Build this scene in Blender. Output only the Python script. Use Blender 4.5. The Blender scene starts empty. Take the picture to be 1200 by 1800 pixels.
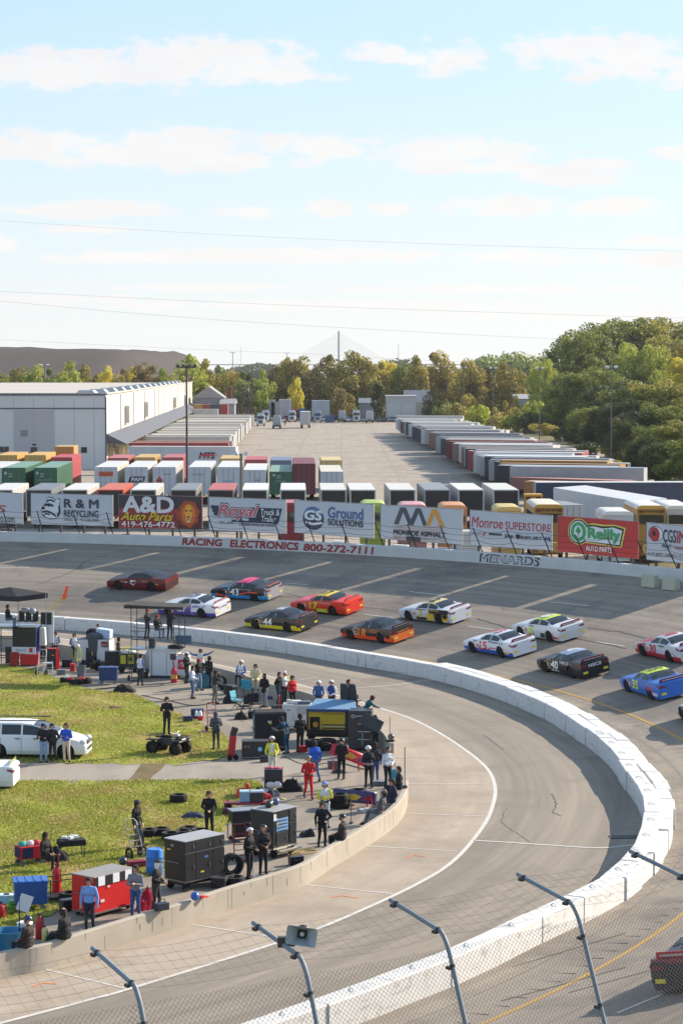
import bpy, math, random
import numpy as np
from mathutils import Vector, Matrix, Euler
R_ = math.radians
SC = bpy.context.scene
COL = SC.collection
# ------------------------------------------------------------------ camera, sky, sun, exposure
F, H = 4000.0, 17.5
PITCH = math.atan(250 / F)
cd = bpy.data.cameras.new('camera'); cam = bpy.data.objects.new('camera', cd); COL.objects.link(cam)
cam.location = (0, 0, H); cam.rotation_euler = (math.pi / 2 - PITCH, 0, 0)
cd.sensor_fit = 'VERTICAL'; cd.sensor_height = 36; cd.sensor_width = 24; cd.lens = 36 * F / 1800
cd.clip_start = 0.5; cd.clip_end = 30000
SC.camera = cam
SUN = Vector((1.68, 1.12, 1.0)).normalized()
sl = bpy.data.lights.new('sun', 'SUN'); sun = bpy.data.objects.new('sun', sl); COL.objects.link(sun)
sl.energy = 4.7; sl.angle = R_(0.5); sl.color = (1, .87, .70)
sun.rotation_euler = SUN.to_track_quat('Z', 'Y').to_euler()
SC.view_settings.view_transform = 'Standard'; SC.view_settings.look = 'None'
SC.view_settings.exposure = 0.94; SC.view_settings.gamma = 1
W = bpy.data.worlds.new('World'); SC.world = W; W.use_nodes = True
nt = W.node_tree; N = nt.nodes; L = nt.links
bg = N['Background']; bg.inputs[1].default_value = 0.118
sky = N.new('ShaderNodeTexSky'); sky.sky_type = 'NISHITA'; sky.sun_disc = False
sky.sun_elevation = math.asin(SUN.z); sky.sun_rotation = math.atan2(SUN.x, SUN.y)
sky.air_density = 1.0; sky.dust_density = 0.6; sky.ozone_density = 2.0; sky.altitude = 180
def mth(op, a, b=None, c=None, clamp=False):
	n = N.new('ShaderNodeMath'); n.operation = op; n.use_clamp = clamp
	for i, v in enumerate((a, b, c)):
		if v is None: continue
		if isinstance(v, (int, float)): n.inputs[i].default_value = v
		else: L.new(v, n.inputs[i])
	return n.outputs[0]
tc = N.new('ShaderNodeTexCoord'); sx = N.new('ShaderNodeSeparateXYZ'); L.new(tc.outputs['Generated'], sx.inputs[0])
yy = mth('MAXIMUM', sx.outputs[1], 0.02)
az = mth('DIVIDE', sx.outputs[0], yy); el = mth('DIVIDE', sx.outputs[2], yy)
cb = N.new('ShaderNodeCombineXYZ'); L.new(az, cb.inputs[0]); L.new(mth('MULTIPLY', el, 2.2), cb.inputs[1])
def noise(vec, sc, det, rough=.6, w=0.0):
	n = N.new('ShaderNodeTexNoise'); n.noise_dimensions = '4D'; L.new(vec, n.inputs['Vector']); n.inputs['W'].default_value = w
	n.inputs['Scale'].default_value = sc; n.inputs['Detail'].default_value = det; n.inputs['Roughness'].default_value = rough
	return n.outputs[0]
n1 = noise(cb.outputs[0], 60, 9, .62, 1.3); n2 = noise(cb.outputs[0], 22, 6, .6, 7.7)
# cloud banks: azimuth, elevation, half width, half height in thousandths (tan of the angle)
CL = [(-128,130,55,9),(-60,134,46,12),(-30,131,28,9),(20,138,20,5),(42,136,22,9),(98,138,28,11),(128,135,30,13),(150,128,16,7),
	  (-132,98,30,7),(-105,94,30,6),(-72,97,34,10),(-55,91,40,5),(-14,96,28,7),(48,95,42,8),(60,88,40,3),(110,89,20,3),(100,84,28,5),(148,95,14,4),
	  (-112,70,42,4),(-40,69,16,3),(-6,70,14,4),(20,70,11,3),(72,71,32,5),(118,71,28,5),(-110,61,24,2.2),
	  (-95,49,36,3.2),(-20,50,70,4),(75,49,50,4),(140,48,24,3.4),(140,56,22,3),(-150,55,14,5),(-60,36,46,1.8),(60,35,70,2),(-10,28,120,2.4),(100,24,80,2),(-120,31,40,2)]
den = None
for a, e, w, h in CL:
	dx = mth('DIVIDE', mth('SUBTRACT', az, a / 1000), w / 1000); dy = mth('DIVIDE', mth('SUBTRACT', el, e / 1000), h / 1000)
	q = mth('ADD', mth('MULTIPLY', dx, dx), mth('MULTIPLY', dy, dy))
	v = mth('SUBTRACT', 1.0, q)
	den = v if den is None else mth('SMOOTH_MAX', den, v, .25)
den = mth('MAXIMUM', den, -1.2)
nz = mth('ADD', mth('MULTIPLY', mth('SUBTRACT', n1, .5), 5.2), mth('MULTIPLY', mth('SUBTRACT', n2, .5), 2.6))
cl = mth('ADD', den, nz)
mr = N.new('ShaderNodeMapRange'); mr.interpolation_type = 'SMOOTHSTEP'; L.new(cl, mr.inputs[0]); mr.inputs[1].default_value = -.25; mr.inputs[2].default_value = .85
amt = mth('MULTIPLY', mr.outputs[0], .85)
# light and shade inside the clouds: thick lower parts greyer
cc = N.new('ShaderNodeMix'); cc.data_type = 'RGBA'
mr2 = N.new('ShaderNodeMapRange'); L.new(mth('ADD', n2, mth('MULTIPLY', n1, .6)), mr2.inputs[0]); mr2.inputs[1].default_value = .68; mr2.inputs[2].default_value = 1.0
L.new(mr2.outputs[0], cc.inputs[0]); cc.inputs[6].default_value = (4.5, 4.33, 4.17, 1); cc.inputs[7].default_value = (4.15, 3.98, 3.92, 1)
hz_ = N.new('ShaderNodeMapRange'); L.new(el, hz_.inputs[0]); hz_.inputs[1].default_value = -.02; hz_.inputs[2].default_value = .30; hz_.inputs[3].default_value = .97; hz_.inputs[4].default_value = .45
hm = N.new('ShaderNodeMix'); hm.data_type = 'RGBA'; L.new(hz_.outputs[0], hm.inputs[0]); L.new(sky.outputs[0], hm.inputs[6]); hc_ = N.new('ShaderNodeMapRange'); L.new(el, hc_.inputs[0]); hc_.inputs[1].default_value = .0; hc_.inputs[2].default_value = .15
hcm = N.new('ShaderNodeMix'); hcm.data_type = 'RGBA'; L.new(hc_.outputs[0], hcm.inputs[0]); hcm.inputs[6].default_value = (3.85, 4.02, 3.98, 1); hcm.inputs[7].default_value = (2.5, 3.36, 4.35, 1); L.new(hcm.outputs[2], hm.inputs[7])
mx = N.new('ShaderNodeMix'); mx.data_type = 'RGBA'; L.new(amt, mx.inputs[0]); L.new(hm.outputs[2], mx.inputs[6]); L.new(cc.outputs[2], mx.inputs[7])
L.new(mx.outputs[2], bg.inputs[0])
# ------------------------------------------------------------------ picture <-> place
CP, SP = math.cos(PITCH), math.sin(PITCH)
def ray(px, py):
	a, b = (px - 600) / F, -(py - 900) / F
	return Vector((a, CP + b * SP, -SP + b * CP))
def G(px, py, z=0.0):
	d = ray(px, py); t = (z - H) / d.z
	return Vector((d.x * t, d.y * t, z))
def D(px, py, Y):
	d = ray(px, py); t = Y / d.y
	return Vector((d.x * t, Y, H + d.z * t))
CX, CY, RO, ZO = -48.3, 98.0, 84.8, 3.9
_zr = [0, 62, 64.7, 66.5, 72, RO, RO + .7, RO + 3.2, RO + 17, 9000]; _zz = [0, 0, .15, .42, 1.45, ZO, ZO + .2, ZO + .25, 1.3, 1.3]
def tz(r): return float(np.interp(r, _zr, _zz))
def T(px, py):
	d = ray(px, py); lo, hi = 30.0, 400.0
	t = 30.0
	while t < 400:
		p = d * t
		if H + p.z < tz(math.hypot(p.x - CX, p.y - CY)): break
		t += .25
	lo, hi = t - .25, t
	for _ in range(20):
		m = (lo + hi) / 2; p = d * m
		if H + p.z < tz(math.hypot(p.x - CX, p.y - CY)): hi = m
		else: lo = m
	p = d * hi
	return Vector((p.x, p.y, tz(math.hypot(p.x - CX, p.y - CY))))
def polar(p): return math.hypot(p[0] - CX, p[1] - CY), math.atan2(p[1] - CY, p[0] - CX)
def P(r, ph, z=0.0): return Vector((CX + r * math.cos(ph), CY + r * math.sin(ph), z))
# inner wall foot traced from the place
_iw = [(75,1105),(400,1135),(620,1170),(760,1195),(900,1240),(1010,1300),(1090,1380),(1127,1440),(1129,1475),(1112,1525),(1060,1581),(1000,1614),(900,1661),(750,1733),(600,1790),(440,1850)]
_ip = sorted([polar(G(x, y))[::-1] for x, y in _iw])
_ipx = [a for a, b in _ip]; _ipr = [b for a, b in _ip]
def r_in(ph): return float(np.interp(ph, _ipx, _ipr))
# ------------------------------------------------------------------ materials
MATS = {}
def mat(name, col, rough=.6, metal=0.0, var=.12, sc=3.0, bump=0.0, col2=None, spec=.5, coat=0.0, emit=None, alpha=None, coord='Object', trans=0.0):
	key = name
	if key in MATS: return MATS[key]
	m = bpy.data.materials.new(name); m.use_nodes = True; n = m.node_tree.nodes; l = m.node_tree.links
	b = n['Principled BSDF']; b.inputs['Roughness'].default_value = rough; b.inputs['Metallic'].default_value = metal
	b.inputs['Specular IOR Level'].default_value = spec; b.inputs['Coat Weight'].default_value = coat
	b.inputs['Transmission Weight'].default_value = trans
	t = n.new('ShaderNodeTexCoord'); z = n.new('ShaderNodeTexNoise'); z.inputs['Scale'].default_value = sc; z.inputs['Detail'].default_value = 5
	l.new(t.outputs[coord], z.inputs['Vector'])
	x = n.new('ShaderNodeMix'); x.data_type = 'RGBA'; l.new(z.outputs[0], x.inputs[0])
	c2 = col2 if col2 else tuple(min(1, c * (1 + var)) for c in col[:3]); c1 = col if col2 else tuple(c * (1 - var) for c in col[:3])
	x.inputs[6].default_value = (*c1[:3], 1); x.inputs[7].default_value = (*c2[:3], 1)
	l.new(x.outputs[2], b.inputs['Base Color'])
	if bump:
		bp = n.new('ShaderNodeBump'); bp.inputs['Strength'].default_value = bump; bp.inputs['Distance'].default_value = .02
		l.new(z.outputs[0], bp.inputs['Height']); l.new(bp.outputs[0], b.inputs['Normal'])
	if emit: b.inputs['Emission Color'].default_value = (*emit[0], 1); b.inputs['Emission Strength'].default_value = emit[1]
	MATS[key] = m
	return m
def C(col, kind='paint'):
	"""a material for a colour (given in sRGB 0-255) and a finish"""
	lin = tuple(((c / 255 + .055) / 1.055) ** 2.4 if c > 10 else c / 3294 for c in col)
	nm = f'{kind}_{col[0]}_{col[1]}_{col[2]}'
	if kind == 'paint': return mat(nm, lin, .42, var=.07, sc=2.0)
	if kind == 'car': return mat(nm, lin, .36, var=.05, sc=1.2, coat=.15, spec=.4)
	if kind == 'cloth': return mat(nm, tuple(c + .008 for c in lin), .85, var=.38, sc=13.0, bump=1.0, spec=.25)
	if kind == 'rubber': return mat(nm, lin, .8, var=.2, sc=6.0, spec=.25)
	if kind == 'metal': return mat(nm, lin, .38, 1.0, var=.12, sc=5.0)
	if kind == 'plastic': return mat(nm, lin, .38, var=.06, sc=3.0)
	if kind == 'dirty':
		lin = tuple(c * (.74 if max(col) > 150 else .95) for c in lin)
		return mat(nm, lin, .55, var=.16, sc=.7)
	return mat(nm, lin)
GLASS = mat('dark_glass', (.018, .022, .026), .06, var=.1, spec=.7)
# ------------------------------------------------------------------ mesh collecting
class MB:
	def __init__(s): s.v = []; s.f = []; s.m = []
	def add(s, vs, fs, m=0):
		o = len(s.v); s.v.extend([tuple(v) for v in vs]); s.f.extend([tuple(i + o for i in f) for f in fs]); s.m.extend([m] * len(fs)); return s
	def box(s, c, d, m=0, rz=0.0, rot=None, tx=1.0, ty=1.0):
		"""box centred on c; tx, ty shrink its top"""
		x, y, z = (q / 2 for q in d)
		vs = [Vector((-x, -y, -z)), Vector((x, -y, -z)), Vector((x, y, -z)), Vector((-x, y, -z)), Vector((-x * tx, -y * ty, z)), Vector((x * tx, -y * ty, z)), Vector((x * tx, y * ty, z)), Vector((-x * tx, y * ty, z))]
		M = rot if rot is not None else Matrix.Rotation(rz, 3, 'Z')
		c = Vector(c)
		return s.add([M @ v + c for v in vs], [(0, 3, 2, 1), (4, 5, 6, 7), (0, 1, 5, 4), (1, 2, 6, 5), (2, 3, 7, 6), (3, 0, 4, 7)], m)
	def cyl(s, p0, p1, r0, r1=None, n=10, m=0, cap=True):
		p0, p1 = Vector(p0), Vector(p1); r1 = r0 if r1 is None else r1
		d = (p1 - p0).normalized(); u = d.orthogonal().normalized(); w = d.cross(u)
		vs = []
		for p, r in ((p0, r0), (p1, r1)):
			for k in range(n):
				a = 2 * math.pi * k / n; vs.append(p + (u * math.cos(a) + w * math.sin(a)) * r)
		fs = [(k, (k + 1) % n, n + (k + 1) % n, n + k) for k in range(n)]
		if cap: fs += [tuple(range(n - 1, -1, -1)), tuple(range(n, 2 * n))]
		return s.add(vs, fs, m)
	def tube(s, pts, r, n=6, m=0):
		pts = [Vector(p) for p in pts]; vs = []; up = Vector((0, 0, 1))
		for i, p in enumerate(pts):
			d = (pts[min(i + 1, len(pts) - 1)] - pts[max(i - 1, 0)]).normalized()
			u = d.cross(up if abs(d.z) < .95 else Vector((1, 0, 0))).normalized(); w = d.cross(u)
			rr = r[i] if isinstance(r, (list, tuple)) else r
			for k in range(n):
				a = 2 * math.pi * k / n; vs.append(p + (u * math.cos(a) + w * math.sin(a)) * rr)
		fs = [(i * n + k, i * n + (k + 1) % n, (i + 1) * n + (k + 1) % n, (i + 1) * n + k) for i in range(len(pts) - 1) for k in range(n)]
		fs += [tuple(range(n - 1, -1, -1)), tuple(range((len(pts) - 1) * n, len(pts) * n))]
		return s.add(vs, fs, m)
	def lathe(s, prof, n=16, c=(0, 0, 0), M=None, m=0, close=False):
		"""prof: (radius, height) pairs round z; M turns it"""
		vs = []; c = Vector(c); M = M or Matrix.Identity(3)
		for r, z in prof:
			for k in range(n):
				a = 2 * math.pi * k / n; vs.append(M @ Vector((r * math.cos(a), r * math.sin(a), z)) + c)
		q = len(prof); fs = []
		for i in range(q if close else q - 1):
			j = (i + 1) % q
			for k in range(n): fs.append((i * n + k, i * n + (k + 1) % n, j * n + (k + 1) % n, j * n + k))
		if not close: fs += [tuple(range(n - 1, -1, -1)), tuple(range((q - 1) * n, q * n))]
		return s.add(vs, fs, m)
	def ell(s, c, r, n=12, k=8, m=0, M=None):
		if isinstance(r, (int, float)): r = (r, r, r)
		M = M or Matrix.Identity(3); c = Vector(c); vs = []
		for i in range(1, k):
			t = math.pi * i / k
			for j in range(n):
				a = 2 * math.pi * j / n; vs.append(M @ Vector((r[0] * math.sin(t) * math.cos(a), r[1] * math.sin(t) * math.sin(a), r[2] * math.cos(t))) + c)
		vs += [M @ Vector((0, 0, r[2])) + c, M @ Vector((0, 0, -r[2])) + c]; t, b = len(vs) - 2, len(vs) - 1
		fs = [(i * n + j, (i + 1) * n + j, (i + 1) * n + (j + 1) % n, i * n + (j + 1) % n) for i in range(k - 2) for j in range(n)]
		fs += [(t, j, (j + 1) % n) for j in range(n)] + [(b, (k - 2) * n + (j + 1) % n, (k - 2) * n + j) for j in range(n)]
		return s.add(vs, fs, m)
	def prism(s, poly, fn, t0, t1, m=0):
		"""a flat outline (list of 2d points) given thickness: fn(u, v, t) -> 3d"""
		k = len(poly); vs = [fn(u, v, t0) for u, v in poly] + [fn(u, v, t1) for u, v in poly]
		fs = [tuple(range(k - 1, -1, -1)), tuple(range(k, 2 * k))] + [(i, (i + 1) % k, k + (i + 1) % k, k + i) for i in range(k)]
		return s.add(vs, fs, m)
	def build(s, name, mats, parent=None, loc=None, rz=0.0, smooth=None, bevel=0.0):
		me = bpy.data.meshes.new(name); me.from_pydata(s.v, [], s.f)
		if not isinstance(mats, (list, tuple)): mats = [mats]
		for q in mats: me.materials.append(q)
		if len(mats) > 1: me.polygons.foreach_set('material_index', s.m)
		me.update()
		if smooth:
			me.shade_smooth(); me.set_sharp_from_angle(angle=R_(smooth))
		return link(name, me, parent, loc, rz, bevel)
def link(name, me, parent=None, loc=None, rz=0.0, bevel=0.0):
	o = bpy.data.objects.new(name, me); COL.objects.link(o)
	if parent is not None: o.parent = parent
	if loc is not None: o.location = loc
	if rz: o.rotation_euler = (0, 0, rz)
	if bevel:
		b = o.modifiers.new('bevel', 'BEVEL'); b.width = bevel; b.segments = 2; b.limit_method = 'ANGLE'
	return o
def tag(o, label, cat, group=None, kind=None):
	o['label'] = label; o['category'] = cat
	if group: o['group'] = group
	if kind: o['kind'] = kind
	return o
def thing(name, label, cat, loc=(0, 0, 0), rz=0.0, group=None):
	o = bpy.data.objects.new(name, None); COL.objects.link(o); o.empty_display_size = .2
	o.location = loc; o.rotation_euler = (0, 0, rz)
	return tag(o, label, cat, group)
def dup(root, loc=None, rz=None, label=None, group=None):
	r = root.copy(); COL.objects.link(r)
	if loc is not None: r.location = loc
	if rz is not None: r.rotation_euler = (0, 0, rz)
	if label: r['label'] = label
	if group: r['group'] = group
	for ch in list(root.children):
		c = ch.copy(); COL.objects.link(c); c.parent = r
		for g in list(ch.children):
			d = g.copy(); COL.objects.link(d); d.parent = c
	return r
def structure(o): o['kind'] = 'structure'; return o
def sheet(name, pts, m, kind='structure'):
	b = MB(); b.add(pts, [tuple(range(len(pts)))]); o = b.build(name, m)
	import bmesh
	bm = bmesh.new(); bm.from_mesh(o.data); bmesh.ops.triangulate(bm, faces=bm.faces[:])
	for f in bm.faces:
		f.normal_update()
		if f.normal.z < 0: f.normal_flip()
	bm.to_mesh(o.data); bm.free(); o['kind'] = kind
	return o
def strip(name, pts, w, m, zf=None, n_sub=1):
	"""a painted line of width w along ground points, laid on zf(x, y)"""
	pts = [Vector(p) for p in pts]; vs = []; fs = []; q = [pts[0]]
	for a, b in zip(pts, pts[1:]):
		for k in range(1, n_sub + 1): q.append(a.lerp(b, k / n_sub))
	for i, p in enumerate(q):
		d = q[min(i + 1, len(q) - 1)] - q[max(i - 1, 0)]; d.z = 0; d.normalize(); nn = Vector((-d.y, d.x, 0)) * w / 2
		for s_ in (1, -1):
			a = p + nn * s_
			vs.append((a.x, a.y, zf(a.x, a.y) if zf else p.z))
	for i in range(len(q) - 1): fs.append((2 * i, 2 * i + 1, 2 * i + 3, 2 * i + 2))
	return structure(MB().add(vs, fs).build(name, m))
def smoothline(pts, n=8):
	"""Catmull-Rom through points"""
	pts = [Vector(p) for p in pts]; out = []
	for i in range(len(pts) - 1):
		p0, p1, p2, p3 = pts[max(i - 1, 0)], pts[i], pts[i + 1], pts[min(i + 2, len(pts) - 1)]
		for k in range(n):
			t = k / n; out.append(.5 * ((2 * p1) + (p2 - p0) * t + (2 * p0 - 5 * p1 + 4 * p2 - p3) * t * t + (3 * p1 - p0 - 3 * p2 + p3) * t ** 3))
	return out + [pts[-1]]
_TX = {}
def text2d(s, shear=0.0, bold=0.0, sp=1.0):
	"""vertices (normalised to the box 0..1) and faces of a line of lettering"""
	k = (s, shear, bold, sp)
	if k in _TX: return _TX[k]
	cu = bpy.data.curves.new('lettering', 'FONT'); cu.body = s; cu.shear = shear; cu.offset = bold; cu.space_character = sp; cu.resolution_u = 3
	ob = bpy.data.objects.new('lettering', cu); COL.objects.link(ob)
	dg = bpy.context.evaluated_depsgraph_get(); me = ob.evaluated_get(dg).to_mesh()
	v = [tuple(q.co) for q in me.vertices]; f = [tuple(p.vertices) for p in me.polygons]
	ob.evaluated_get(dg).to_mesh_clear(); bpy.data.objects.remove(ob); bpy.data.curves.remove(cu)
	x0, x1 = min(a[0] for a in v), max(a[0] for a in v); y0, y1 = min(a[1] for a in v), max(a[1] for a in v)
	r = ([((a[0] - x0) / (x1 - x0), (a[1] - y0) / max(1e-6, y1 - y0)) for a in v], f, (x1 - x0) / max(1e-6, y1 - y0))
	_TX[k] = r
	return r
def letter(b, s, fn, x0, x1, y0, y1, m=0, shear=0.0, bold=0.0, t=0.0):
	"""add lettering to a mesh, filling the box x0..x1, y0..y1 of a surface fn(u, v, t); bold thickens the strokes"""
	v, f, asp = text2d(s, shear, 0.0)
	by = bold * .75; bx = by / max(asp, .3)
	offs = [(0, 0)] if not bold else [(-bx, -by), (bx, by), (-bx, by), (bx, -by), (0, 0)]
	for k, (ox, oy) in enumerate(offs):
		b.add([fn(x0 + (x1 - x0) * (bx + a * (1 - 2 * bx) + ox), y0 + (y1 - y0) * (by + c * (1 - 2 * by) + oy), t + .0015 * k) for a, c in v], f, m)
	return b
# ------------------------------------------------------------------ the ground, the banked track, the pit lane
def polar_mesh(name, phs, rings, zf, m, uv=True):
	"""rings: list of r or functions r(phi); zf(r)"""
	vs = []; q = len(rings); us = []
	for ph in phs:
		for r in rings:
			rr = r(ph) if callable(r) else r
			p = P(rr, ph, zf(rr)); vs.append(tuple(p)); us.append((ph * 70, rr))
	fs = [(i * q + k, i * q + k + 1, (i + 1) * q + k + 1, (i + 1) * q + k) for i in range(len(phs) - 1) for k in range(q - 1)]
	o = MB().add(vs, fs).build(name, m); me = o.data
	if uv:
		l = me.uv_layers.new(name='UVMap'); idx = np.empty(len(me.loops), int); me.loops.foreach_get('vertex_index', idx)
		l.data.foreach_set('uv', np.array(us, dtype=np.float32)[idx].ravel())
	me.shade_smooth()
	return o
def asphalt(name, c1, c2, patch, along=True, grain=60.0, seams=None, groove=None):
	"""weathered asphalt: streaks along the driving direction, blotches, fine grain"""
	m = bpy.data.materials.new(name); m.use_nodes = True; n = m.node_tree.nodes; l = m.node_tree.links; b = n['Principled BSDF']
	t = n.new('ShaderNodeTexCoord'); mp = n.new('ShaderNodeMapping'); l.new(t.outputs['UV' if along else 'Object'], mp.inputs[0])
	mp.inputs['Scale'].default_value = (.035, 1.3, 1) if along else (.9, .06, 1)
	def nz(src, sc, det, r=.6):
		x = n.new('ShaderNodeTexNoise'); x.inputs['Scale'].default_value = sc; x.inputs['Detail'].default_value = det; x.inputs['Roughness'].default_value = r; l.new(src, x.inputs['Vector']); return x.outputs[0]
	def mix(f, a, c):
		x = n.new('ShaderNodeMix'); x.data_type = 'RGBA'
		if isinstance(f, float): x.inputs[0].default_value = f
		else: l.new(f, x.inputs[0])
		for i, q in ((6, a), (7, c)):
			if isinstance(q, tuple): x.inputs[i].default_value = (*q, 1)
			else: l.new(q, x.inputs[i])
		return x.outputs[2]
	def ramp(s, a, c):
		x = n.new('ShaderNodeMapRange'); l.new(s, x.inputs[0]); x.inputs[1].default_value = a; x.inputs[2].default_value = c; return x.outputs[0]
	col = mix(ramp(nz(mp.outputs[0], 1.0, 6), .35, .7), c1, c2)
	col = mix(ramp(nz(t.outputs['Object'], .17, 7, .68), .48, .64), col, patch)
	if groove:
		sp_ = n.new('ShaderNodeSeparateXYZ'); l.new(t.outputs['UV'], sp_.inputs[0]); ms = []
		for op, v in (('SUBTRACT', groove[0]), ('ABSOLUTE', 0), ('DIVIDE', groove[1]), ('SUBTRACT', None)):
			x = n.new('ShaderNodeMath'); x.operation = op; k_ = 1 if v is None else 0
			l.new(ms[-1].outputs[0] if ms else sp_.outputs[1], x.inputs[k_]); x.inputs[1 - k_].default_value = 1 if v is None else v; x.use_clamp = v is None; ms.append(x)
		x = n.new('ShaderNodeMath'); x.operation = 'MULTIPLY'; l.new(ms[-1].outputs[0], x.inputs[0]); l.new(ramp(nz(mp.outputs[0], 2.2, 6), .25, .75), x.inputs[1]); col = mix(x.outputs[0], col, tuple(q * groove[2] for q in patch))
	g = nz(t.outputs['Object'], grain * .06, 5, .75)
	col2 = n.new('ShaderNodeMix'); col2.data_type = 'RGBA'; col2.blend_type = 'MULTIPLY'; col2.inputs[0].default_value = .5
	l.new(col, col2.inputs[6]); gg = mix(g, (.62, .62, .63), (1.3, 1.28, 1.25)); l.new(gg, col2.inputs[7]); out = col2.outputs[2]
	if seams:
		w = n.new('ShaderNodeTexBrick'); mp2 = n.new('ShaderNodeMapping'); l.new(t.outputs['UV' if along else 'Object'], mp2.inputs[0]); l.new(mp2.outputs[0], w.inputs['Vector'])
		w.inputs['Scale'].default_value = 1; w.inputs['Mortar Size'].default_value = seams[2]; w.inputs['Brick Width'].default_value = seams[0]; w.inputs['Row Height'].default_value = seams[1]; w.offset = 0
		w.inputs['Mortar Smooth'].default_value = .3
		l.new(mix(w.outputs['Fac'], out, patch), b.inputs['Base Color'])
	else: l.new(out, b.inputs['Base Color'])
	b.inputs['Roughness'].default_value = .88; b.inputs['Specular IOR Level'].default_value = .3
	bp = n.new('ShaderNodeBump'); bp.inputs['Strength'].default_value = .35; bp.inputs['Distance'].default_value = .01; l.new(g, bp.inputs['Height']); l.new(bp.outputs[0], b.inputs['Normal'])
	return m
TRACK = asphalt('track_asphalt', (.205, .178, .148), (.315, .272, .222), (.155, .138, .122), seams=(900., 3.7, .035), groove=(70.5, 5.5, .74))
PITA = asphalt('pit_asphalt', (.215, .185, .152), (.335, .285, .23), (.195, .168, .138), groove=(56.2, 3.4, .98))
CONC = asphalt('pit_concrete', (.345, .285, .225), (.41, .345, .275), (.29, .24, .19))
LOT = asphalt('lot_asphalt', (0.306, 0.262, 0.221), (0.352, 0.306, 0.257), (0.245, 0.213, 0.180), along=False, seams=(8.5, 9000., .13))
ROAD = asphalt('road_asphalt', (0.275, 0.242, 0.203), (0.337, 0.296, 0.248), (0.214, 0.194, 0.167), along=False)
def earth(name, g1, g2, d1, thr=(.48, .62), sc=.35):
	m = bpy.data.materials.new(name); m.use_nodes = True; n = m.node_tree.nodes; l = m.node_tree.links; b = n['Principled BSDF']
	t = n.new('ShaderNodeTexCoord')
	def nz(sc, det, r=.6):
		x = n.new('ShaderNodeTexNoise'); x.inputs['Scale'].default_value = sc; x.inputs['Detail'].default_value = det; x.inputs['Roughness'].default_value = r; l.new(t.outputs['Object'], x.inputs['Vector']); return x.outputs[0]
	def mix(f, a, c):
		x = n.new('ShaderNodeMix'); x.data_type = 'RGBA'; l.new(f, x.inputs[0])
		for i, q in ((6, a), (7, c)):
			if isinstance(q, tuple): x.inputs[i].default_value = (*q, 1)
			else: l.new(q, x.inputs[i])
		return x.outputs[2]
	r = n.new('ShaderNodeMapRange'); l.new(nz(sc, 7, .68), r.inputs[0]); r.inputs[1].default_value = thr[0]; r.inputs[2].default_value = thr[1]
	l.new(mix(r.outputs[0], mix(nz(7, 4), g1, g2), d1), b.inputs['Base Color']); b.inputs['Roughness'].default_value = .95; b.inputs['Specular IOR Level'].default_value = .1
	bp = n.new('ShaderNodeBump'); bp.inputs['Strength'].default_value = .8; bp.inputs['Distance'].default_value = .05; l.new(nz(9, 5, .8), bp.inputs['Height']); l.new(bp.outputs[0], b.inputs['Normal'])
	return m
GRASS = earth('infield_grass', (.225, .255, .042), (.32, .325, .06), (.36, .25, .12), (.46, .66))
LAND = earth('rough_land', (.10, .105, .03), (.16, .14, .05), (.22, .18, .12), (.42, .62), .12)
FULL = [2 * math.pi * k / 360 for k in range(361)]
structure(polar_mesh('ground', FULL, [RO + .4, RO + 3.2, RO + 7, RO + 12, RO + 17, 115, 140, 200, 320, 700, 1600, 4000, 9000], tz, LAND))
structure(polar_mesh('racetrack', [-math.pi + 2 * math.pi * k / 540 for k in range(541)], [lambda a: r_in(a) + .3, 62.6, 64.7, 66.5, 68, 70, 72, 76, 80, RO + .1], tz, TRACK))
structure(polar_mesh('pit_lane', [-math.pi + 2 * math.pi * k / 540 for k in range(541)], [0, 15, 30, 45, lambda a: r_in(a) + .3], lambda r: 0.0, PITA))
# concrete pit boxes inside the white line
WL = [(-260,1868),(-120,1830),(140,1762),(244,1733),(490,1656),(600,1615),(730,1555),(800,1510),(850,1450),(867,1410),(869,1380),(855,1350),(820,1320),(770,1287),(720,1262),(653,1240),(600,1224),(521,1202),(457,1185),(300,1152),(120,1124),(-80,1098),(-240,1082)]
wl = smoothline([G(x, y, .012) for x, y in WL], 6)
PWL = [(-260,1745),(-120,1711),(0,1676),(67,1663),(133,1644),(227,1615),(320,1588),(391,1564),(487,1535),(540,1516),(585,1487),(627,1463),(678,1431),(702,1410),(714,1389),(717,1370)]
PWU = [(692,1306),(676,1284),(640,1258),(590,1234),(540,1216),(481,1202),(457,1194),(420,1182),(385,1173),(330,1160),(250,1148),(120,1134),(60,1123),(-80,1108),(-240,1092)]
pwl = smoothline([G(x, y, .77) for x, y in PWL], 5); pwu = smoothline([G(x, y, .77) for x, y in PWU], 5)
cz = sheet('pit_boxes', [Vector((p.x, p.y, .008)) for p in wl] + [Vector((p.x, p.y, .008)) for p in reversed(pwl + pwu)], CONC)
l_ = cz.data.uv_layers.new(name='UVMap')
for lp in cz.data.loops:
	r, ph = polar(cz.data.vertices[lp.vertex_index].co); l_.data[lp.index].uv = (ph * 70, r)
WHITEP = mat('worn_white_paint', (.40, .375, .34), .8, sc=2.5, col2=(.68, .66, .62))
YELP = mat('worn_yellow_paint', (.36, .20, .055), .8, sc=1.2, col2=(.52, .31, .06))
strip('pit_line', wl, .16, WHITEP, None, 1)
for k, seg in enumerate([((675,1289),(760,1287)), ((690,1330),(825,1329)), ((717,1377),(857,1378)), ((705,1429),(860,1435)), ((642,1487),(805,1496)), ((525,1554),(690,1571)), ((338,1625),(482,1647)), ((65,1700),(219,1737)), ((521,1196),(560,1190))]):
	strip('pit_box_line', [G(x, y, .016) for x, y in seg], .09, WHITEP)
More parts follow.
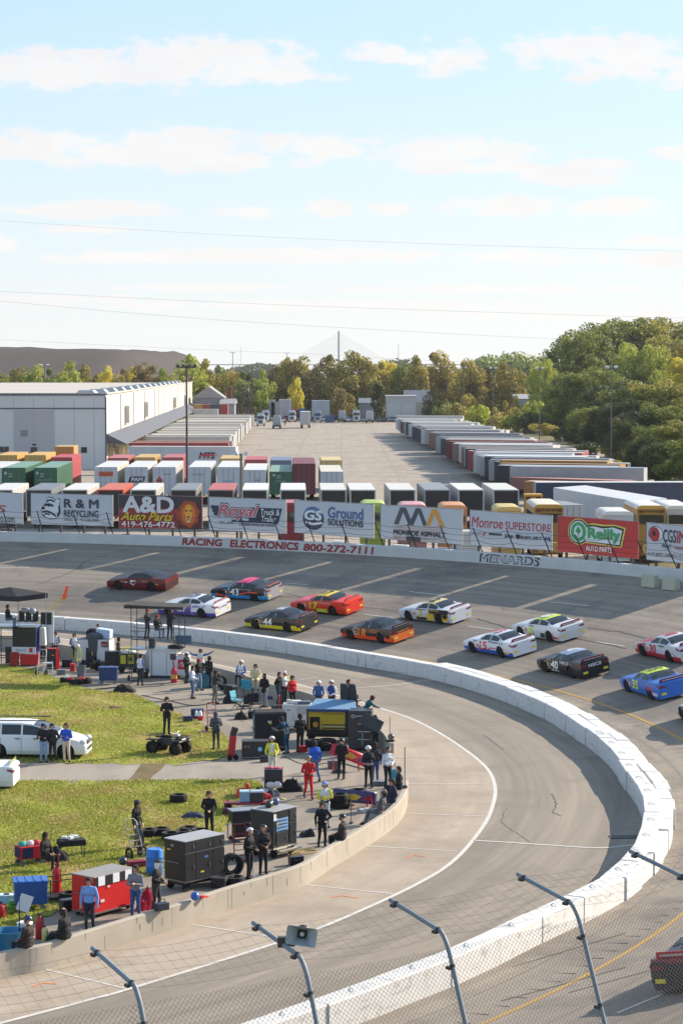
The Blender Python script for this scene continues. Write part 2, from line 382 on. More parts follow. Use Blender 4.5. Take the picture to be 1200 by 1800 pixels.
strip('pit_entry_line', smoothline([G(x, y, .012) for x, y in ((832,1477),(900,1481),(960,1485),(1060,1490),(1140,1480))]), .14, WHITEP)
strip('pit_entry_line', smoothline([G(x, y, .012) for x, y in ((588,1211),(640,1208),(700,1203),(765,1193))]), .12, WHITEP)
ORP = mat('orange_spray_paint', (.75, .20, .06), .8)
for pts in (((582,1577),(600,1574),(628,1578)), ((715,1508),(726,1503),(748,1506)), ((58,1734),(74,1728),(100,1729))): strip('spray_mark', [G(x, y, .018) for x, y in pts], .07, ORP)
tzp = lambda dz: (lambda x, y: tz(math.hypot(x - CX, y - CY)) + dz)
strip('yellow_line', [P(64.75, a) for a in np.linspace(math.atan2(44, 46.5), math.atan2(-48, 45), 120)], .17, YELP, tzp(.012))
for a, b in (((-20,997),(53,998)), ((500,1025),(542,1028)), ((720,1040),(783,1047)), ((822,1101),(868,1107)), ((963,1058),(1034,1065)), ((1045,1128),(1097,1136)), ((640,1080),(690,1086)), ((1082,1782),(1168,1746))):
	strip('lane_dash', [T(*a), T(*b)], .11, WHITEP, tzp(.012), 6)
CRACK = mat('tar_crack', (.11, .10, .09), .85)
random.seed(4)
def crack(pts, w, onland=None):
	q = []
	for a, b in zip(pts, pts[1:]):
		for k in range(10):
			t = k / 10; q.append((a[0] + (b[0] - a[0]) * t + random.uniform(-2, 2), a[1] + (b[1] - a[1]) * t + random.uniform(-.7, .7)))
	q.append(pts[-1])
	strip('tar_crack', [T(*p) for p in q] if onland is None else [G(*p, onland) for p in q], w, CRACK, tzp(.014) if onland is None else None)
crack([(62,1030),(120,1008),(140,998),(148,988),(190,974)], .09); crack([(505,1044),(640,1068),(720,1076)], .06); crack([(838,1087),(880,1100),(905,1108)], .10)
crack([(1030,1104),(1090,1111),(1135,1122)], .11); crack([(285,1040),(330,1042),(440,1046),(560,1050)], .05); crack([(1000,1120),(1100,1140)], .08)
crack([(850,1292),(868,1305),(885,1318)], .035, .012); crack([(970,1395),(978,1412),(972,1428),(985,1434)], .05, .012); crack([(890,1420),(880,1445),(930,1480)], .025, .012); crack([(930,1600),(870,1650),(780,1720)], .025, .012)
for k, (a, b) in enumerate([((560,1100),(700,1120)), ((700,1060),(800,1085)), ((900,1700),(1100,1640)), ((880,1760),(1100,1700)), ((1000,1745),(1200,1690))]):
	strip('track_seam', [T(a[0] + (b[0] - a[0]) * t / 8, a[1] + (b[1] - a[1]) * t / 8) for t in range(9)], .05, mat('seam_tar', (.09, .08, .072), .8), tzp(.013))
# low rumble bumps on the flat apron below the yellow line
rb = MB()
for k, ph in enumerate(np.arange(-.92, .62, .0155)):
	if -.30 < ph < -.27: continue
	r0, r1 = max(r_in(ph) + 1.6, 62.6), 64.4; j = random.uniform(-.1, .2)
	a, b = P(r0 + j, ph), P(r1 + j * .3, ph + .002); d = (b - a); nn = Vector((-d.y, d.x, 0)).normalized() * .16
	rb.add([a - nn, b - nn, b + nn, a + nn, a + Vector((0, 0, .022)), b + Vector((0, 0, .03 + tz(64.3)))], [(0, 1, 5, 4), (2, 3, 4, 5), (0, 4, 3), (1, 2, 5)])
structure(rb.build('rumble_strip', mat('rumble_concrete', (.21, .185, .155), .9, sc=1.5)))
structure(MB().box((0, 0, 0), (1.5, .55, .03)).build('drain_grate', mat('drain_iron', (.05, .045, .04), .7), None, G(1106, 1471, .012), .1))
# infield grass, road across it
GA = [(-140,1165),(0,1168),(60,1178),(110,1195),(160,1213),(235,1220),(262,1232),(290,1246),(337,1263),(362,1277),(392,1290),(408,1308),(405,1330),(340,1339),(321,1342),(292,1343),(225,1343),(35,1341),(-160,1341)]
GB = [(-160,1374),(35,1373),(224,1373),(285,1372),(420,1371),(452,1373),(464,1382),(440,1397),(415,1412),(407,1433),(396,1455),(380,1478),(340,1500),(300,1525),(256,1543),(200,1570),(130,1592),(83,1611),(30,1634),(0,1650),(-160,1700)]
def ragged(poly, seed):
	g = random.Random(seed); q = [G(x, y, .03) for x, y in poly]; out = []
	for a, b in zip(q, q[1:] + q[:1]):
		n = max(1, int((b - a).length / .35))
		for k in range(n): p = a.lerp(b, k / n); out.append(Vector((p.x + g.gauss(0, .10), p.y + g.gauss(0, .22), .03)))
	return out
sheet('infield_grass', ragged(GA, 1), GRASS); sheet('infield_grass', ragged(GB, 2), GRASS)
sheet('infield_road', [G(x, y, .02) for x, y in [(-170,1339),(330,1340),(412,1338),(520,1330),(560,1352),(440,1376),(300,1376),(-170,1377)]], ROAD)
sheet('dirt_patch', [G(x, y, .035) for x, y in [(250,1342),(292,1342),(284,1352),(268,1364),(262,1374),(224,1374),(235,1362),(244,1350)]], earth('bare_dirt', (.17, .125, .07), (.22, .165, .10), (.13, .11, .05)))
def inside(p, poly):
	c = False; j = len(poly) - 1
	for i in range(len(poly)):
		a, b = poly[i], poly[j]
		if (a[1] > p[1]) != (b[1] > p[1]) and p[0] < (b[0] - a[0]) * (p[1] - a[1]) / (b[1] - a[1]) + a[0]: c = not c
		j = i
	return c
def quads_mesh(name, V, mats, parent=None, loc=None):
	"""many separate quads (n, 4, 3) as one mesh"""
	n = len(V); me = bpy.data.meshes.new(name); me.vertices.add(n * 4); me.loops.add(n * 4); me.polygons.add(n)
	me.vertices.foreach_set('co', V.astype(np.float32).ravel()); me.loops.foreach_set('vertex_index', np.arange(n * 4, dtype=np.int32))
	me.polygons.foreach_set('loop_start', np.arange(0, n * 4, 4, dtype=np.int32)); me.update(calc_edges=True)
	for m in (mats if isinstance(mats, (list, tuple)) else [mats]): me.materials.append(m)
	return link(name, me, parent, loc) if parent is not False else me
def leafmat(name, c1, c2, c3, tr=.35):
	m = bpy.data.materials.new(name); m.use_nodes = True; n = m.node_tree.nodes; l = m.node_tree.links
	b = n['Principled BSDF']; b.inputs['Roughness'].default_value = .55; b.inputs['Specular IOR Level'].default_value = .35
	g = n.new('ShaderNodeNewGeometry'); r = n.new('ShaderNodeValToRGB'); oi = n.new('ShaderNodeObjectInfo')
	mh = n.new('ShaderNodeMath'); mh.operation = 'MULTIPLY_ADD'; l.new(oi.outputs['Random'], mh.inputs[0]); mh.inputs[1].default_value = .3; l.new(g.outputs['Random Per Island'], mh.inputs[2])
	m2 = n.new('ShaderNodeMath'); m2.operation = 'MULTIPLY'; l.new(mh.outputs[0], m2.inputs[0]); m2.inputs[1].default_value = .77; l.new(m2.outputs[0], r.inputs[0])
	e = r.color_ramp.elements; e[0].color = (*c1, 1); e[0].position = .1; e[1].color = (*c3, 1); e[1].position = .95
	q = e.new(.55); q.color = (*c2, 1)
	l.new(r.outputs[0], b.inputs['Base Color'])
	t = n.new('ShaderNodeBsdfTranslucent'); l.new(r.outputs[0], t.inputs[0]); mx = n.new('ShaderNodeMixShader'); mx.inputs[0].default_value = tr
	l.new(b.outputs[0], mx.inputs[1]); l.new(t.outputs[0], mx.inputs[2]); l.new(mx.outputs[0], n['Material Output'].inputs[0])
	return m
BLADE = leafmat('grass_blade', (.215, .265, .036), (.335, .365, .05), (.50, .43, .13), .35)
n_ = BLADE.node_tree.nodes; l_ = BLADE.node_tree.links; q_ = n_.new('ShaderNodeTexNoise'); q_.inputs['Scale'].default_value = .35; q_.inputs['Detail'].default_value = 7; q_.inputs['Roughness'].default_value = .68
l_.new(n_.new('ShaderNodeTexCoord').outputs['Object'], q_.inputs['Vector']); r_ = n_.new('ShaderNodeMapRange'); l_.new(q_.outputs[0], r_.inputs[0]); r_.inputs[1].default_value = .46; r_.inputs[2].default_value = .66
x_ = n_.new('ShaderNodeMix'); x_.data_type = 'RGBA'; l_.new(r_.outputs[0], x_.inputs[0]); cr_ = [k for k in n_ if k.type == 'VALTORGB'][0]; l_.new(cr_.outputs[0], x_.inputs[6]); x_.inputs[7].default_value = (.46, .31, .14, 1); l_.new(x_.outputs[2], n_['Principled BSDF'].inputs['Base Color'])
rng = np.random.default_rng(5)
def grass(poly, count):
	q = [G(x, y) for x, y in poly]; x0, x1 = min(p.x for p in q), max(p.x for p in q); y0, y1 = min(p.y for p in q), max(p.y for p in q)
	pts = []
	while len(pts) < count:
		p = (rng.uniform(max(x0, -26), x1), rng.uniform(y0, y1))
		if inside(p, q) and (math.sin(p[0] * 1.7 + math.sin(p[1] * .9) * 2) + math.sin(p[1] * 1.1 + p[0] * .6) + rng.uniform(-1.8, 1.8)) > -.9: pts.append(p)
	p = np.array(pts); n = len(p); a = rng.uniform(0, 6.28, n); h = rng.uniform(.025, .075, n); w = rng.uniform(.015, .035, n)
	d = np.stack([np.cos(a) * w, np.sin(a) * w], 1); ln = rng.normal(0, .04, (n, 2)); z = np.full(n, .03)
	V = np.zeros((n, 4, 3)); V[:, 0, :2] = p - d; V[:, 1, :2] = p + d; V[:, 2, :2] = p + d * .4 + ln; V[:, 3, :2] = p - d * .4 + ln
	V[:, 0, 2] = z; V[:, 1, 2] = z; V[:, 2, 2] = z + h; V[:, 3, 2] = z + h
	o = quads_mesh('grass', V, BLADE); o['kind'] = 'stuff'; return o
grass(GA, 52000); grass(GB, 76000)
# ------------------------------------------------------------------ walls
BLK = mat('white_barrier_paint', (.55, .55, .54), .7, sc=1.6, col2=(.72, .71, .69), bump=.35)
n_ = BLK.node_tree.nodes; l_ = BLK.node_tree.links; ge_ = n_.new('ShaderNodeNewGeometry'); base_ = n_['Principled BSDF'].inputs['Base Color'].links[0].from_socket
for sc_, thr, cl_ in (((.5, .5, 9), .625, (.14, .135, .13, 1)), ((2.5, 2.5, 2.5), .61, (.36, .34, .31, 1))):
	mp_ = n_.new('ShaderNodeMapping'); mp_.inputs['Scale'].default_value = sc_; l_.new(ge_.outputs['Position'], mp_.inputs[0]); q_ = n_.new('ShaderNodeTexNoise'); q_.inputs['Scale'].default_value = 1; q_.inputs['Detail'].default_value = 7; q_.inputs['Roughness'].default_value = .7; l_.new(mp_.outputs[0], q_.inputs['Vector'])
	r_ = n_.new('ShaderNodeMapRange'); l_.new(q_.outputs[0], r_.inputs[0]); r_.inputs[1].default_value = thr - .05; r_.inputs[2].default_value = thr + .06; r_.inputs[4].default_value = .75
	x_ = n_.new('ShaderNodeMix'); x_.data_type = 'RGBA'; l_.new(r_.outputs[0], x_.inputs[0]); l_.new(base_, x_.inputs[6]); x_.inputs[7].default_value = cl_; base_ = x_.outputs[2]
l_.new(base_, n_['Principled BSDF'].inputs['Base Color'])
def barrier(name, n_len):
	b = MB(); L2 = n_len / 2 - .012
	prof = [(-.33, 0), (.33, 0), (.33, .82), (.30, .86), (-.30, .86), (-.33, .82)]
	b.prism(prof, lambda u, v, t: (u, t, v), -L2, L2)
	if n_len > 2.5: b.tube([(-.16, .1, .85), (-.1, .12, .90), (.05, -.05, .91), (.14, -.1, .85)], .018, 5).box((.05, L2 * .6, .86), (.2, .05, .015))
	me = b.build(name, BLK, None, bevel=.025)
	return me
pa, pb = barrier('barrier_block', 2.0), barrier('barrier_block', 2.9)
ph = math.atan2(62, 24); end = math.atan2(-46, 36); used = [0, 0]
while ph > end:
	w = 0 if ph > .15 else 1; ln = (2.0, 2.9)[w]; q0 = P(r_in(ph) + .36, ph); p2_ = ph
	while True:
		p2_ -= .0004; q1 = P(r_in(p2_) + .36, p2_)
		if (q1 - q0).length >= ln: break
	o = (pa, pb)[w]
	if used[w]: o = o.copy(); COL.objects.link(o)
	used[w] = 1; d = q1 - q0; n_ = Vector((-d.y, d.x, 0)).normalized()
	o.location = (q0 + q1) / 2 + n_ * random.uniform(-.035, .035) + Vector((0, 0, -.02)); o.rotation_euler = (0, 0, math.atan2(d.y, d.x) + math.pi / 2 + random.uniform(-.012, .012)); o.scale = (1, 1, random.uniform(.98, 1.02))
	tag(o, 'white painted concrete block in the barrier curving between pit lane and track' if w == 0 else 'long white concrete block on the near, sunlit side of the inner barrier', 'barrier block', 'concrete blocks of the inner barrier')
	ph = p2_
ph = .52; off2 = lambda a: float(np.interp(a, [-.46, -.10], [.30, 1.03]))
while ph > -.48:
	q0 = P(r_in(ph) + off2(ph), ph); p2_ = ph
	while True:
		p2_ -= .0004; q1 = P(r_in(p2_) + off2(p2_), p2_)
		if (q1 - q0).length >= 2.0: break
	o = pa.copy(); COL.objects.link(o); d = q1 - q0; n_ = Vector((-d.y, d.x, 0)).normalized()
	o.location = (q0 + q1) / 2 + n_ * random.uniform(-.05, .05) + Vector((0, 0, -.02)); o.rotation_euler = (0, 0, math.atan2(d.y, d.x) + math.pi / 2 + random.uniform(-.03, .03)); o.scale = (.97, .99, random.uniform(.93, 1.0)); o['label'] = 'white concrete block in the outer second row where the barrier is doubled'; ph = p2_
PWM = mat('pit_wall_concrete', (.30, .265, .215), .9, sc=1.1, col2=(.42, .375, .31), bump=.4)
STAIN = mat('wall_stain', (.21, .18, .145), .95, var=.3, sc=4)
def wall_along(name, pts, h, th, m, label, z0=0.0):
	b = MB(); vs = []; q = len(pts)
	for i, p in enumerate(pts):
		d = pts[min(i + 1, q - 1)] - pts[max(i - 1, 0)]; d.z = 0; d.normalize(); nn = Vector((-d.y, d.x, 0))
		for s_, z in ((0, z0), (0, h - .03), (.03, h), (th - .03, h), (th, h - .03), (th, z0)): vs.append((p.x + nn.x * s_, p.y + nn.y * s_, z))
	fs = [(i * 6 + k, (i + 1) * 6 + k, (i + 1) * 6 + (k + 1) % 6, i * 6 + (k + 1) % 6) for i in range(q - 1) for k in range(6)] + [(5, 4, 3, 2, 1, 0), tuple((q - 1) * 6 + k for k in range(6))]
	b.add(vs, fs)
	return tag(b.build(name, m, smooth=30), label, 'wall')
lo = wall_along('pit_wall', pwl, .77, .22, PWM, 'tan concrete pit wall with crew sitting on it, curving down to the bottom edge')
up = wall_along('pit_wall', pwu, .77, .22, PWM, 'tan concrete pit wall beyond the road gap, its open end by the broom')
st = MB(); acc = 0
for i in range(len(pwl) - 1):
	a, b = pwl[i], pwl[i + 1]; d = (b - a); ln = d.length; d.normalize(); nn = Vector((d.y, -d.x, 0)) * .004; t = -acc
	while t < ln:
		if t >= 0 and random.random() < .6:
			p = a + d * (t + random.uniform(-.2, .2)); w = random.choice((.008, .012, .02, .035)); zb = random.uniform(0.02, .6); zt = random.choice((.74, .74, .5))
			st.add([(p.x + nn.x, p.y + nn.y, zb), (p.x + d.x * w + nn.x, p.y + d.y * w + nn.y, zb), (p.x + d.x * w * 1.5 + nn.x, p.y + d.y * w * 1.5 + nn.y, zt), (p.x + nn.x, p.y + nn.y, zt)], [(0, 1, 2, 3)])
		t += .42
	acc = (acc + ln) % .42
o = st.build('stain', STAIN, lo)
# outer wall with painted lettering
OWM = mat('outer_wall_paint', (.47, .47, .46), .75, sc=.8, col2=(.64, .64, .62), bump=.2)
ZT = ZO + .78
a0, a1 = math.atan2(90, 14), math.atan2(-20, 76)
phs = list(np.linspace(a0, a1, 160)); vs = []
for p_ in phs:
	for r, z in ((RO, ZO - .3), (RO, ZT - .05), (RO + .06, ZT), (RO + .52, ZT), (RO + .58, ZT - .05), (RO + .58, ZO - .3)): vs.append(P(r, p_, z))
ow = MB().add(vs, [(i * 6 + k, i * 6 + (k + 1) % 6, (i + 1) * 6 + (k + 1) % 6, (i + 1) * 6 + k) for i in range(159) for k in range(6)]).build('outer_wall', OWM, smooth=35)
tag(ow, 'white outer wall of the turn with red lettering painted on it', 'wall')
def CYL(px, py, r, far=True):
	d = ray(px, py); a = d.x ** 2 + d.y ** 2; b = -2 * (d.x * CX + d.y * CY); c = CX ** 2 + CY ** 2 - r * r
	q = math.sqrt(max(0, b * b - 4 * a * c)); t = (-b + q) / (2 * a) if far else (-b - q) / (2 * a)
	return Vector((d.x * t, d.y * t, H + d.z * t))
def wall_text(s, xa, xb, z0, z1, m, bold=0.0, t=.012, y=965):
	pa_, pb_ = polar(CYL(xa, y, RO))[1], polar(CYL(xb, y, RO))[1]
	b = MB(); letter(b, s, lambda u, v, t_: P(RO - t - t_, pa_ + (pb_ - pa_) * u, ZO - 4.5 + z0 + (z1 - z0) * v), 0, 1, 0, 1, 0, .12, bold)
	return b.build('lettering', m, ow)
REDP = C((150, 38, 44)); 
wall_text('RACING', 320, 391, 4.63, 5.2, REDP, .07); wall_text('ELECTRONICS', 404, 525, 4.61, 5.2, REDP, .07); wall_text('800-272-7111', 533, 657, 4.60, 5.16, REDP, .06)
wall_text('MENARDS', 842, 948, 4.60, 5.2, C((25, 25, 28)), .055, .01, 985); wall_text('MENARDS', 845, 945, 4.66, 5.12, C((190, 195, 198)), .02, .022, 985)
for x, w, c in ((222, 14, (70, 62, 60)), (455, 20, (205, 206, 205)), (592, 12, (178, 178, 176))):  # patches on the wall top
	p = CYL(x, 950, RO + .3); structure(MB().box((p.x, p.y, ZT + .02), (w / 26, .35, .03), rz=polar(p)[1] - math.pi / 2).build('wall_patch', C(c)))
# catch fence on the outer wall: leaning posts and cables
cf = thing('catch_fence', 'row of thin dark leaning posts with cables along the top of the outer wall', 'fence', P(RO + .3, .9, ZT))
inv = cf.location.copy(); STEEL = C((46, 46, 50), 'dirty'); tops = []
for x in (-44,16,76,140,199,258,319,379,436,494,553,613,674,732,790,848,908,970,1030,1087,1140,1190,1240):
	y = 935 + 45 * ((x / 1200) ** 1.6 if x > 0 else 0)
	a = polar(CYL(x, y, RO + .3))[1]; b0 = P(RO + .28, a, ZT - .01); b1 = P(RO - .8, a, ZT + 1.75); tops.append((b0, b1))
	MB().cyl(b0 - inv, b1 - inv, .042, n=6).build('post', STEEL, cf)
for f in (.25, .48, .72, .97):
	pts = [b0.lerp(b1, f) - inv for b0, b1 in tops]; q = []
	for i in range(len(pts) - 1):
		for k in range(4): t = k / 4; q.append(pts[i].lerp(pts[i + 1], t) - Vector((0, 0, .10 * 4 * t * (1 - t) * (1 if i % 3 else 2.2))))
	MB().tube(q + [pts[-1]], .014, 4).build('cable', STEEL, cf)
# pale block at the far right of the wall foot
for k in range(2):
	p = T(1142 + k * 36, 1032 + k * 5); o = MB().box((0, 0, .4), (1.25, .5, .8), tx=.92, ty=.8).build('wall_foot_block', C((196, 196, 172), 'dirty'), None, p, polar(p)[1] - math.pi / 2, bevel=.02)
	tag(o, 'pale yellowish concrete block at the foot of the outer wall, right picture edge', 'barrier block', 'pale blocks at the wall foot')
# ------------------------------------------------------------------ near fence of posts, chain link and overhang
GALV = C((122, 132, 140), 'dirty'); CLAMP = C((50, 46, 46)); WIRE = mat('fence_wire', (.075, .068, .062), .7, var=.2)
bends = [(242,1737),(534,1687),(782,1642),(1011,1592)]
BP = [CYL(x, y, RO - 1.7, False) for x, y in bends]
dlt = [polar(p)[1] for p in BP]; step = (dlt[3] - dlt[0]) / 3; zb = [p.z for p in BP]
angs = [dlt[0] - step * 1.0] + dlt + [dlt[3] + step, dlt[3] + 2 * step]; zs = [zb[0]] + zb + [zb[3] + .02, zb[3]]
nf = thing('safety_fence', 'near wire safety fence on bent galvanised posts between the stands and the track', 'fence', P(RO + .3, dlt[1], 4.2)); inv = nf.location.copy()
fr = []
for a, z in zip(angs, zs):
	base = P(RO + .3, a, 4.4); bd = P(RO - 1.7, a, z); tip = P(RO - 2.95, a, z + .25); fr.append((base, bd, tip))
	q = [base, base.lerp(bd, .5), base.lerp(bd, .86), base.lerp(bd, .93) + Vector((0, 0, .01)), bd + (base - bd) * .02 + Vector((0, 0, -.035)), bd.lerp(tip, .07) + Vector((0, 0, -.005)), bd.lerp(tip, .16), bd.lerp(tip, .6), tip]
	po = MB().tube([v - inv for v in smoothline(q, 3)], .033, 10).build('fence_post', GALV, nf, smooth=40)
	cl_ = MB()
	for (u, v, f) in [(bd, tip, .88), (bd, tip, .12), (base, bd, .92), (base, bd, .74), (base, bd, .52), (base, bd, .30), (base, bd, .1)]:
		c = u.lerp(v, f) - inv; ax = (v - u).normalized(); cl_.cyl(c - ax * .022, c + ax * .022, .042, n=10)
		sd = Vector((-math.sin(a), math.cos(a), 0)); cl_.box(c - sd * .07 - Vector((0, 0, .02)), (.09, .04, .04), rz=a)
	cl_.build('clamp', CLAMP, po)
def wires(segs, r):
	b = MB()
	for p, q in segs:
		d = (q - p).normalized(); u = d.orthogonal().normalized(); w = d.cross(u); vs = []
		for e in (p, q):
			for k in range(3): a = 2.094 * k; vs.append(e + (u * math.cos(a) + w * math.sin(a)) * r)
		b.add(vs, [(0, 1, 4, 3), (1, 2, 5, 4), (2, 0, 3, 5)])
	return b
segs = []; seg2 = []
for (b0, d0, t0), (b1, d1, t1) in zip(fr, fr[1:]):
	wdt = (d1 - d0).length; hgt = (d0 - b0).length * .965; n = int(wdt / .075)
	pos = lambda s, t: b0.lerp(d0, .965).lerp(b1.lerp(d1, .965), s / wdt).lerp(b0.lerp(b1, s / wdt), t / hgt) - inv
	for sgn in (1, -1):
		for k in range(-int(hgt / .075) - 1, n + int(hgt / .075) + 1):
			s0 = k * wdt / n
			ta, tb = (max(0, -s0), min(hgt, wdt - s0)) if sgn > 0 else (max(0, s0 - wdt), min(hgt, s0))
			if tb - ta > .02: segs.append((pos(s0 + sgn * ta, ta), pos(s0 + sgn * tb, tb)))
	wd2 = (t0 - d0).length; m2 = 13; pos2 = lambda s, t: d0.lerp(d1, s).lerp(t0.lerp(t1, s), t) - inv - Vector((0, 0, .07 * 4 * s * (1 - s)))
	for j in range(6):
		for k in range(6): seg2.append((pos2(k / 6, j / 5 * .92), pos2((k + 1) / 6, j / 5 * .92)))
	for j in range(m2): seg2.append((pos2(j / m2, 0), pos2((j + .8) / m2, .92)))
wires(segs, .0027).build('chain_link', WIRE, nf); wires(seg2, .0018).build('overhang_wire', WIRE, nf)
# horn loudspeaker strapped to the second post
sp = thing('horn_loudspeaker', 'grey rectangular horn loudspeaker strapped to a fence post', 'loudspeaker', fr[2][1].lerp(fr[2][2], .42) + Vector((0.0, 0, .03)))
ax = (Vector((-.06, -1, .02))).normalized(); M = ax.to_track_quat('-Y', 'Z').to_matrix().to_4x4() @ Matrix.Rotation(R_(8), 4, 'Y') @ Matrix.Scale(.66, 4)
def spk(v): return M @ Vector(v) + Vector((.27, 0, .10))
b = MB(); fr_ = [(.0, .06), (.15, .09), (.34, .17), (.44, .30)]
rings = []
for inn in (0, 1):
	for (d_, s_) in (fr_ if not inn else fr_[::-1]):
		s_ -= .018 * inn; w_, h_ = (s_ * 1.05, s_ * .66) if s_ > .2 else (s_, s_ * .9)
		y = .26 - d_ + (0 if not inn else .002)
		rings.append([spk((sx_ * w_, y, sz_ * h_)) for sx_, sz_ in ((-1, -.8), (-.9, -1), (.9, -1), (1, -.8), (1, .8), (.9, 1), (-.9, 1), (-1, .8))])
vs = [v for r in rings for v in r]; q = len(rings)
b.add(vs, [(i * 8 + k, i * 8 + (k + 1) % 8, (i + 1) * 8 + (k + 1) % 8, (i + 1) * 8 + k) for i in range(q - 1) for k in range(8)])
b.build('horn', C((150, 156, 160), 'plastic'), sp, smooth=40)
MB().cyl(spk((0, .24, 0)), spk((0, .03, 0)), .10, .066, 16).build('throat', C((28, 28, 30), 'plastic'), sp, smooth=40)
MB().ell(spk((0, .02, 0)), .032).build('driver_cap', C((214, 214, 208), 'plastic'), sp, smooth=60)
MB().tube([spk((0, .2, -.15)), Vector((.15, 0, -.05)), Vector((0, 0, -.02))], .022, 6).box((0, 0, 0), (.12, .1, .14)).build('bracket', C((66, 58, 52)), sp)
# ------------------------------------------------------------------ billboards behind the outer wall
def ellp(cx, cy, rx, ry, n=20, a0=0, a1=2 * math.pi): return [(cx + rx * math.cos(a0 + (a1 - a0) * k / n), cy + ry * math.sin(a0 + (a1 - a0) * k / n)) for k in range(n + (0 if a1 - a0 > 6.2 else 1))]
def billboard(label, q, base, art):
	xl, xr, tl, bl, tr, br = q
	A, B = CYL(xl, bl, RO + 1.7), CYL(xr, br, RO + 1.7)
	A2, B2 = D(xl, tl, A.y), D(xr, tr, B.y); A2.x, B2.x = A.x, B.x
	d = (B - A); d.z = 0; nn = Vector((d.y, -d.x, 0)).normalized()
	if nn.y > 0: nn = -nn
	t_ = thing('billboard', label, 'billboard', Vector(((A.x + B.x) / 2, (A.y + B.y) / 2, tz(polar((A + B) / 2)[0]))), 0, 'billboards behind the outer wall'); o = t_.location
	fn = lambda u, v, t: A.lerp(B, u).lerp(A2.lerp(B2, u), v) + nn * t - o
	b = MB(); b.prism([(0, 0), (1, 0), (1, 1), (0, 1)], fn, -.06, 0); b.build('panel', base, t_)
	f = MB()
	for e in ([(0, 0), (1, 0), (1, .012), (0, .012)], [(0, .985), (1, .985), (1, 1), (0, 1)], [(0, .012), (.005, .012), (.005, .985), (0, .985)], [(.995, .012), (1, .012), (1, .985), (.995, .985)]): f.prism(e, fn, .003, .02)
	f.build('edge_trim', C((120, 122, 124)), t_)
	for u in (.10, .36, .64, .90):
		p = fn(u, 0, -.14); MB().box((p.x, p.y, (p.z + .9 - .6) / 2 + .1), (.14, .14, p.z + 1.6), rz=math.atan2(d.y, d.x)).build('post', C((44, 40, 40), 'dirty'), t_)
	cols = {}
	for k, op in enumerate(art):
		c = op[-1]; b = MB(); t = .012 + .006 * k
		if op[0] == 't': letter(b, op[1], fn, op[2], op[3], op[4], op[5], 0, op[6], op[7], t)
		elif op[0] == 'p': b.add([fn(u, v, t) for u, v in op[1]], [tuple(range(len(op[1])))])
		elif op[0] == 'e': b.add([fn(u, v, t) for u, v in ellp(*op[1:5])], [tuple(range(20))])
		elif op[0] == 'l':  # line of width w
			pts = op[1]; w = op[2]
			for (u0, v0), (u1, v1) in zip(pts, pts[1:]):
				dx, dy = (u1 - u0) * 2.5, (v1 - v0); ll = math.hypot(dx, dy) or 1; ex, ey = -dy / ll * w / 2.5, dx / ll * w
				b.add([fn(u0 + ex, v0 + ey, t), fn(u0 - ex, v0 - ey, t), fn(u1 - ex, v1 - ey, t), fn(u1 + ex, v1 + ey, t)], [(0, 1, 2, 3)])
		cols.setdefault(c, []).append(b)
	for c, bs in cols.items():
		m = MB()
		for b in bs: m.add(b.v, b.f)
		m.build('lettering' if len(c) == 3 else 'artwork', C(c[:3]), t_)
WB = mat('billboard_white', (.52, .54, .58), .5, var=.03, sc=.4)
NV, BK, RD, GY, WH = (40, 48, 66), (30, 30, 34), (176, 44, 54), (70, 72, 78), (222, 224, 226)
billboard('white billboard cut off by the left picture edge, red and black letters', (-105, 41, 859, 913, 867, 922), WB,
		  [('t', 'PRESS', .2, .80, .34, .58, .15, .02, RD), ('t', 'o.com', .73, .90, .04, .20, 0, .02, BK)])
dog = [(.14,.52),(.12,.45),(.15,.40),(.13,.33),(.16,.26),(.2,.2),(.25,.17),(.3,.2),(.34,.27),(.365,.4),(.365,.55),(.355,.7),(.37,.82),(.34,.86),(.31,.80),(.27,.88),(.22,.90),(.2,.84),(.215,.76),(.18,.68),(.16,.6)]
sc_ = lambda pts, k, cx=.26, cy=.52: [(cx + (x - cx) * k, cy + (y - cy) * k) for x, y in pts]
billboard('white billboard with a line-drawn bulldog head and slab lettering', (54.7, 199, 866.5, 921.7, 870, 925.7), WB,
		  [('p', dog, BK + (1,)), ('p', sc_(dog, .93), (214, 217, 222, 1)), ('l', [(.14,.40),(.2,.44),(.26,.38),(.31,.28)], .03, BK + (2,)), ('l', [(.17,.62),(.23,.66),(.28,.6)], .035, BK + (3,)), ('e', .155, .53, .022, .05, BK + (4,)), ('e', .225, .60, .014, .03, BK + (5,)), ('p', [(.335,.28),(.36,.42),(.355,.62),(.34,.6),(.345,.44),(.32,.3)], BK + (6,)), ('l', [(.2,.76),(.25,.8),(.3,.74)], .025, BK + (7,)), ('l', [(.16,.30),(.19,.36),(.24,.33)], .02, BK + (8,)),
		   ('t', 'R & M', .41, .83, .56, .84, 0, .035, NV), ('t', 'RECYCLING', .41, .83, .27, .49, 0, .025, NV), ('t', 'Adrian, MI - 517-263-9000', .41, .83, .13, .23, 0, 0, BK), ('t', 'Toledo, OH', .03, .13, .10, .15, 0, 0, BK), ('t', 'Monroe, MI', .85, .96, .09, .14, 0, 0, BK)])
mane = [(.84 + .125 * (1 + .09 * math.sin(k * 2.1)) * math.cos(a), .47 + .40 * (1 + .07 * math.cos(k * 1.7)) * math.sin(a)) for k, a in enumerate(np.linspace(0, 6.0, 24))]
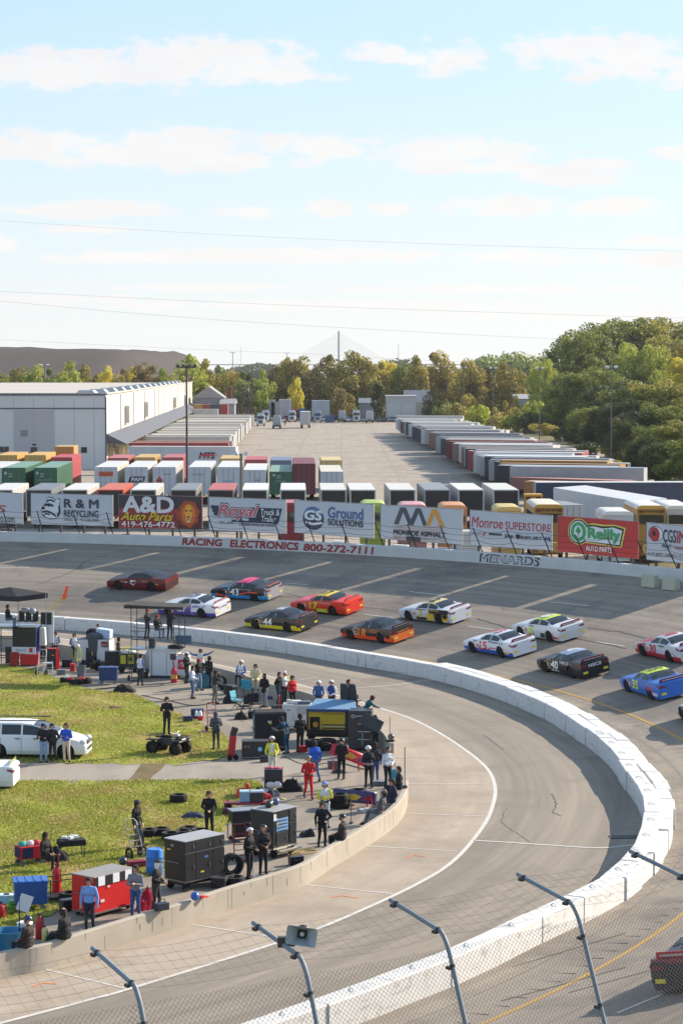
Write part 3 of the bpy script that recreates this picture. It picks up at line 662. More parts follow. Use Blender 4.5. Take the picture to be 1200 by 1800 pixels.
billboard('red and black billboard with an orange lion face and a yellow script line', (209, 356, 869, 928.5, 872.5, 931), mat('billboard_red', (.33, .03, .03), .5, var=.25, sc=.5),
		  [('p', [(0,.60),(1,.62),(1,1),(0,1)], (58, 42, 50, 1)), ('p', [(.72,0),(1,0),(1,.7),(.72,.7)], (70, 26, 26, 2)), ('p', mane, (168, 66, 26, 3)), ('e', .84, .46, .085, .31, (206, 110, 34, 4)), ('e', .84, .50, .045, .24, (230, 160, 52, 5)), ('e', .815, .56, .012, .03, (60, 30, 16, 6)), ('e', .865, .56, .012, .03, (60, 30, 16, 7)), ('p', [(.825,.40),(.855,.40),(.84,.33)], (70, 34, 20, 8)), ('e', .84, .27, .032, .06, (232, 190, 130, 9)), ('l', [(.81,.26),(.84,.30),(.87,.26)], .012, (60, 30, 18, 10)),
		   ('t', 'A&D', .055, .67, .47, .97, 0, .05, (216, 214, 216)), ('t', 'Auto Parts', .03, .66, .24, .50, .45, .025, (216, 196, 40)), ('t', '419-476-4772', .04, .68, .05, .22, 0, .03, (222, 222, 224))])
billboard('white billboard with pink script and a winged dark blue panel', (367, 503, 873, 932, 878, 938.5), WB,
		  [('p', [(.30,.35),(.52,.33),(.54,.73),(.95,.73),(.90,.28),(.3,.28)], NV + (1,)), ('l', [(.03,.70),(.13,.70)], .05, NV), ('l', [(.05,.60),(.13,.60)], .05, NV), ('l', [(.07,.50),(.13,.50)], .05, NV),
		   ('t', 'Royal', .115, .665, .30, .84, .3, .085, NV), ('t', 'Royal', .125, .655, .33, .81, .3, .055, (222, 222, 226)), ('t', 'Royal', .13, .65, .35, .79, .3, .02, (196, 70, 84)), ('t', 'Truck &', .68, .92, .52, .70, .1, .02, WH), ('t', 'Trailer', .69, .88, .33, .50, .1, .02, WH), ('t', 'EST. 1970', .15, .32, .22, .28, 0, .03, BK), ('t', 'CELEBRATING 50 YEARS', .40, .86, .19, .26, 0, .03, BK)])
billboard('white billboard with a round blue and grey two-letter emblem', (517, 657, 878.5, 936.7, 886, 946.7), WB,
		  [('e', .245, .47, .135, .345, (52, 58, 72, 1)), ('e', .24, .55, .12, .28, (86, 112, 160, 2)), ('e', .245, .42, .105, .25, (66, 72, 90, 3)), ('t', 'GS', .135, .36, .42, .72, .15, .06, (220, 222, 226)), ('l', [(.15,.36),(.24,.30),(.36,.36)], .035, (220, 222, 226)), ('t', 'Ground', .43, .87, .52, .85, 0, .035, (74, 104, 150)), ('t', 'SOLUTIONS', .43, .87, .30, .50, 0, .04, (62, 64, 72))])
billboard('white billboard with a large dark M and an orange A over black lettering', (668, 812, 886.7, 947, 894.6, 958), WB,
		  [('p', [(.17,.46),(.25,.95),(.32,.95),(.38,.62),(.44,.95),(.50,.95),(.585,.46),(.53,.46),(.475,.82),(.41,.46),(.35,.46),(.285,.82),(.23,.46)], (72, 76, 84, 1)), ('p', [(.56,.46),(.64,.95),(.70,.95),(.79,.46),(.73,.46),(.67,.82),(.61,.46)], (216, 150, 56, 2)), ('p', [(.17,.42),(.78,.42),(.78,.435),(.17,.435)], (190, 140, 110)), ('p', [(.17,.36),(.78,.36),(.78,.375),(.17,.375)], (190, 140, 110)), ('p', [(.17,.30),(.78,.30),(.78,.315),(.17,.315)], (190, 140, 110)), ('t', 'MONROE ASPHALT', .17, .80, .16, .30, 0, .05, BK), ('t', 'SINCE 1984', .17, .36, .05, .12, 0, .02, (190, 120, 90)), ('t', 'PAVING CO. LLC', .46, .80, .05, .12, 0, .02, (190, 150, 120)), ('p', [(.33,.0),(.5,.0),(.5,.13),(.33,.13)], (60, 58, 62, 5))])
billboard('white billboard with thin red serif lettering above a row of small car emblems', (825, 969.6, 896, 959, 906, 968), WB,
		  [('t', 'Monroe', .02, .41, .52, .82, .2, .012, RD), ('t', 'SUPERSTORE', .44, .985, .52, .74, 0, .01, RD), ('t', 'CHRYSLER', .02, .15, .33, .38, 0, 0, BK), ('p', [(.16,.30),(.18,.30),(.2,.40),(.18,.40)], RD + (2,)), ('l', [(.24,.36),(.4,.36)], .03, GY), ('t', 'Jeep', .43, .54, .26, .40, 0, .02, BK), ('p', [(.57,.40),(.62,.40),(.62,.32),(.595,.26),(.57,.32)], BK + (3,)), ('t', 'RAM', .63, .75, .29, .37, 0, .05, BK), ('t', 'SRT', .77, .89, .29, .37, .3, .04, BK), ('p', [(.91,.26),(.93,.40),(.95,.33),(.97,.40),(.99,.26),(.97,.26),(.965,.33),(.95,.27),(.935,.33),(.93,.26)], (50, 60, 130, 4))])
OG, OY = (60, 160, 96), (224, 214, 96)
billboard('bright red billboard with green and white bulging lettering and a shamrock', (979, 1121, 906, 969.6, 916.7, 983), mat('billboard_scarlet', (.52, .035, .03), .5, var=.06, sc=.4),
		  [('e', .27, .60, .135, .36, OY + (1,)), ('p', [(.30,.32),(.80,.26),(.85,.80),(.72,.86),(.58,.84),(.45,.86),(.30,.80)], OY + (2,)), ('e', .27, .60, .125, .335, BK + (3,)), ('p', [(.30,.35),(.785,.29),(.83,.77),(.71,.83),(.57,.80),(.45,.82),(.3,.76)], BK + (4,)), ('e', .27, .60, .11, .30, WH + (5,)), ('p', [(.36,.36),(.775,.33),(.81,.72),(.70,.79),(.57,.74),(.46,.78),(.37,.74)], WH + (6,)), ('e', .27, .60, .095, .265, OG + (7,)), ('e', .27, .60, .055, .17, WH + (8,)), ('e', .255, .62, .02, .05, OG + (9,)), ('e', .285, .62, .02, .05, OG + (10,)), ('e', .27, .68, .02, .05, OG + (11,)), ('l', [(.27,.62),(.275,.5)], .02, OG + (12,)),
		   ('t', "'", .385, .405, .70, .86, 0, .06, OG), ('t', 'Reilly', .39, .79, .36, .74, 0, .045, OG), ('t', 'AUTO PARTS', .37, .69, .10, .25, 0, .035, (232, 232, 232))])
billboard('white billboard with a red eyeball emblem at the right picture edge', (1134.6, 1290, 918, 984, 932, 1000), WB,
		  [('e', .11, .72, .085, .20, BK + (1,)), ('e', .115, .72, .078, .18, WH + (2,)), ('e', .10, .70, .06, .19, (176, 40, 50, 3)), ('e', .095, .72, .022, .07, BK + (4,)), ('t', 'CGS', .20, .35, .52, .86, 0, .02, NV), ('t', 'IMAGING', .36, .78, .52, .86, 0, .02, (176, 44, 54)), ('t', 'PRINT', .19, .30, .37, .46, 0, .01, BK), ('t', 'MANUFACTURING', .34, .74, .35, .44, 0, .01, RD), ('t', '419.897.3000 | CGS-IMAGING.COM', .02, .9, .10, .22, 0, 0, GY)])
# small fittings between wall and boards
for x, y, w, h, c in ((14, 928, 26, 16, (60, 62, 66)), (598, 946, 30, 14, (214, 216, 216)), (705, 950, 36, 13, (208, 210, 210)), (770, 962, 16, 7, (196, 198, 198))):
	p = CYL(x, y, RO + 2.2); o = MB().box((0, 0, 0), (w / 26, .4, h / 26), rz=polar(p)[1] - math.pi / 2).build('utility_box', C(c), None, (p.x, p.y, tz(RO + 2.2) + h / 52), bevel=.02)
	tag(o, {14: 'dark grey utility box under the leftmost billboard', 598: 'white box on the bank below the round emblem billboard', 705: 'white box on the bank below the orange and dark A billboard', 770: 'small white box on the bank beside the outer wall'}[x], 'box')
# ------------------------------------------------------------------ the truck lot
ZL = 1.33
sheet('truck_lot', [Vector(q + (ZL,)) for q in [(-230, 196), (70, 190), (62, 300), (52, 420), (44, 560), (36, 705), (-66, 712), (-66, 720), (-230, 720)]], LOT)
# ---- warehouse
Cc = G(187, 825, ZL); ZR = 13.5
far = G(338, 672, ZR); sd = Vector((far.x - Cc.x, far.y - Cc.y, 0)); SL = sd.length; sd.normalize(); fd = Vector((-sd.y, sd.x, 0))  # fd points left
wh = thing('warehouse', 'long white panel warehouse with a row of skylights along the roof edge', 'warehouse', Cc, math.atan2(sd.y, sd.x) - math.pi / 2)
Hh = ZR - ZL
def plane(px, py, n, p0):
	d = ray(px, py); o = Vector((0, 0, H)); t = (p0 - o).dot(n) / d.dot(n); return o + d * t
IM = Matrix.Rotation(-wh.rotation_euler[2], 4, 'Z') @ Matrix.Translation(-Cc)
def onf(px, py): return IM @ plane(px, py, sd, Cc)          # front face, local: y = 0
def ons(px, py): return IM @ plane(px, py, fd, Cc)          # side face, local: x = 0
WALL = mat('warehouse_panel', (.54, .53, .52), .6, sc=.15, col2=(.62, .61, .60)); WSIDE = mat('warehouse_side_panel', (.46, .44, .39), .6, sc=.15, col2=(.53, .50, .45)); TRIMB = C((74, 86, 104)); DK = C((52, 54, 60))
FW = 130
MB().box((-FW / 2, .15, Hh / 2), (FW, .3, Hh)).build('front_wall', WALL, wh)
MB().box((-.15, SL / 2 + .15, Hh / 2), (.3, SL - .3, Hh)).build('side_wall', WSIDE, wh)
MB().box((-FW / 2, SL / 2, Hh - .25), (FW - .62, SL - .62, .3)).box((-FW / 2, .1, Hh + .12), (FW + .3, .5, .24)).box((.02, SL / 2, Hh + .12), (.5, SL, .24)).build('roof', mat('warehouse_roof', (.42, .38, .34), .8, sc=.05, col2=(.50, .46, .41)), wh)
b = MB()
zt_ = onf(100, 718).z
b.box((-FW / 2, -.06, zt_), (FW, .1, .2)).box((.0, -.06, Hh / 2 - .2), (.22, .1, Hh - .4)).box((-FW / 2, -.10, Hh - .02), (FW, .1, .30))
b.build('blue_trim', TRIMB, wh)
b = MB()
for px in (25, 60, 96, 131, 166): b.box((onf(px, 760).x, -.012, Hh / 2 - .3), (.05, .02, Hh - .8))
b.build('panel_joint', C((140, 140, 144)), wh)
MB().box(((onf(25, 760).x + onf(96, 760).x) / 2, -.008, zt_ / 2 - .12), (onf(96, 760).x - onf(25, 760).x - .2, .012, zt_ - .35)).build('grey_panel', C((172, 170, 172)), wh)
def wrect(name, x0, x1, y0, y1, m, t=.06):
	a, c = onf(x0, y1), onf(x1, y0); MB().box(((a.x + c.x) / 2, -t / 2 - .015, (a.z + c.z) / 2), (c.x - a.x, t, c.z - a.z)).build(name, m, wh)
wrect('vent', 37, 49, 756, 767, C((128, 126, 128))); wrect('door', 54.5, 66, 786, 802, DK); wrect('window', -4, 7, 785, 795, GLASS); wrect('window', 8, 16, 785, 795, GLASS); wrect('window', 143, 153, 786, 796, GLASS); wrect('door_lamp', 57, 64, 780, 783, DK)
for px in (212, 235, 254, 272, 279.5, 287, 301, 313, 325, 333):
	y = ons(px, 720).y; MB().box((.02, y, (Hh - .3 + 4.0) / 2), (.12, .5, Hh - 4.3)).build('downpipe', C((84, 88, 98)), wh)
for px, py, w, h in ((221, 728, 2.0, 4.2), (255, 719, 2.2, 4.2), (306, 707, 3.5, 3.6), (325, 702, 4, 3.4)):
	q = ons(px, py); MB().box((.45, q.y, q.z), (.8, w * 2.2, h * .75)).build('louvre', C((206, 198, 186)), wh)
# awning over the docks
vs = []
for y in (1.5, SL - 2): vs += [(.02, y, 5.7), (3.2, y, 4.1), (3.2, y, 3.95), (.02, y, 4.2)]
MB().add(vs, [(0, 1, 5, 4), (1, 2, 6, 5), (2, 3, 7, 6), (0, 3, 2, 1), (4, 5, 6, 7)]).build('awning', mat('grey_awning', (.075, .075, .085), .5, sc=.3, col2=(.10, .10, .11)), wh)
for k in range(30): MB().box((.05, 8 + k * (SL - 14) / 30, 2.2), (.08, 2.7, 2.9)).build('dock_door', C((120, 116, 110)), wh)
for k in range(31): MB().box((.5, 5.4 + k * (SL - 14) / 30, 1.7), (.9, .6, 3.2)).build('dock_bumper', C((196, 184, 150)), wh)
SK = mat('skylight', (.42, .42, .43), .5, var=.1)
for k in range(15): MB().box((-3.5, 6 + k * (SL - 20) / 15, Hh + .30), (3.6, 7, .75), tx=.6, ty=.8).build('skylight', SK, wh)
MB().box((-58, 12, Hh + .9), (7, 6, 1.8)).cyl((-50, 22, Hh), (-50, 22, Hh + 2), .5).build('roof_unit', C((150, 156, 166)), wh)
# ---- trailers and containers
TIRE = C((24, 24, 26), 'rubber')
def trailer(name, label, cat, loc, yaw, Ln, body, roof, end, group, w=2.55, box=(1.2, 4.1), wheels=True, open_end=False, ribs=True, logo=None, side=None):
	"""near end at the origin, length along +Y"""
	t = thing(name, label, cat, loc, yaw, group); z0, z1 = box; hh = z1 - z0
	mb = C(body, 'dirty'); b = MB(); y0 = .12 if open_end else 0
	b.box((0, Ln / 2 + y0 / 2, (z0 + z1) / 2 - .03), (w, Ln - y0, hh - .06))
	if ribs:
		n = int(Ln / 1.2)
		for s_ in (-1, 1):
			for k in range(n + 1 if s_ < 3 else 0): b.box((s_ * (w / 2 + .012), .06 + y0 + k * (Ln - .12 - y0) / n, (z0 + z1) / 2), (.024, .07, hh - .2))
	b.build('body', mb, t)
	MB().box((0, Ln / 2, z1 - .02), (w - .06, Ln - .06, .04)).build('roof', C(roof, 'dirty'), t)
	e = MB()
	if open_end:
		for s_ in (-1, 1): e.box((s_ * (w / 2 - .06), .06, (z0 + z1) / 2), (.12, .12, hh))
		e.box((0, .06, z1 - .06), (w - .24, .12, .12)).box((0, .06, z0 + .06), (w - .24, .12, .12)); e.build('end_frame', C(body if body[0] > 150 else (150, 150, 150), 'dirty'), t)
		MB().box((0, .10, (z0 + z1) / 2), (w - .24, .04, hh - .24)).build('end_panel', C(end), t)
	else:
		e.box((0, -.015, (z0 + z1) / 2), (w - .1, .03, hh - .1)); e.build('end_panel', C(end, 'dirty'), t)
		s = MB()
		for xx in (-.6, 0, .6): s.cyl((xx, -.045, z0 + .1), (xx, -.045, z1 - .1), .02, n=5)
		if ribs: s.build('lock_rod', C((110, 110, 112)), t)
	if wheels:
		MB().box((-.45, Ln / 2, z0 - .12), (.12, Ln - .6, .2)).box((.45, Ln / 2, z0 - .12), (.12, Ln - .6, .2)).build('chassis_rail', C((48, 46, 46)), t)
		for y in (Ln - 1.6, Ln - 2.9):
			for s_ in (-1, 1): MB().cyl((s_ * (w / 2 - .5), y, .5), (s_ * (w / 2 - .02), y, .5), .5, n=14).build('wheel', TIRE, t)
		for s_ in (-1, 1): MB().box((s_ * .7, 2.6, (z0 - .2) / 2), (.12, .12, z0 - .2)).build('landing_leg', C((60, 60, 62)), t)
	if logo:
		for q in logo:
			b = MB()
			if q[0] == 't': letter(b, q[1], lambda u, v, tt: (-w / 2 + w * u, -.05 - tt, z0 + hh * v), q[2], q[3], q[4], q[5], 0, .1, .03)
			else: b.add([(-w / 2 + w * u, -.04, z0 + hh * v) for u, v in q[1]], [tuple(range(len(q[1])))])
			b.build('lettering' if q[0] == 't' else 'emblem', C(q[-1]), t)
	if side:
		for q in side:
			b = MB(); letter(b, q[1], lambda u, v, tt: (q[6] * (w / 2 + .04 + tt), Ln * u if q[6] > 0 else Ln * (1 - u), z0 + hh * v), q[2], q[3], q[4], q[5], 0, .2, .04); b.build('lettering', C(q[-1]), t)
	return t
VPX = 518
def yaw_vp(p): return math.atan2(-(VPX - 600) / F, 1)
# near row, black ends towards the track
near = [(-26,26,855,(212,210,208),(226,226,224)), (45,92,857,(120,124,128),(112,118,124)), (109,154,861,(214,210,204),(228,226,220)), (171,218,857,(206,92,66),(214,104,74)), (229,275,857,(214,212,206),(226,226,222)), (304,341,858,(170,168,158),(118,124,130)), (365,411,858,(176,150,146),(196,98,92)), (425,470,861,(222,222,220),(232,232,230)), (491,539,860,(222,222,218),(230,230,228)), (563,609,861,(196,198,196),(222,222,216)), (613,662,860,(214,214,210),(226,226,222)), (683,731,861,(190,192,192),(222,222,214)), (745,791,863,(150,156,160),(140,148,156)), (805,850,864,(198,202,206),(226,226,218)), (867,911,864,(190,194,194),(222,222,212))]
nlab = ['white trailer with a black end, leftmost of the near row', 'dark grey trailer with a black end behind the bulldog billboard', 'white trailer with a black end between the grey and the orange one', 'orange roofed trailer with a black end', 'white trailer with a black end just right of the orange one', 'trailer with a dark roof and dull end beside the tall lamp pole', 'trailer with a red roof and a black end', 'white trailer with a black end right of the wooden floodlight post', 'narrow white trailer with a black end in front of the dark green container', 'white trailer with a black end showing a grey side, below the maroon container', 'white trailer with a black end next right of the one by the maroon container', 'white trailer with a black end above the lime green van', 'grey roofed trailer with a black end', 'white trailer with a black end right of the grey roofed one', 'white trailer with a black end nearest the yellow loader']
for (xa, xb, y, body, roof), lab in zip(near, nlab):
	xc = (xa + xb) / 2; p = D(xc, y, 231); p.z = ZL
	trailer('semi_trailer', lab, 'trailer', p, yaw_vp(p), 14, body, roof, (24, 25, 28), 'trailers in the near row', 2.62, (1.2, 4.0), open_end=True)
# second row: containers and trailers facing the track
G1, G2, MR = (44, 92, 66), (60, 116, 84), (96, 34, 48)
W1, W2 = (206, 210, 216), (226, 226, 224)
second = [(-34,1,822,(206,206,206),W2,(200,204,208),None), (4,46,822,G1,(108,146,128),G1,[('t','* :::',.08,.42,.66,.86,(190,200,196))]), (56,105,822,G1,(108,146,128),G1,[('t','* :::',.08,.42,.66,.86,(190,200,196)), ('t','CHINA SHIPPING',.1,.8,.5,.58,(90,140,116))]),
		  (167,206,821,(222,216,204),W2,W1,[('p',[(.18,.66),(.82,.66),(.82,.84),(.18,.84)],(206,92,52)), ('t','YELLOW',.22,.78,.69,.81,(120,44,30))]), (219,261,821,(222,218,210),W2,W1,[('p',[(.12,.44),(.8,.44),(.9,.66),(.22,.66)],(48,46,60)), ('t','PAM',.28,.78,.49,.62,(224,224,226))]), (268,310,821,(222,218,210),W2,W1,[('p',[(.12,.5),(.28,.68),(.44,.5),(.28,.32)],(190,66,52)), ('t','M',.21,.35,.44,.56,(60,30,30)), ('t','==',.5,.8,.72,.76,(80,80,90))]),
		  (331,370,821,(214,214,214),W2,W1,[('t','Premier',.2,.7,.70,.77,(120,124,134))]), (383,420,821,(214,214,214),W2,W1,[('t','Express',.3,.7,.45,.52,(120,150,180))]), (428,467,826,(214,214,214),W2,W1,[('t','Unit',.5,.75,.55,.62,(120,124,134))]), (475,512,829,G1,(118,150,128),G1,[('t','* :::',.14,.5,.72,.9,(190,200,196)), ('t','LINE',.3,.7,.55,.62,(120,160,140))]), (517,551,815,MR,(110,42,54),MR,None), (563,603,829,(206,208,206),(224,220,206),(190,198,206),None)]
slab = ['white trailer cut off by the left edge in the second row', 'dark green shipping container, left one of the two beside each other', 'dark green shipping container with a white mark on its side', 'white trailer with an orange name patch on its end', 'white trailer with a black slanted name patch on its end', 'white trailer with a red diamond patch on its end', 'white trailer with small grey lettering just right of the tall lamp pole', 'white trailer just left of the wooden floodlight post', 'white trailer just right of the wooden floodlight post', 'dark green container standing by itself beside the maroon one', 'maroon corrugated container standing in the open lot', 'pale trailer with a bluish end, rightmost in the second row']
for (xa, xb, y, body, roof, end, logo), lab in zip(second, slab):
	xc = (xa + xb) / 2; p = D(xc, y, 272); p.z = ZL; top = D(xc, y, 272).z - ZL
	cont = body in (G1, MR)
	trailer('shipping_container' if cont else 'semi_trailer', lab, 'container' if cont else 'trailer', p, yaw_vp(p), 19, body, roof, end, 'trailers and containers in the second row', 2.72, (1.25, top), logo=logo)
third = [(-12,36,800,(214,170,92)), (41,84,800,(214,170,92)), (86,131,804,(190,74,80)), (187,228,805,(190,104,104)), (236,273,804,(206,168,98)), (285,322,804,(186,96,100)), (388,421,806,(206,172,104)), (430,467,808,(186,88,92)), (476,511,809,(100,112,136)), (563,602,809,(212,188,128))]
tlab = ['ochre container at the left edge behind the green ones', 'ochre container behind the first green container', 'red container behind the second green container', 'faded red container behind the orange patch trailer', 'ochre container behind the black patch trailer', 'faded red container behind the red diamond trailer', 'ochre container behind the trailer left of the wooden post', 'faded red container behind the trailer right of the wooden post', 'blue grey container behind the lone green container', 'pale ochre container behind the rightmost second row trailer']
for (xa, xb, y, c), lab in zip(third, tlab):
	xc = (xa + xb) / 2; Y = 300 if xc > 150 else 297; p = D(xc, y, Y); top = p.z - ZL; p.z = ZL
	trailer('shipping_container', lab, 'container', p, yaw_vp(p), 12.5, c, tuple(min(255, int(v * 1.05)) for v in c), c, 'coloured containers of the back row', 2.75, (1.25 if xc > 150 else .2, top), wheels=xc > 150)
p = D(113, 785, 311); trailer('shipping_container', 'ochre container stacked on top behind the red one', 'container', (p.x, p.y, p.z - 2.7), yaw_vp(p), 6.5, (206, 164, 90), (214, 176, 108), (196, 150, 78), 'coloured containers of the back row', 2.6, (0, 2.7), wheels=False)
p = D(113, 803.5, 311); trailer('shipping_container', 'red container under the stacked ochre one', 'container', (p.x, p.y, ZL), yaw_vp(p), 6.5, (190, 74, 80), (190, 74, 80), (190, 74, 80), 'coloured containers of the back row', 2.6, (0, D(113, 785, 311).z - 2.7 - ZL), wheels=False)
# broadside white trailer with a struck-through name
pL, pR = D(228, 782, 352), D(416, 788, 350); top = (pL.z + pR.z) / 2 - ZL; ln = (pR - pL).length
t = trailer('semi_trailer', 'white trailer parked broadside with a red stripe through its black name', 'trailer', (pL.x, pL.y + 1.3, ZL), -math.pi / 2 + math.atan2(pR.y - pL.y, pR.x - pL.x), ln, (214, 216, 218), (228, 226, 220), (214, 216, 218), None, 2.6, (1.1, top))
b = MB(); letter(b, 'MTS', lambda u, v, q: (1.36 + q, ln * u, 1.1 + (top - 1.1) * v), .66, .81, .42, .74, 0, .2, .05); b.build('lettering', C((38, 36, 44)), t)
MB().add([(1.38, ln * .645, 1.1 + (top - 1.1) * .6), (1.38, ln * .73, 1.1 + (top - 1.1) * .53), (1.38, ln * .845, 1.1 + (top - 1.1) * .6), (1.38, ln * .73, 1.1 + (top - 1.1) * .66)], [(0, 1, 2, 3)]).build('stripe', C((196, 60, 78)), t)
p = D(208, 778, 371); trailer('shipping_container', 'red container end showing beside the warehouse dock', 'container', (p.x + 2, p.y, ZL), -math.pi / 2, 16, (176, 62, 66), (196, 110, 96), (176, 62, 66), None, 2.6, (1.1, p.z - ZL))
p = D(206, 776, 386); trailer('semi_trailer', 'pale trailer with a reddish roof behind the red container by the docks', 'trailer', (p.x + 3, p.y + 2, ZL), -math.pi / 2, 16.5, (190, 186, 176), (204, 140, 116), (190, 186, 176), None, 2.6, (1.1, p.z - ZL))
# trailers backed up to the docks
n = 42
for k in range(n):
	f = k / (n - 1); Y = 418 + f * 205; e = Cc + sd * (Y - Cc.y); x1 = D(404 + 40 * f ** .72, 700, Y).x; x0 = e.x + 4.0; sh = random.uniform(-8, 8)
	c = (208 + sh, 204 + sh, 198 + sh); c = tuple(int(v) for v in c); rf = (228, 222, 212) if k % 4 else (196, 182, 168)
	trailer('semi_trailer', 'white trailer backed up to the warehouse docks' if k else 'nearest white trailer backed up to the warehouse docks', 'trailer', (x1 + random.uniform(-.4, .5), Y, ZL), math.pi / 2, x1 - x0 - .2 + random.uniform(-.1, 1.0), c, rf, (206, 206, 204) if k < n - 2 else (70, 74, 80), 'trailers at the warehouse docks', 2.6, (1.2, 4.0 + random.uniform(-.28, .12)), ribs=False, wheels=k == 0)
# long right-hand row
LG, WT, NVY, TE, BR, CH, MA, RE, BL = (184, 186, 188), (216, 216, 214), (48, 58, 84), (46, 70, 80), (134, 106, 94), (62, 64, 70), (112, 44, 48), (156, 66, 68), (40, 44, 54)
row = [(78,WT,WT),(118,LG,WT),(134,BR,WT),(150,(96,84,80),LG),(165,LG,WT),(182,TE,WT),(204,WT,WT),(222,LG,WT),(248,NVY,LG),(268,WT,WT),(284,TE,LG),(306,WT,WT),(330,(150,152,154),LG),(374,WT,(170,178,184)),(388,BR,(150,156,164)),(408,NVY,(110,124,142)),(458,LG,(190,196,200)),(486,TE,(196,198,198)),(508,WT,WT),(524,MA,(170,120,112)),(570,LG,LG),(590,BR,WT),(608,WT,WT),(666,BR,(180,160,150)),(688,LG,LG),(706,CH,(150,156,164)),(728,RE,WT),(766,WT,(190,196,204)),(798,LG,WT),(845,CH,WT),(888,LG,(110,116,124)),(908,CH,(200,190,180)),(932,(182,140,64),(206,164,130)),(976,BL,(180,186,194)),(1014,LG,(150,162,176))]
row = [(r[0] + (row[min(k + 1, len(row) - 1)][0] - r[0]) * j / 3, r[1], r[2]) for k, r in enumerate(row) for j in range(3 if k < len(row) - 1 else 1)]
cn = {WT: 'white', LG: 'light grey', NVY: 'navy blue', TE: 'dark teal', BR: 'brownish', CH: 'charcoal', MA: 'maroon', RE: 'faded red', BL: 'black', (96, 84, 80): 'dark brown', (150, 152, 154): 'mid grey', (182, 140, 64): 'ochre'}
for k, (cx_, c, rf) in enumerate(row):
	px = 680 + cx_ / 4.8; py = 752.7 + (px - 696) * .531; p = G(px, py, ZL + 1.2); hgt = 4.1 if k else 4.6
	lab = {0: 'tall white trailer at the far end of the long row'}.get(k, f'{cn.get(c, "grey")} fronted trailer in the long row beside the trees')
	if k % 8 == 5: continue
	dx = random.uniform(-.7, .7); rf = tuple(max(60, min(240, int(v + sh))) for v, sh in zip(rf, [random.choice((0, 6, -14, -40, 10))] * 3))
	trailer('semi_trailer', lab, 'trailer', (p.x + dx, p.y + dx * .3, ZL), -math.pi / 2 - R_((17 if k else 8) + random.uniform(-2.5, 2.5)), 16.2 + random.uniform(-2.8, 1.2), tuple(int(v * .96) for v in c), rf, c, 'long row of trailers by the trees', 2.6, (1.2, hgt + random.uniform(-.3, .15)), ribs=k > 60, wheels=k > 60)
p = D(903, 838, 288); t = trailer('semi_trailer', 'trailer with a maroon lettered end nearest the loader', 'trailer', (p.x + .2, p.y, ZL), -math.pi / 2 - R_(36), 16.5, (128, 84, 80), (206, 150, 132), (110, 42, 50), 'long row of trailers by the trees', 2.7, (1.2, p.z - ZL), logo=[('t', 'tex', .35, .75, .3, .5, (190, 180, 180))])
p = D(924, 845, 274); trailer('shipping_container', 'brown corrugated container beside the maroon lettered end', 'container', (p.x + .2, p.y, ZL), -math.pi / 2 - R_(26), 15, (150, 104, 56), (206, 170, 140), (158, 112, 60), 'long row of trailers by the trees', 2.6, (1.2, p.z - ZL))
pL, pR = D(941, 848, 250), D(1201, 847, 252); top = pL.z - ZL
trailer('semi_trailer', 'long dark blue trailer broadside with a thin white roof edge', 'trailer', (pL.x, pL.y + 1.3, ZL), -math.pi / 2 + .02, (pR - pL).length, (56, 64, 84), (224, 226, 226), (190, 192, 196), None, 2.6, (1.1, top))
# white corrugated shed
zt = 4.9; A, B_, C_, E_ = G(1115, 882, zt), G(1171, 877, zt), G(972, 858, zt), G(1028, 854, zt)
sh = thing('metal_shed', 'white corrugated metal shed with a flat pale roof behind the buses', 'shed', (A.x, A.y, ZL)); o = sh.location
q = [Vector((v.x, v.y, 0)) for v in (A, B_, E_, C_)]; hs = [zt - ZL] * 4
b = MB()
for i in range(4):
	u, v = q[i] - Vector((o.x, o.y, 0)), q[(i + 1) % 4] - Vector((o.x, o.y, 0)); n_ = max(2, int((v - u).length / .35)); d = (v - u); nn = Vector((d.y, -d.x, 0)).normalized()
	for k in range(n_):
		a0_, a1_ = u.lerp(v, k / n_), u.lerp(v, (k + .5) / n_); a2_ = u.lerp(v, (k + 1) / n_); hA = hs[i] + (hs[(i + 1) % 4] - hs[i]) * k / n_
		vs = []
		for w_, e in ((a0_, 0), (a1_, .05), (a2_, 0)): vs += [w_ + nn * e, w_ + nn * e + Vector((0, 0, hA))]
		b.add(vs, [(0, 2, 3, 1), (2, 4, 5, 3)])
b.build('wall', C((206, 210, 214), 'dirty'), sh)
MB().add([(v.x - o.x, v.y - o.y, h_ + .06) for v, h_ in zip(q, hs)] + [(v.x - o.x, v.y - o.y, h_) for v, h_ in zip(q, hs)], [(0, 1, 2, 3), (7, 6, 5, 4)] + [(i, i + 4, (i + 1) % 4 + 4, (i + 1) % 4) for i in range(4)]).build('roof', C((214, 218, 222), 'dirty'), sh)
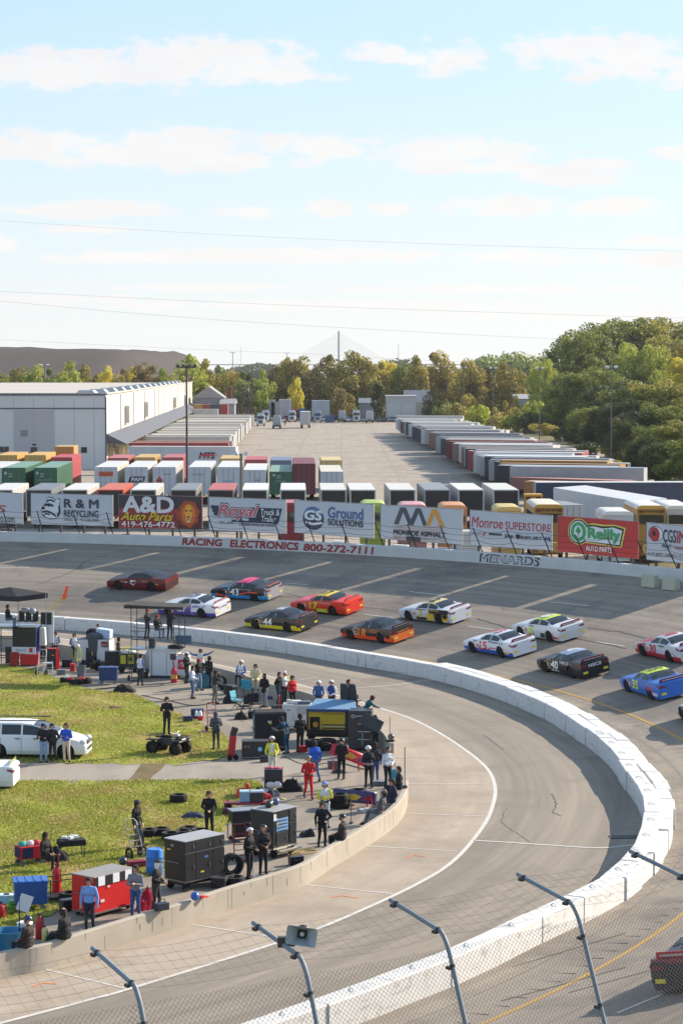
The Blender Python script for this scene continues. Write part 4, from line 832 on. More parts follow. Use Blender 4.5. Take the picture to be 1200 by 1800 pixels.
# ------------------------------------------------------------------ buses, loader, vans behind the boards
def rbox_profile(w, h, r=.5, n=5):
	pts = [(-w / 2, 0), (w / 2, 0)]
	pts += [(w / 2 - r + r * math.cos(a), h - r * .62 + r * .62 * math.sin(a)) for a in np.linspace(0, math.pi / 2, n)]
	pts += [(-w / 2 + r - r * math.cos(a), h - r * .62 + r * .62 * math.sin(a)) for a in np.linspace(math.pi / 2, 0, n)]
	return pts
def bus(label, px, py, Y, w, body, roof, cap, front=True, cat='bus', name='school_bus', ln=9.0, grp=None, rz=0.0):
	p = D(px, py, Y); hh = p.z - ZL; t = thing(name, label, cat, (p.x, p.y, ZL), rz, grp)
	MB().prism(rbox_profile(w, hh - .5), lambda u, v, q: (u, q, v + .5), .0, ln).build('body', C(body, 'dirty'), t, smooth=40)
	MB().prism([(x, z) for x, z in rbox_profile(w + .02, hh - .5, .5) if z > hh - .5 - .34], lambda u, v, q: (u, q, v + .505), .5, ln - .1).build('roof', C(roof, 'dirty'), t, smooth=40)
	MB().prism([(x, z) for x, z in rbox_profile(w + .05, hh - .49, .5) if z > .9] + [(-w / 2 - .02, 1.9), (w / 2 + .02, 1.9)][:0], lambda u, v, q: (u, q, v + .5), -.08, .35).build('front_cap', C(cap), t, smooth=40)
	MB().box((0, -.09, hh - 1.15), (w - .35, .05, .75)).build('windscreen', GLASS, t)
	if name == 'school_bus':
		for s_ in (-1, 1): MB().box((s_ * w * .36, -.10, hh - .48), (.42, .06, .22)).build('warning_light', C((120, 30, 26)), t)
		b = MB(); letter(b, 'SCHOOL BUS', lambda u, v, q: (-w * .24 + w * .48 * u, -.095 - q, hh - .56 + .2 * v), 0, 1, 0, 1, 0, 0, .04); b.build('lettering', C((40, 34, 24)), t)
		MB().box((0, -.7, 1.15), (w * .8, 1.3, .9), ty=.7, tx=.85).build('bonnet', C(cap), t, bevel=.06)
	b = MB()
	for s_ in (-1, 1): b.box((s_ * (w / 2 + .012), ln * .5, hh - 1.1), (.03, ln * .82, .6))
	b.build('side_window', GLASS, t)
	for y in (.9, ln - 2):
		for s_ in (-1, 1): MB().cyl((s_ * (w / 2 - .3), y, .48), (s_ * (w / 2 + .01), y, .48), .48, n=14).build('wheel', TIRE, t)
	return t
YB = (190, 146, 66)
bus('white roofed yellow school bus between two billboards, beside the loader', 964, 887, 193, 2.45, YB, (232, 224, 204), YB)
bus('white roofed yellow school bus at the red billboard edge, facing the track', 1144, 889, 191, 2.4, YB, (230, 230, 224), YB)
bus('white roofed bus cut off by the right picture edge', 1196, 889, 193, 2.4, (214, 214, 210), (234, 234, 230), (214, 214, 210), name='coach', cat='bus')
bus('white camper van roof showing over the red billboard', 1086, 899, 186, 2.45, (216, 218, 220), (226, 226, 218), (216, 218, 220), name='camper_van', cat='van', ln=6)
bus('pink roofed van behind the orange and dark A billboard', 725, 887, 186, 2.3, (206, 150, 160), (214, 160, 166), (206, 150, 160), name='van', cat='van', ln=5)
bus('orange van standing in the gap right of the A billboard', 797, 888, 178, 2.1, (210, 142, 92), (218, 156, 106), (210, 142, 92), name='van', cat='van', ln=5)
bus('yellow roofed van behind the thin red lettering billboard', 893, 891, 184, 2.1, (208, 184, 110), (216, 194, 124), (208, 184, 110), name='van', cat='van', ln=5)
bus('lime green van between the round emblem board and the A board', 655, 884, 182, 2.0, (164, 186, 84), (174, 194, 100), (164, 186, 84), name='van', cat='van', ln=5)
bus('red van with a pinkish roof between the two script and emblem boards', 511, 884, 190, 1.9, (140, 48, 54), (200, 120, 124), (140, 48, 54), name='van', cat='van', ln=5)
p = D(1007, 888, 215); trailer('box_trailer', 'grey box trailer between the loader and the metal shed', 'trailer', (p.x, p.y, ZL), .2, 7, (176, 180, 184), (150, 154, 158), (190, 194, 198), None, 2.4, (.6, p.z - ZL))
# flatbed truck foot and tyres seen below the boards
fb = thing('flatbed_truck', 'white flatbed truck partly hidden below the A billboard', 'truck', CYL(775, 962, RO + 10), .3); fb.location.z = tz(RO + 10)
MB().box((0, 0, .9), (5.5, 2.2, .25)).build('bed', C((196, 198, 200), 'dirty'), fb, bevel=.03); MB().box((2.0, 0, 1.7), (1.6, 2.1, 1.4), tx=.85).build('cab', C((206, 208, 210), 'dirty'), fb, bevel=.1); MB().box((2.5, 0, 1.95), (.9, 2.13, .5)).build('window', GLASS, fb)
for x in (-1.8, 1.9):
	for y in (-1, 1): MB().cyl((x, y * .8, .45), (x, y * 1.1, .45), .45, n=14).build('wheel', TIRE, fb)
ld = thing('wheel_loader', 'yellow wheel loader cab standing beyond the billboards', 'loader', D(936, 905, 222)); ld.location.z = ZL
LY = C((206, 146, 50)); zt = D(936, 868, 222).z - ZL
MB().box((0, 0, zt - .12), (1.75, 1.7, .24)).build('cab_roof', LY, ld, bevel=.05)
b = MB()
for x in (-.78, .78):
	for y in (-.7, .7): b.box((x, y, zt - 1.05), (.12, .12, 1.7))
b.box((0, 0, zt - 2.2), (1.9, 1.8, .9)).box((-1.9, 0, zt - 2.3), (2.2, 1.5, 1.0)).box((1.6, 0, zt - 2.5), (1.8, 1.6, .9)); b.build('body', LY, ld, bevel=.04)
MB().box((0, 0, zt - 1.0), (1.48, 1.3, 1.5)).build('cab_glass', GLASS, ld); MB().box((0, -.72, zt - 1.0), (.5, .05, 1.4)).build('cab_door', LY, ld)
for x in (-2.0, 1.5):
	for y in (-1, 1): MB().cyl((x, y * .75, .8), (x, y * 1.25, .8), .8, n=18).build('wheel', TIRE, ld)
b = MB(); b.prism([(3.3, .2), (4.4, .1), (4.5, .3), (3.6, 1.2), (3.3, 1.2)], lambda u, v, t_: (u, t_, v), -1.3, 1.3); b.build('bucket', LY, ld)
# ------------------------------------------------------------------ far yard: tractors, cars, buildings
def tractor(label, px, py, Y, body, facing, cat='truck'):
	p = G(px, py, ZL); s = p.y / 640
	t = thing('truck_tractor', label, cat, p, 0 if facing else math.pi, 'tractors parked at the far end of the lot'); m = C(body, 'dirty')
	MB().box((0, 2.0, 1.95), (2.3, 2.2, 2.4), tx=.94, ty=.9).build('cab', m, t, bevel=.12)
	MB().box((0, .2, 1.35), (2.0, 1.6, 1.2), tx=.85, ty=.8).build('bonnet', m, t, bevel=.1)
	MB().box((0, .86, 2.45), (1.9, .12, .8), rot=Matrix.Rotation(-.12, 3, 'X')).build('windscreen', GLASS, t)
	MB().box((0, 2.4, 3.4), (2.0, 1.3, .6), tx=.9, ty=.5).build('air_deflector', m, t, bevel=.1)
	MB().box((0, -.64, 1.25), (1.0, .06, .8)).build('grille', C((70, 74, 80)), t); MB().box((0, -.66, .62), (2.2, .2, .35)).build('bumper', C((196, 198, 200)), t)
	MB().box((0, 4.8, 1.0), (.9, 3.6, .25)).build('chassis', C((50, 48, 48)), t)
	for s_ in (-1, 1):
		MB().box((s_ * .78, -.66, 1.05), (.3, .06, .22)).build('headlight', C((222, 224, 226), 'plastic'), t)
		for y in (.2, 4.4, 5.6): MB().cyl((s_ * .75, y, .5), (s_ * 1.12, y, .5), .5, n=12).build('wheel', TIRE, t)
	return t
for (x, y, c, f, lab) in [(458, 749, (206, 210, 212), 1, 'white tractor beside the end of the dock trailers'), (466, 742, (200, 204, 206), 1, 'white tractor second from the dock trailers'), (487, 753, (186, 190, 192), 0, 'pale tractor seen from behind, out in the lot'), (513, 742, (212, 216, 222), 1, 'white and blue tractor facing us, left of the boxy white trailer'), (558, 743, (170, 180, 196), 1, 'tall pale blue tractor left of the blue container'), (601, 742, (196, 200, 204), 0, 'tall grey tractor seen from behind at the lot end'), (626, 742, (214, 218, 222), 1, 'white tractor with a clear grille at the lot end'), (649, 743, (206, 206, 206), 0, 'white tractor seen from behind, rightmost at the lot end')]: tractor(lab, x, y, 0, c, f)
p = G(536, 753, ZL); trailer('box_trailer', 'white box trailer end standing out in the empty lot', 'trailer', p, 0, 9, (204, 204, 204), (222, 222, 220), (204, 206, 208), None, 2.7, (1.0, 4.6))
def small_car(label, px, py, c, rz, group='cars parked at the far end of the lot'):
	p = G(px, py, ZL); t = thing('parked_car', label, 'car', p, rz, group); m = C(c, 'car')
	MB().prism([(-2.2, .3), (2.2, .3), (2.25, .75), (1.3, .92), (-2.0, .95), (-2.25, .7)], lambda u, v, q: (u, q, v), -.88, .88).build('body', m, t, bevel=.06)
	MB().prism([(-1.9, .92), (1.2, .9), (.4, 1.45), (-1.2, 1.47)], lambda u, v, q: (u, q, v), -.74, .74).build('cabin', GLASS, t, bevel=.05)
	MB().box((-.4, 0, 1.46), (1.5, 1.4, .05)).build('roof', m, t)
	for x in (-1.35, 1.35):
		for s_ in (-1, 1): MB().cyl((x, s_ * .66, .33), (x, s_ * .9, .33), .33, n=12).build('wheel', TIRE, t)
for x, y, c, rz, lab in [(667, 740, (170, 176, 184), 1.2, 'silver car at the right end of the far car line'), (678, 742, (70, 76, 90), 1.4, 'dark car in the far line behind the row of trailers'), (688, 741, (150, 156, 164), 1.5, 'grey car nearest the tall white trailer'), (612, 741, (200, 204, 208), 1.5, 'small white car between two far tractors'), (497, 742, (206, 208, 208), 1.5, 'white car behind the tractor seen from behind'), (636, 738, (70, 84, 110), .3, 'blue car behind the far white tractor'), (525, 738, (120, 130, 130), .2, 'grey green car behind the boxy white trailer'), (479, 738, (90, 96, 100), .1, 'dark car by the second tractor'), (590, 740, (84, 54, 56), .3, 'dark red car near the blue container')]: small_car(lab, x, y, c, rz)
for x, y, c, rz in [(453, 738, (196, 198, 200), 1.4), (473, 739, (110, 116, 124), 1.5), (506, 739, (150, 60, 60), .1), (545, 739, (190, 192, 196), 1.5), (552, 741, (60, 64, 72), 1.4), (570, 740, (206, 206, 206), 1.5), (616, 738, (96, 100, 110), .1), (640, 741, (180, 184, 190), 1.5), (656, 740, (60, 70, 96), 1.5), (695, 741, (206, 206, 204), 1.5)]: small_car(f'{"pale" if c[0] > 170 else "reddish" if c[0] == 150 else "dull grey or dark"} car wedged among the tractors at the far end of the lot', x, y, c, rz)
p = G(580, 743, ZL); trailer('waste_container', 'blue waste container among the far tractors', 'container', p, .1, 3, (60, 84, 130), (60, 84, 130), (60, 84, 130), None, 2.6, (.1, 2.3), wheels=False)
def house(name, label, x0, x1, ytop, Y, depth, wall, roof, gable=0.0, cat='building', feats=(), ridge='x', eave=None):
	a, b_ = D(x0, ytop, Y), D(x1, ytop, Y); w = b_.x - a.x; hh = a.z - ZL; t = thing(name, label, cat, ((a.x + b_.x) / 2, Y, ZL))
	MB().box((0, depth / 2, (hh - gable) / 2), (w, depth, hh - gable)).build('wall', C(wall, 'dirty'), t)
	he = hh - gable
	if gable:
		if ridge == 'y': MB().prism([(-w / 2 - .4, he), (w / 2 + .4, he), (0, hh)], lambda u, v, q: (u, q, v), -.3, depth + .3).build('roof', C(roof, 'dirty'), t)
		else: MB().prism([(-.5, he), (depth + .5, he), (depth / 2, hh)], lambda u, v, q: (q, u, v), -w / 2 - .4, w / 2 + .4).build('roof', C(roof, 'dirty'), t)
	else: MB().box((0, depth / 2, hh + .15), (w + .5, depth + .5, .3)).build('roof', C(roof, 'dirty'), t)
	for nm, u0, u1, v0, v1, c in feats: MB().box(((u0 + u1) / 2 * w - w / 2, -.04, (v0 + v1) / 2 * he), ((u1 - u0) * w, .08, (v1 - v0) * he)).build(nm, C(c), t)
	return t
house('house', 'grey gabled house between the warehouse and the trees', 340, 393, 679, 705, 14, (150, 154, 164), (172, 168, 166), 3.6, 'house', [('window', .14, .2, .5, .75, (210, 212, 214)), ('window', .5, .56, .5, .75, (210, 212, 214)), ('door', .75, .85, .1, .5, (120, 120, 126))], 'y')
house('shed', 'low grey lean-to shed beside the gabled house', 388, 412, 701, 700, 10, (160, 162, 170), (176, 174, 176), 1.5, 'shed')
house('garage', 'long white garage with two wide doors beyond the lot', 679, 731, 697, 715, 14, (212, 212, 208), (222, 222, 218), 0, 'garage', [('garage_door', .05, .48, 0, .72, (196, 196, 194)), ('garage_door', .54, .97, 0, .72, (196, 196, 194))])
house('house', 'grey roofed house half hidden behind the white garage', 712, 760, 686, 742, 14, (190, 186, 180), (122, 124, 132), 4.0, 'house', [('window', .6, .68, .3, .7, (60, 62, 70))])
house('barn', 'grey blue shed behind the far dark trees', 632, 660, 700, 735, 10, (128, 134, 148), (120, 124, 134), 1.5, 'shed')
house('house', 'white low building glimpsed through the right bushes', 905, 945, 693, 760, 10, (200, 202, 206), (196, 198, 204), 1.5, 'house')
house('house', 'pale low building behind the lamp poles right of the far trees', 800, 850, 692, 790, 12, (206, 208, 210), (176, 176, 180), 2.0, 'house')
ck = thing('brick_chimney', 'red brick chimney stack beside the grey house', 'chimney', D(403, 735, 722)); ck.location.z = ZL
hz = D(403, 682, 722).z - ZL; MB().box((0, 0, hz / 2), (2.0, 2.0, hz), tx=.8, ty=.8).build('stack', C((120, 60, 52), 'dirty'), ck); MB().box((-3, 0, hz * .3), (6, 5, hz * .6)).build('brick_base', C((112, 66, 58), 'dirty'), ck); MB().box((0, 0, hz + .1), (1.9, 1.9, .3)).build('cap', C((90, 50, 46)), ck)
for k, (xa, xb, c) in enumerate([(340, 356, (186, 150, 76)), (356, 369, (150, 62, 58)), (369, 386, (60, 66, 84)), (386, 400, (160, 60, 58))]):
	p = D((xa + xb) / 2, 711, 665); trailer('shipping_container', ['ochre', 'rusty red', 'dark blue', 'bright red'][k] + ' container in the far block behind the dock trailers', 'container', (p.x, p.y, ZL), 0, 6, c, c, c, 'far block of stacked containers', (xb - xa) / F * 665, (0, p.z - ZL), wheels=False, ribs=False)
p = D(356, 719, 655); trailer('semi_trailer', 'white trailer roof in front of the far container block', 'trailer', (p.x - 2.5, p.y, ZL), -math.pi / 2, 7, (206, 206, 206), (220, 220, 220), (206, 206, 206), None, 2.6, (1.1, p.z - ZL))
for x0, x1, yt, yb, c, lab in ((465, 483, 703, 724, (206, 208, 210), 'white trailer with a lamp pole near the far junk yard'), (476, 491, 707, 722, (196, 200, 204), 'pale trailer in the far yard, middle of the three'), (490, 511, 702, 721, (216, 216, 216), 'white trailer beside the red truck in the far yard'), (548, 579, 704, 719, (206, 212, 222), 'white trailer behind the hedge beyond the lot')):
	p, q = D(x0, yt, 735), D(x1, yt, 735); trailer('box_trailer', lab, 'trailer', ((p.x + q.x) / 2, 735, ZL), 0, 6, c, c, c, 'trailers in the far yard', q.x - p.x, (.8, p.z - ZL))
for x, y, c, lab in ((516, 719, (176, 50, 60), 'red truck beside the far white trailers'), (438, 722, (90, 40, 46), 'dark red truck left in the far yard'), (531, 716, (60, 110, 170), 'blue van behind the far white trailers')):
	p = D(x, y, 733); p.z = ZL; t = tractor(lab, 600, 741, 0, c, 1); t.location = p
for x, y, c, lab, rz in ((452, 722, (210, 206, 206), 'white pickup in the far yard', .2), (456, 727, (190, 60, 56), 'red car in the far yard', 0), (466, 721, (200, 196, 190), 'pale car in the far yard', .4), (535, 721, (120, 130, 132), 'grey car behind the hedge', .2), (540, 722, (96, 104, 110), 'dark grey car behind the hedge', 0)):
	small_car(lab, x, 739, c, rz, 'vehicles in the far yard'); 
	q = [o for o in COL.objects if o.get('label') == lab][0]; p = D(x, y, 728); q.location = (p.x, 728, ZL)
# ------------------------------------------------------------------ lamp poles, power lines, masts, bridge, hill
def lamp_pole(label, px, ytop, Y, heads, r=.12, zb=ZL, head_w=.5, m=(60, 60, 66), headc=(200, 204, 208)):
	p = D(px, ytop, Y); t = thing('lamp_pole', label, 'lamp pole', (p.x, p.y, zb)); hh = p.z - zb
	MB().cyl((0, 0, 0), (0, 0, hh), r * 1.3, r * .8, 8).build('pole', C(m, 'dirty'), t, smooth=40)
	if heads > 1: MB().box((0, 0, hh - .2), (head_w * heads * .72, .12, .12)).build('crossarm', C(m), t)
	for k in range(heads):
		x = (k - (heads - 1) / 2) * head_w * .72 * heads / max(1, heads - 1) if heads > 1 else 0
		MB().box((x, -.2, hh), (head_w * .62, .55, .30), rot=Matrix.Rotation(.35, 3, 'X'), ty=.7).build('lamp_head', C(headc, 'plastic'), t, bevel=.04)
	return t
lamp_pole('tall dark lamp pole with a cluster of four heads in front of the warehouse', 328, 643, 262, 4, .12, ZL, .68, (52, 52, 58), (70, 66, 64))
for x, y, Y, lab in ((786, 644, 640, 'thin lamp pole beyond the far end of the trailer row'), (814, 646, 610, 'thin lamp pole second left among the right-hand poles'), (866, 647, 560, 'lamp pole with a pale head behind the trailer row'), (948, 647, 462, 'lamp pole in front of the light green tree'), (1074, 645, 352, 'lamp pole in front of the big dark tree')): lamp_pole(lab, x, y, Y, 2, .085, ZL, .9, (84, 82, 80), (190, 192, 192))
lamp_pole('thin lamp pole with bright twin heads beyond the warehouse roof', 79, 641, 800, 2, .2, ZL, 1.6, (120, 122, 128), (236, 238, 240))
lamp_pole('distant lamp mast left of the bridge tower', 409, 619, 1100, 2, .2, ZL, 1.4, (150, 154, 160), (200, 204, 208)); lamp_pole('distant lamp mast among the left far trees', 504, 620, 1300, 2, .2, ZL, 1.6, (150, 154, 160), (200, 204, 208))
wp = thing('floodlight_post', 'grey wooden post with two floodlights behind the script billboard', 'post', D(424, 860, 215)); wp.location.z = ZL; hz = D(424, 797, 215).z - ZL
MB().cyl((0, 0, 0), (0, 0, hz), .17, .13, 8).build('post', C((112, 106, 100), 'dirty'), wp, smooth=40)
for s_ in (-1, 1): MB().cyl((s_ * .30, 0, hz + .05), (s_ * .48, -.25, hz - .02), .10, .22, 12).build('floodlight', C((186, 200, 216), 'plastic'), wp, smooth=50)
MB().tube([(0, 0, hz - .2), (.3, 0, hz - .1), (.36, 0, hz + .1)], .03).tube([(0, 0, hz - .2), (-.3, 0, hz - .1), (-.36, 0, hz + .1)], .03).build('arm', C((90, 90, 92)), wp)
for k, (pts, r) in enumerate([([(-60,384),(0,388),(400,413),(800,430),(1260,443)], .015), ([(-60,509),(0,512),(300,527),(600,540),(1120,557),(1260,560)], .018), ([(-60,522),(0,529),(300,556),(600,576),(980,596),(1260,606)], .018), ([(-60,594),(0,597),(300,612),(600,625),(760,634),(1260,654)], .015)]):
	o = MB().tube(smoothline([D(x, y, 430) for x, y in pts], 8), r, 5).build('power_line', C((120, 124, 130)))
	tag(o, ['highest', 'second highest', 'third highest', 'lowest'][k] + ' power line sagging across the sky', 'power line', 'power lines across the sky')
for x, y0, Y, hgt, lab in ((700, 604, 2600, 0, 'distant lattice mast on the skyline right of the bridge tower'), (423, 609, 2600, 0, 'very thin distant mast on the skyline')):
	p = D(x, y0, Y); t = thing('radio_mast', lab, 'mast', (p.x, Y, ZL)); hh = p.z - ZL; w = .55 if x == 700 else .28; b = MB()
	for a in (0, 2.1, 4.2): b.cyl((w * math.cos(a), w * math.sin(a), 0), (.2 * w * math.cos(a), .2 * w * math.sin(a), hh), .16 if x == 700 else .1, n=4)
	b.build('lattice', C((110, 116, 124)), t)
br = thing('bridge_tower', 'tall pale bridge tower with fans of stay cables on the horizon', 'bridge', (D(595, 600, 6200).x, 6200, ZL)); hh = D(595, 582, 6200).z - ZL
MB().box((0, 0, hh * .5), (6.6, 6.6, hh), tx=.7, ty=.7).build('pylon', C((92, 112, 140)), br, bevel=.4); MB().box((0, 0, 30), (900, 14, 3)).build('deck', C((150, 160, 170)), br)
for s_ in (-1, 1):
	b = MB()
	for k in range(18): b.cyl((0, 0, hh * (.97 - .022 * k)), (s_ * (150 - k * 7.0), 0, 31), .20, n=4)
	b.build('stay_cables', C((120, 130, 142)), br)
hb = MB(); nx, ny = 60, 22; vs = []
hrng = np.random.default_rng(3)
for j in range(ny):
	for i in range(nx):
		x = -560 + 500 * i / (nx - 1); y = 1350 + 900 * j / (ny - 1)
		sx_ = min(1, max(0, (-108 - x * 1.0 - (y - 1500) * -.01) / 62)); sx_ = sx_ * sx_ * (3 - 2 * sx_); sy = min(1, j / 9); sy = sy * sy * (3 - 2 * sy)
		ztop = 35.5 * (y / 1600) ** .2 + 2.2 * math.sin(x / 90 + .6) - max(0, (x + 330)) * .012
		vs.append((x, y, ZL + max(0, ztop * sx_ * sy + hrng.normal(0, .45) * sx_ * sy) - .5))
hb.add(vs, [(j * nx + i, j * nx + i + 1, (j + 1) * nx + i + 1, (j + 1) * nx + i) for j in range(ny - 1) for i in range(nx - 1)])
hill = hb.build('hill', earth('hill_earth', (.050, .044, .040), (.066, .056, .048), (.072, .056, .052), (.4, .6), .02), smooth=70); structure(hill)
# ------------------------------------------------------------------ trees
def crown_mesh(name, h, z0, rx, ncl, nleaf, leaf, seed, m, spread=1.0, cone=0.0):
	r = np.random.default_rng(seed); cs = []
	while len(cs) < ncl:
		u = r.normal(size=3); u /= np.linalg.norm(u); f = r.uniform(.25, 1) ** .5
		z = (u[2] * f + 1) / 2; taper = 1 - cone * z
		c = np.array([u[0] * f * rx * taper, u[1] * f * rx * taper, z0 + z * (h - z0)]); cs.append(c)
	cs = np.array(cs); rad = rx * r.uniform(.22, .46, ncl) * spread; rad = np.minimum(rad, (h - cs[:, 2]) * .9 + .08 * h)
	k = r.integers(0, ncl, nleaf); u = r.normal(size=(nleaf, 3)); u /= np.linalg.norm(u, axis=1)[:, None]; f = r.uniform(.3, 1, nleaf) ** .4
	pos = cs[k] + u * (rad[k] * f)[:, None] * np.array([1, 1, .85])
	nn = u + r.normal(size=(nleaf, 3)) * .75; nn /= np.linalg.norm(nn, axis=1)[:, None]
	t = np.cross(nn, r.normal(size=(nleaf, 3))); t /= np.linalg.norm(t, axis=1)[:, None]; b = np.cross(nn, t)
	s = (leaf * r.uniform(.6, 1.3, nleaf))[:, None]
	V = np.stack([pos - t * s, pos - b * s * .7, pos + t * s, pos + b * s * .7], 1)
	return quads_mesh(name, V, m, parent=False)
BARK = mat('tree_bark', (.10, .085, .07), .9, sc=3)
def trunk_mesh(h, r, seed, n=6, top=.8):
	g = random.Random(seed); b = MB(); pts = [Vector((g.uniform(-.03, .03) * h * k / 4, g.uniform(-.03, .03) * h * k / 4, h * top * k / 4)) for k in range(5)]
	b.tube(pts, [r, r * .8, r * .6, r * .4, r * .15], 7)
	for k in range(n):
		f = g.uniform(.3, .75); p = pts[0].lerp(pts[-1], f); a = g.uniform(0, 6.28); l_ = h * g.uniform(.16, .3)
		q = p + Vector((math.cos(a) * l_, math.sin(a) * l_, l_ * .8)); b.tube([p, p.lerp(q, .5) + Vector((0, 0, .2)), q], [r * .35, r * .22, r * .06], 5)
	o = b.build('trunk', BARK); me = o.data; bpy.data.objects.remove(o); me.shade_smooth(); return me
LM = {'green': leafmat('leaf_green', (0.090, 0.125, 0.029), (0.208, 0.259, 0.046), (0.434, 0.468, 0.074)), 'olive': leafmat('leaf_olive', (0.143, 0.146, 0.034), (0.351, 0.305, 0.063), (0.702, 0.485, 0.100)), 'yellow': leafmat('leaf_yellow', (0.413, 0.295, 0.041), (0.750, 0.624, 0.063), (0.750, 0.700, 0.086)),
	  'orange': leafmat('leaf_orange', (.13, .11, .04), (.26, .19, .055), (.44, .31, .09)), 'lime': leafmat('leaf_lime', (0.143, 0.203, 0.034), (0.351, 0.415, 0.063), (0.750, 0.700, 0.100)), 'dark': leafmat('leaf_dark', (.035, .050, .018), (.065, .085, .026), (.13, .14, .04)), 'tall': leafmat('leaf_tall', (.065, .098, .020), (.16, .205, .038), (.36, .35, .07), .48), 'tallyellow': leafmat('leaf_tall_yellow', (0.111, 0.138, 0.029), (0.260, 0.258, 0.052), (0.546, 0.432, 0.092), .45)}
FAR = [(crown_mesh('crown', 1, .0, .40, 34, 7000, .021, s, BARK, .95, .12), trunk_mesh(1, .018, s, 6, .7)) for s in (1, 2, 3, 4)] + [(crown_mesh('crown', 1, .0, .33, 28, 6000, .021, 9, BARK), trunk_mesh(1, .016, 9, 6, .7))]
BIG = [(crown_mesh('crown', 1, -.05, .42, 75, 30000, .0125, 20 + s, BARK, .78, .1), trunk_mesh(1, .02, 20 + s, 9, .75)) for s in range(3)]
BUSH = [(crown_mesh('crown', 1, -.1, .75, 16, 2600, .05, 40 + s, BARK), trunk_mesh(1, .03, 40 + s, 5)) for s in range(2)]
CONE = (crown_mesh('crown', 1, .04, .26, 40, 5600, .02, 60, BARK, .7, .85), trunk_mesh(1, .02, 60, 4, .95))
VAR = {}
def tree(label, kind, lm, px, ytop, Y, width=None, z0=ZL, group='trees beyond the lot', name='broadleaf_tree', cat='tree', rz=None):
	src = {'far': FAR, 'big': BIG, 'bush': BUSH, 'cone': [CONE]}[kind]; i = random.randrange(len(src)); k = (kind, i, lm)
	if k not in VAR:
		me = src[i][0].copy(); me.materials.clear(); me.materials.append(LM[lm]); VAR[k] = me
	p = D(px, ytop, Y); hh = p.z - z0; t = thing(name, label, cat, (p.x, p.y, z0), random.uniform(0, 6.28) if rz is None else rz, group)
	c = link('crown', VAR[k], t); tr = link('trunk', src[i][1], t)
	w = (width / F * Y) / {'far': .78, 'big': .84, 'bush': 1.9, 'cone': .62}[kind] if width else hh
	for o in (c, tr): o.scale = (w, w, hh / {'far': 1.02, 'big': 1.02, 'bush': 1.05, 'cone': 1.0}[kind])
	return t
random.seed(11)
CNAME = {'green': 'green leafy', 'olive': 'olive green', 'yellow': 'bright yellow', 'orange': 'orange brown', 'lime': 'yellow green', 'dark': 'dark green'}
tl = [(5,642,'green',50),(35,645,'olive',46),(62,638,'lime',40),(95,640,'green',44),(125,637,'lime',46),(152,644,'olive',50),(186,644,'yellow',26),(206,655,'olive',34),(232,648,'yellow',40),(256,636,'orange',50),(286,650,'lime',44),(312,652,'olive',36),(338,627,'lime',52),(362,634,'olive',44),(388,646,'green',42),(412,648,'olive',36),(436,645,'green',50),(462,652,'lime',34),(482,648,'orange',44),(505,632,'olive',46),(528,627,'olive',50),(552,640,'dark',44),(574,628,'orange',52),(612,618,'olive',72),(588,640,'olive',40),(640,632,'olive',44),(664,627,'olive',44),(684,631,'yellow',50),(708,640,'green',44),(730,628,'olive',44),(750,609,'orange',68),(776,614,'olive',50),(800,630,'olive',46),(826,628,'olive',50),(850,636,'orange',44),(880,640,'olive',50),(905,650,'olive',44),(928,655,'orange',44),(950,640,'olive',40)]
for x, y, c, w in tl: tree(f'{CNAME[c]} tree in the line beyond the lot', 'far', c, x, y, random.uniform(770, 800), w * 1.2)
for k, x in enumerate(range(-10, 960, 21)):
	c = random.choice(['olive', 'green', 'dark', 'dark', 'olive', 'orange']); tree(f'{CNAME[c]} tree in the rear rank beyond the lot', 'far', c, x + random.uniform(-6, 6), random.uniform(650, 662), random.uniform(830, 900), random.uniform(34, 50), group='rear rank of trees beyond the lot')
for k, x in enumerate(list(range(400, 690, 17)) + [750, 765, 790]):
	if 430 < x < 580: y = random.uniform(718, 724)
	else: y = random.uniform(700, 716)
	if 676 < x < 735: continue
	c = random.choice(['dark', 'olive', 'green', 'dark']); tree(f'low {CNAME[c]} bush along the far edge of the lot', 'bush', c, x, y, random.uniform(738, 760), random.uniform(20, 34), name='bush', cat='bush', group='bushes at the far edge of the lot')
tree('dark conifer standing beside the white garage', 'cone', 'dark', 664, 668, 700, 42, name='conifer', group=None); tree('dark rounded evergreen right of the white garage', 'far', 'dark', 762, 682, 715, 36, name='conifer', group=None)
tree('orange bush tree left of the dark conifer', 'far', 'orange', 600, 680, 722, 40, group=None); tree('small yellow tree in front of the far trees', 'far', 'yellow', 520, 662, 745, 26, group=None); tree('small yellow tree beside the bare trunks', 'far', 'lime', 462, 668, 735, 24, group=None)
for k, x in enumerate((418, 424, 431, 436, 441)):
	p = D(x, 665 + 4 * (k % 3), 715); o = thing('bare_tree', 'grey leafless trunk left of the small yellow tree', 'tree', (p.x, p.y, ZL), k * 1.3, 'bare trunks beyond the lot'); ob = link('trunk', FAR[k % 4][1], o); hh = (p.z - ZL) / .8; ob.scale = (hh * .6, hh * .6, hh)
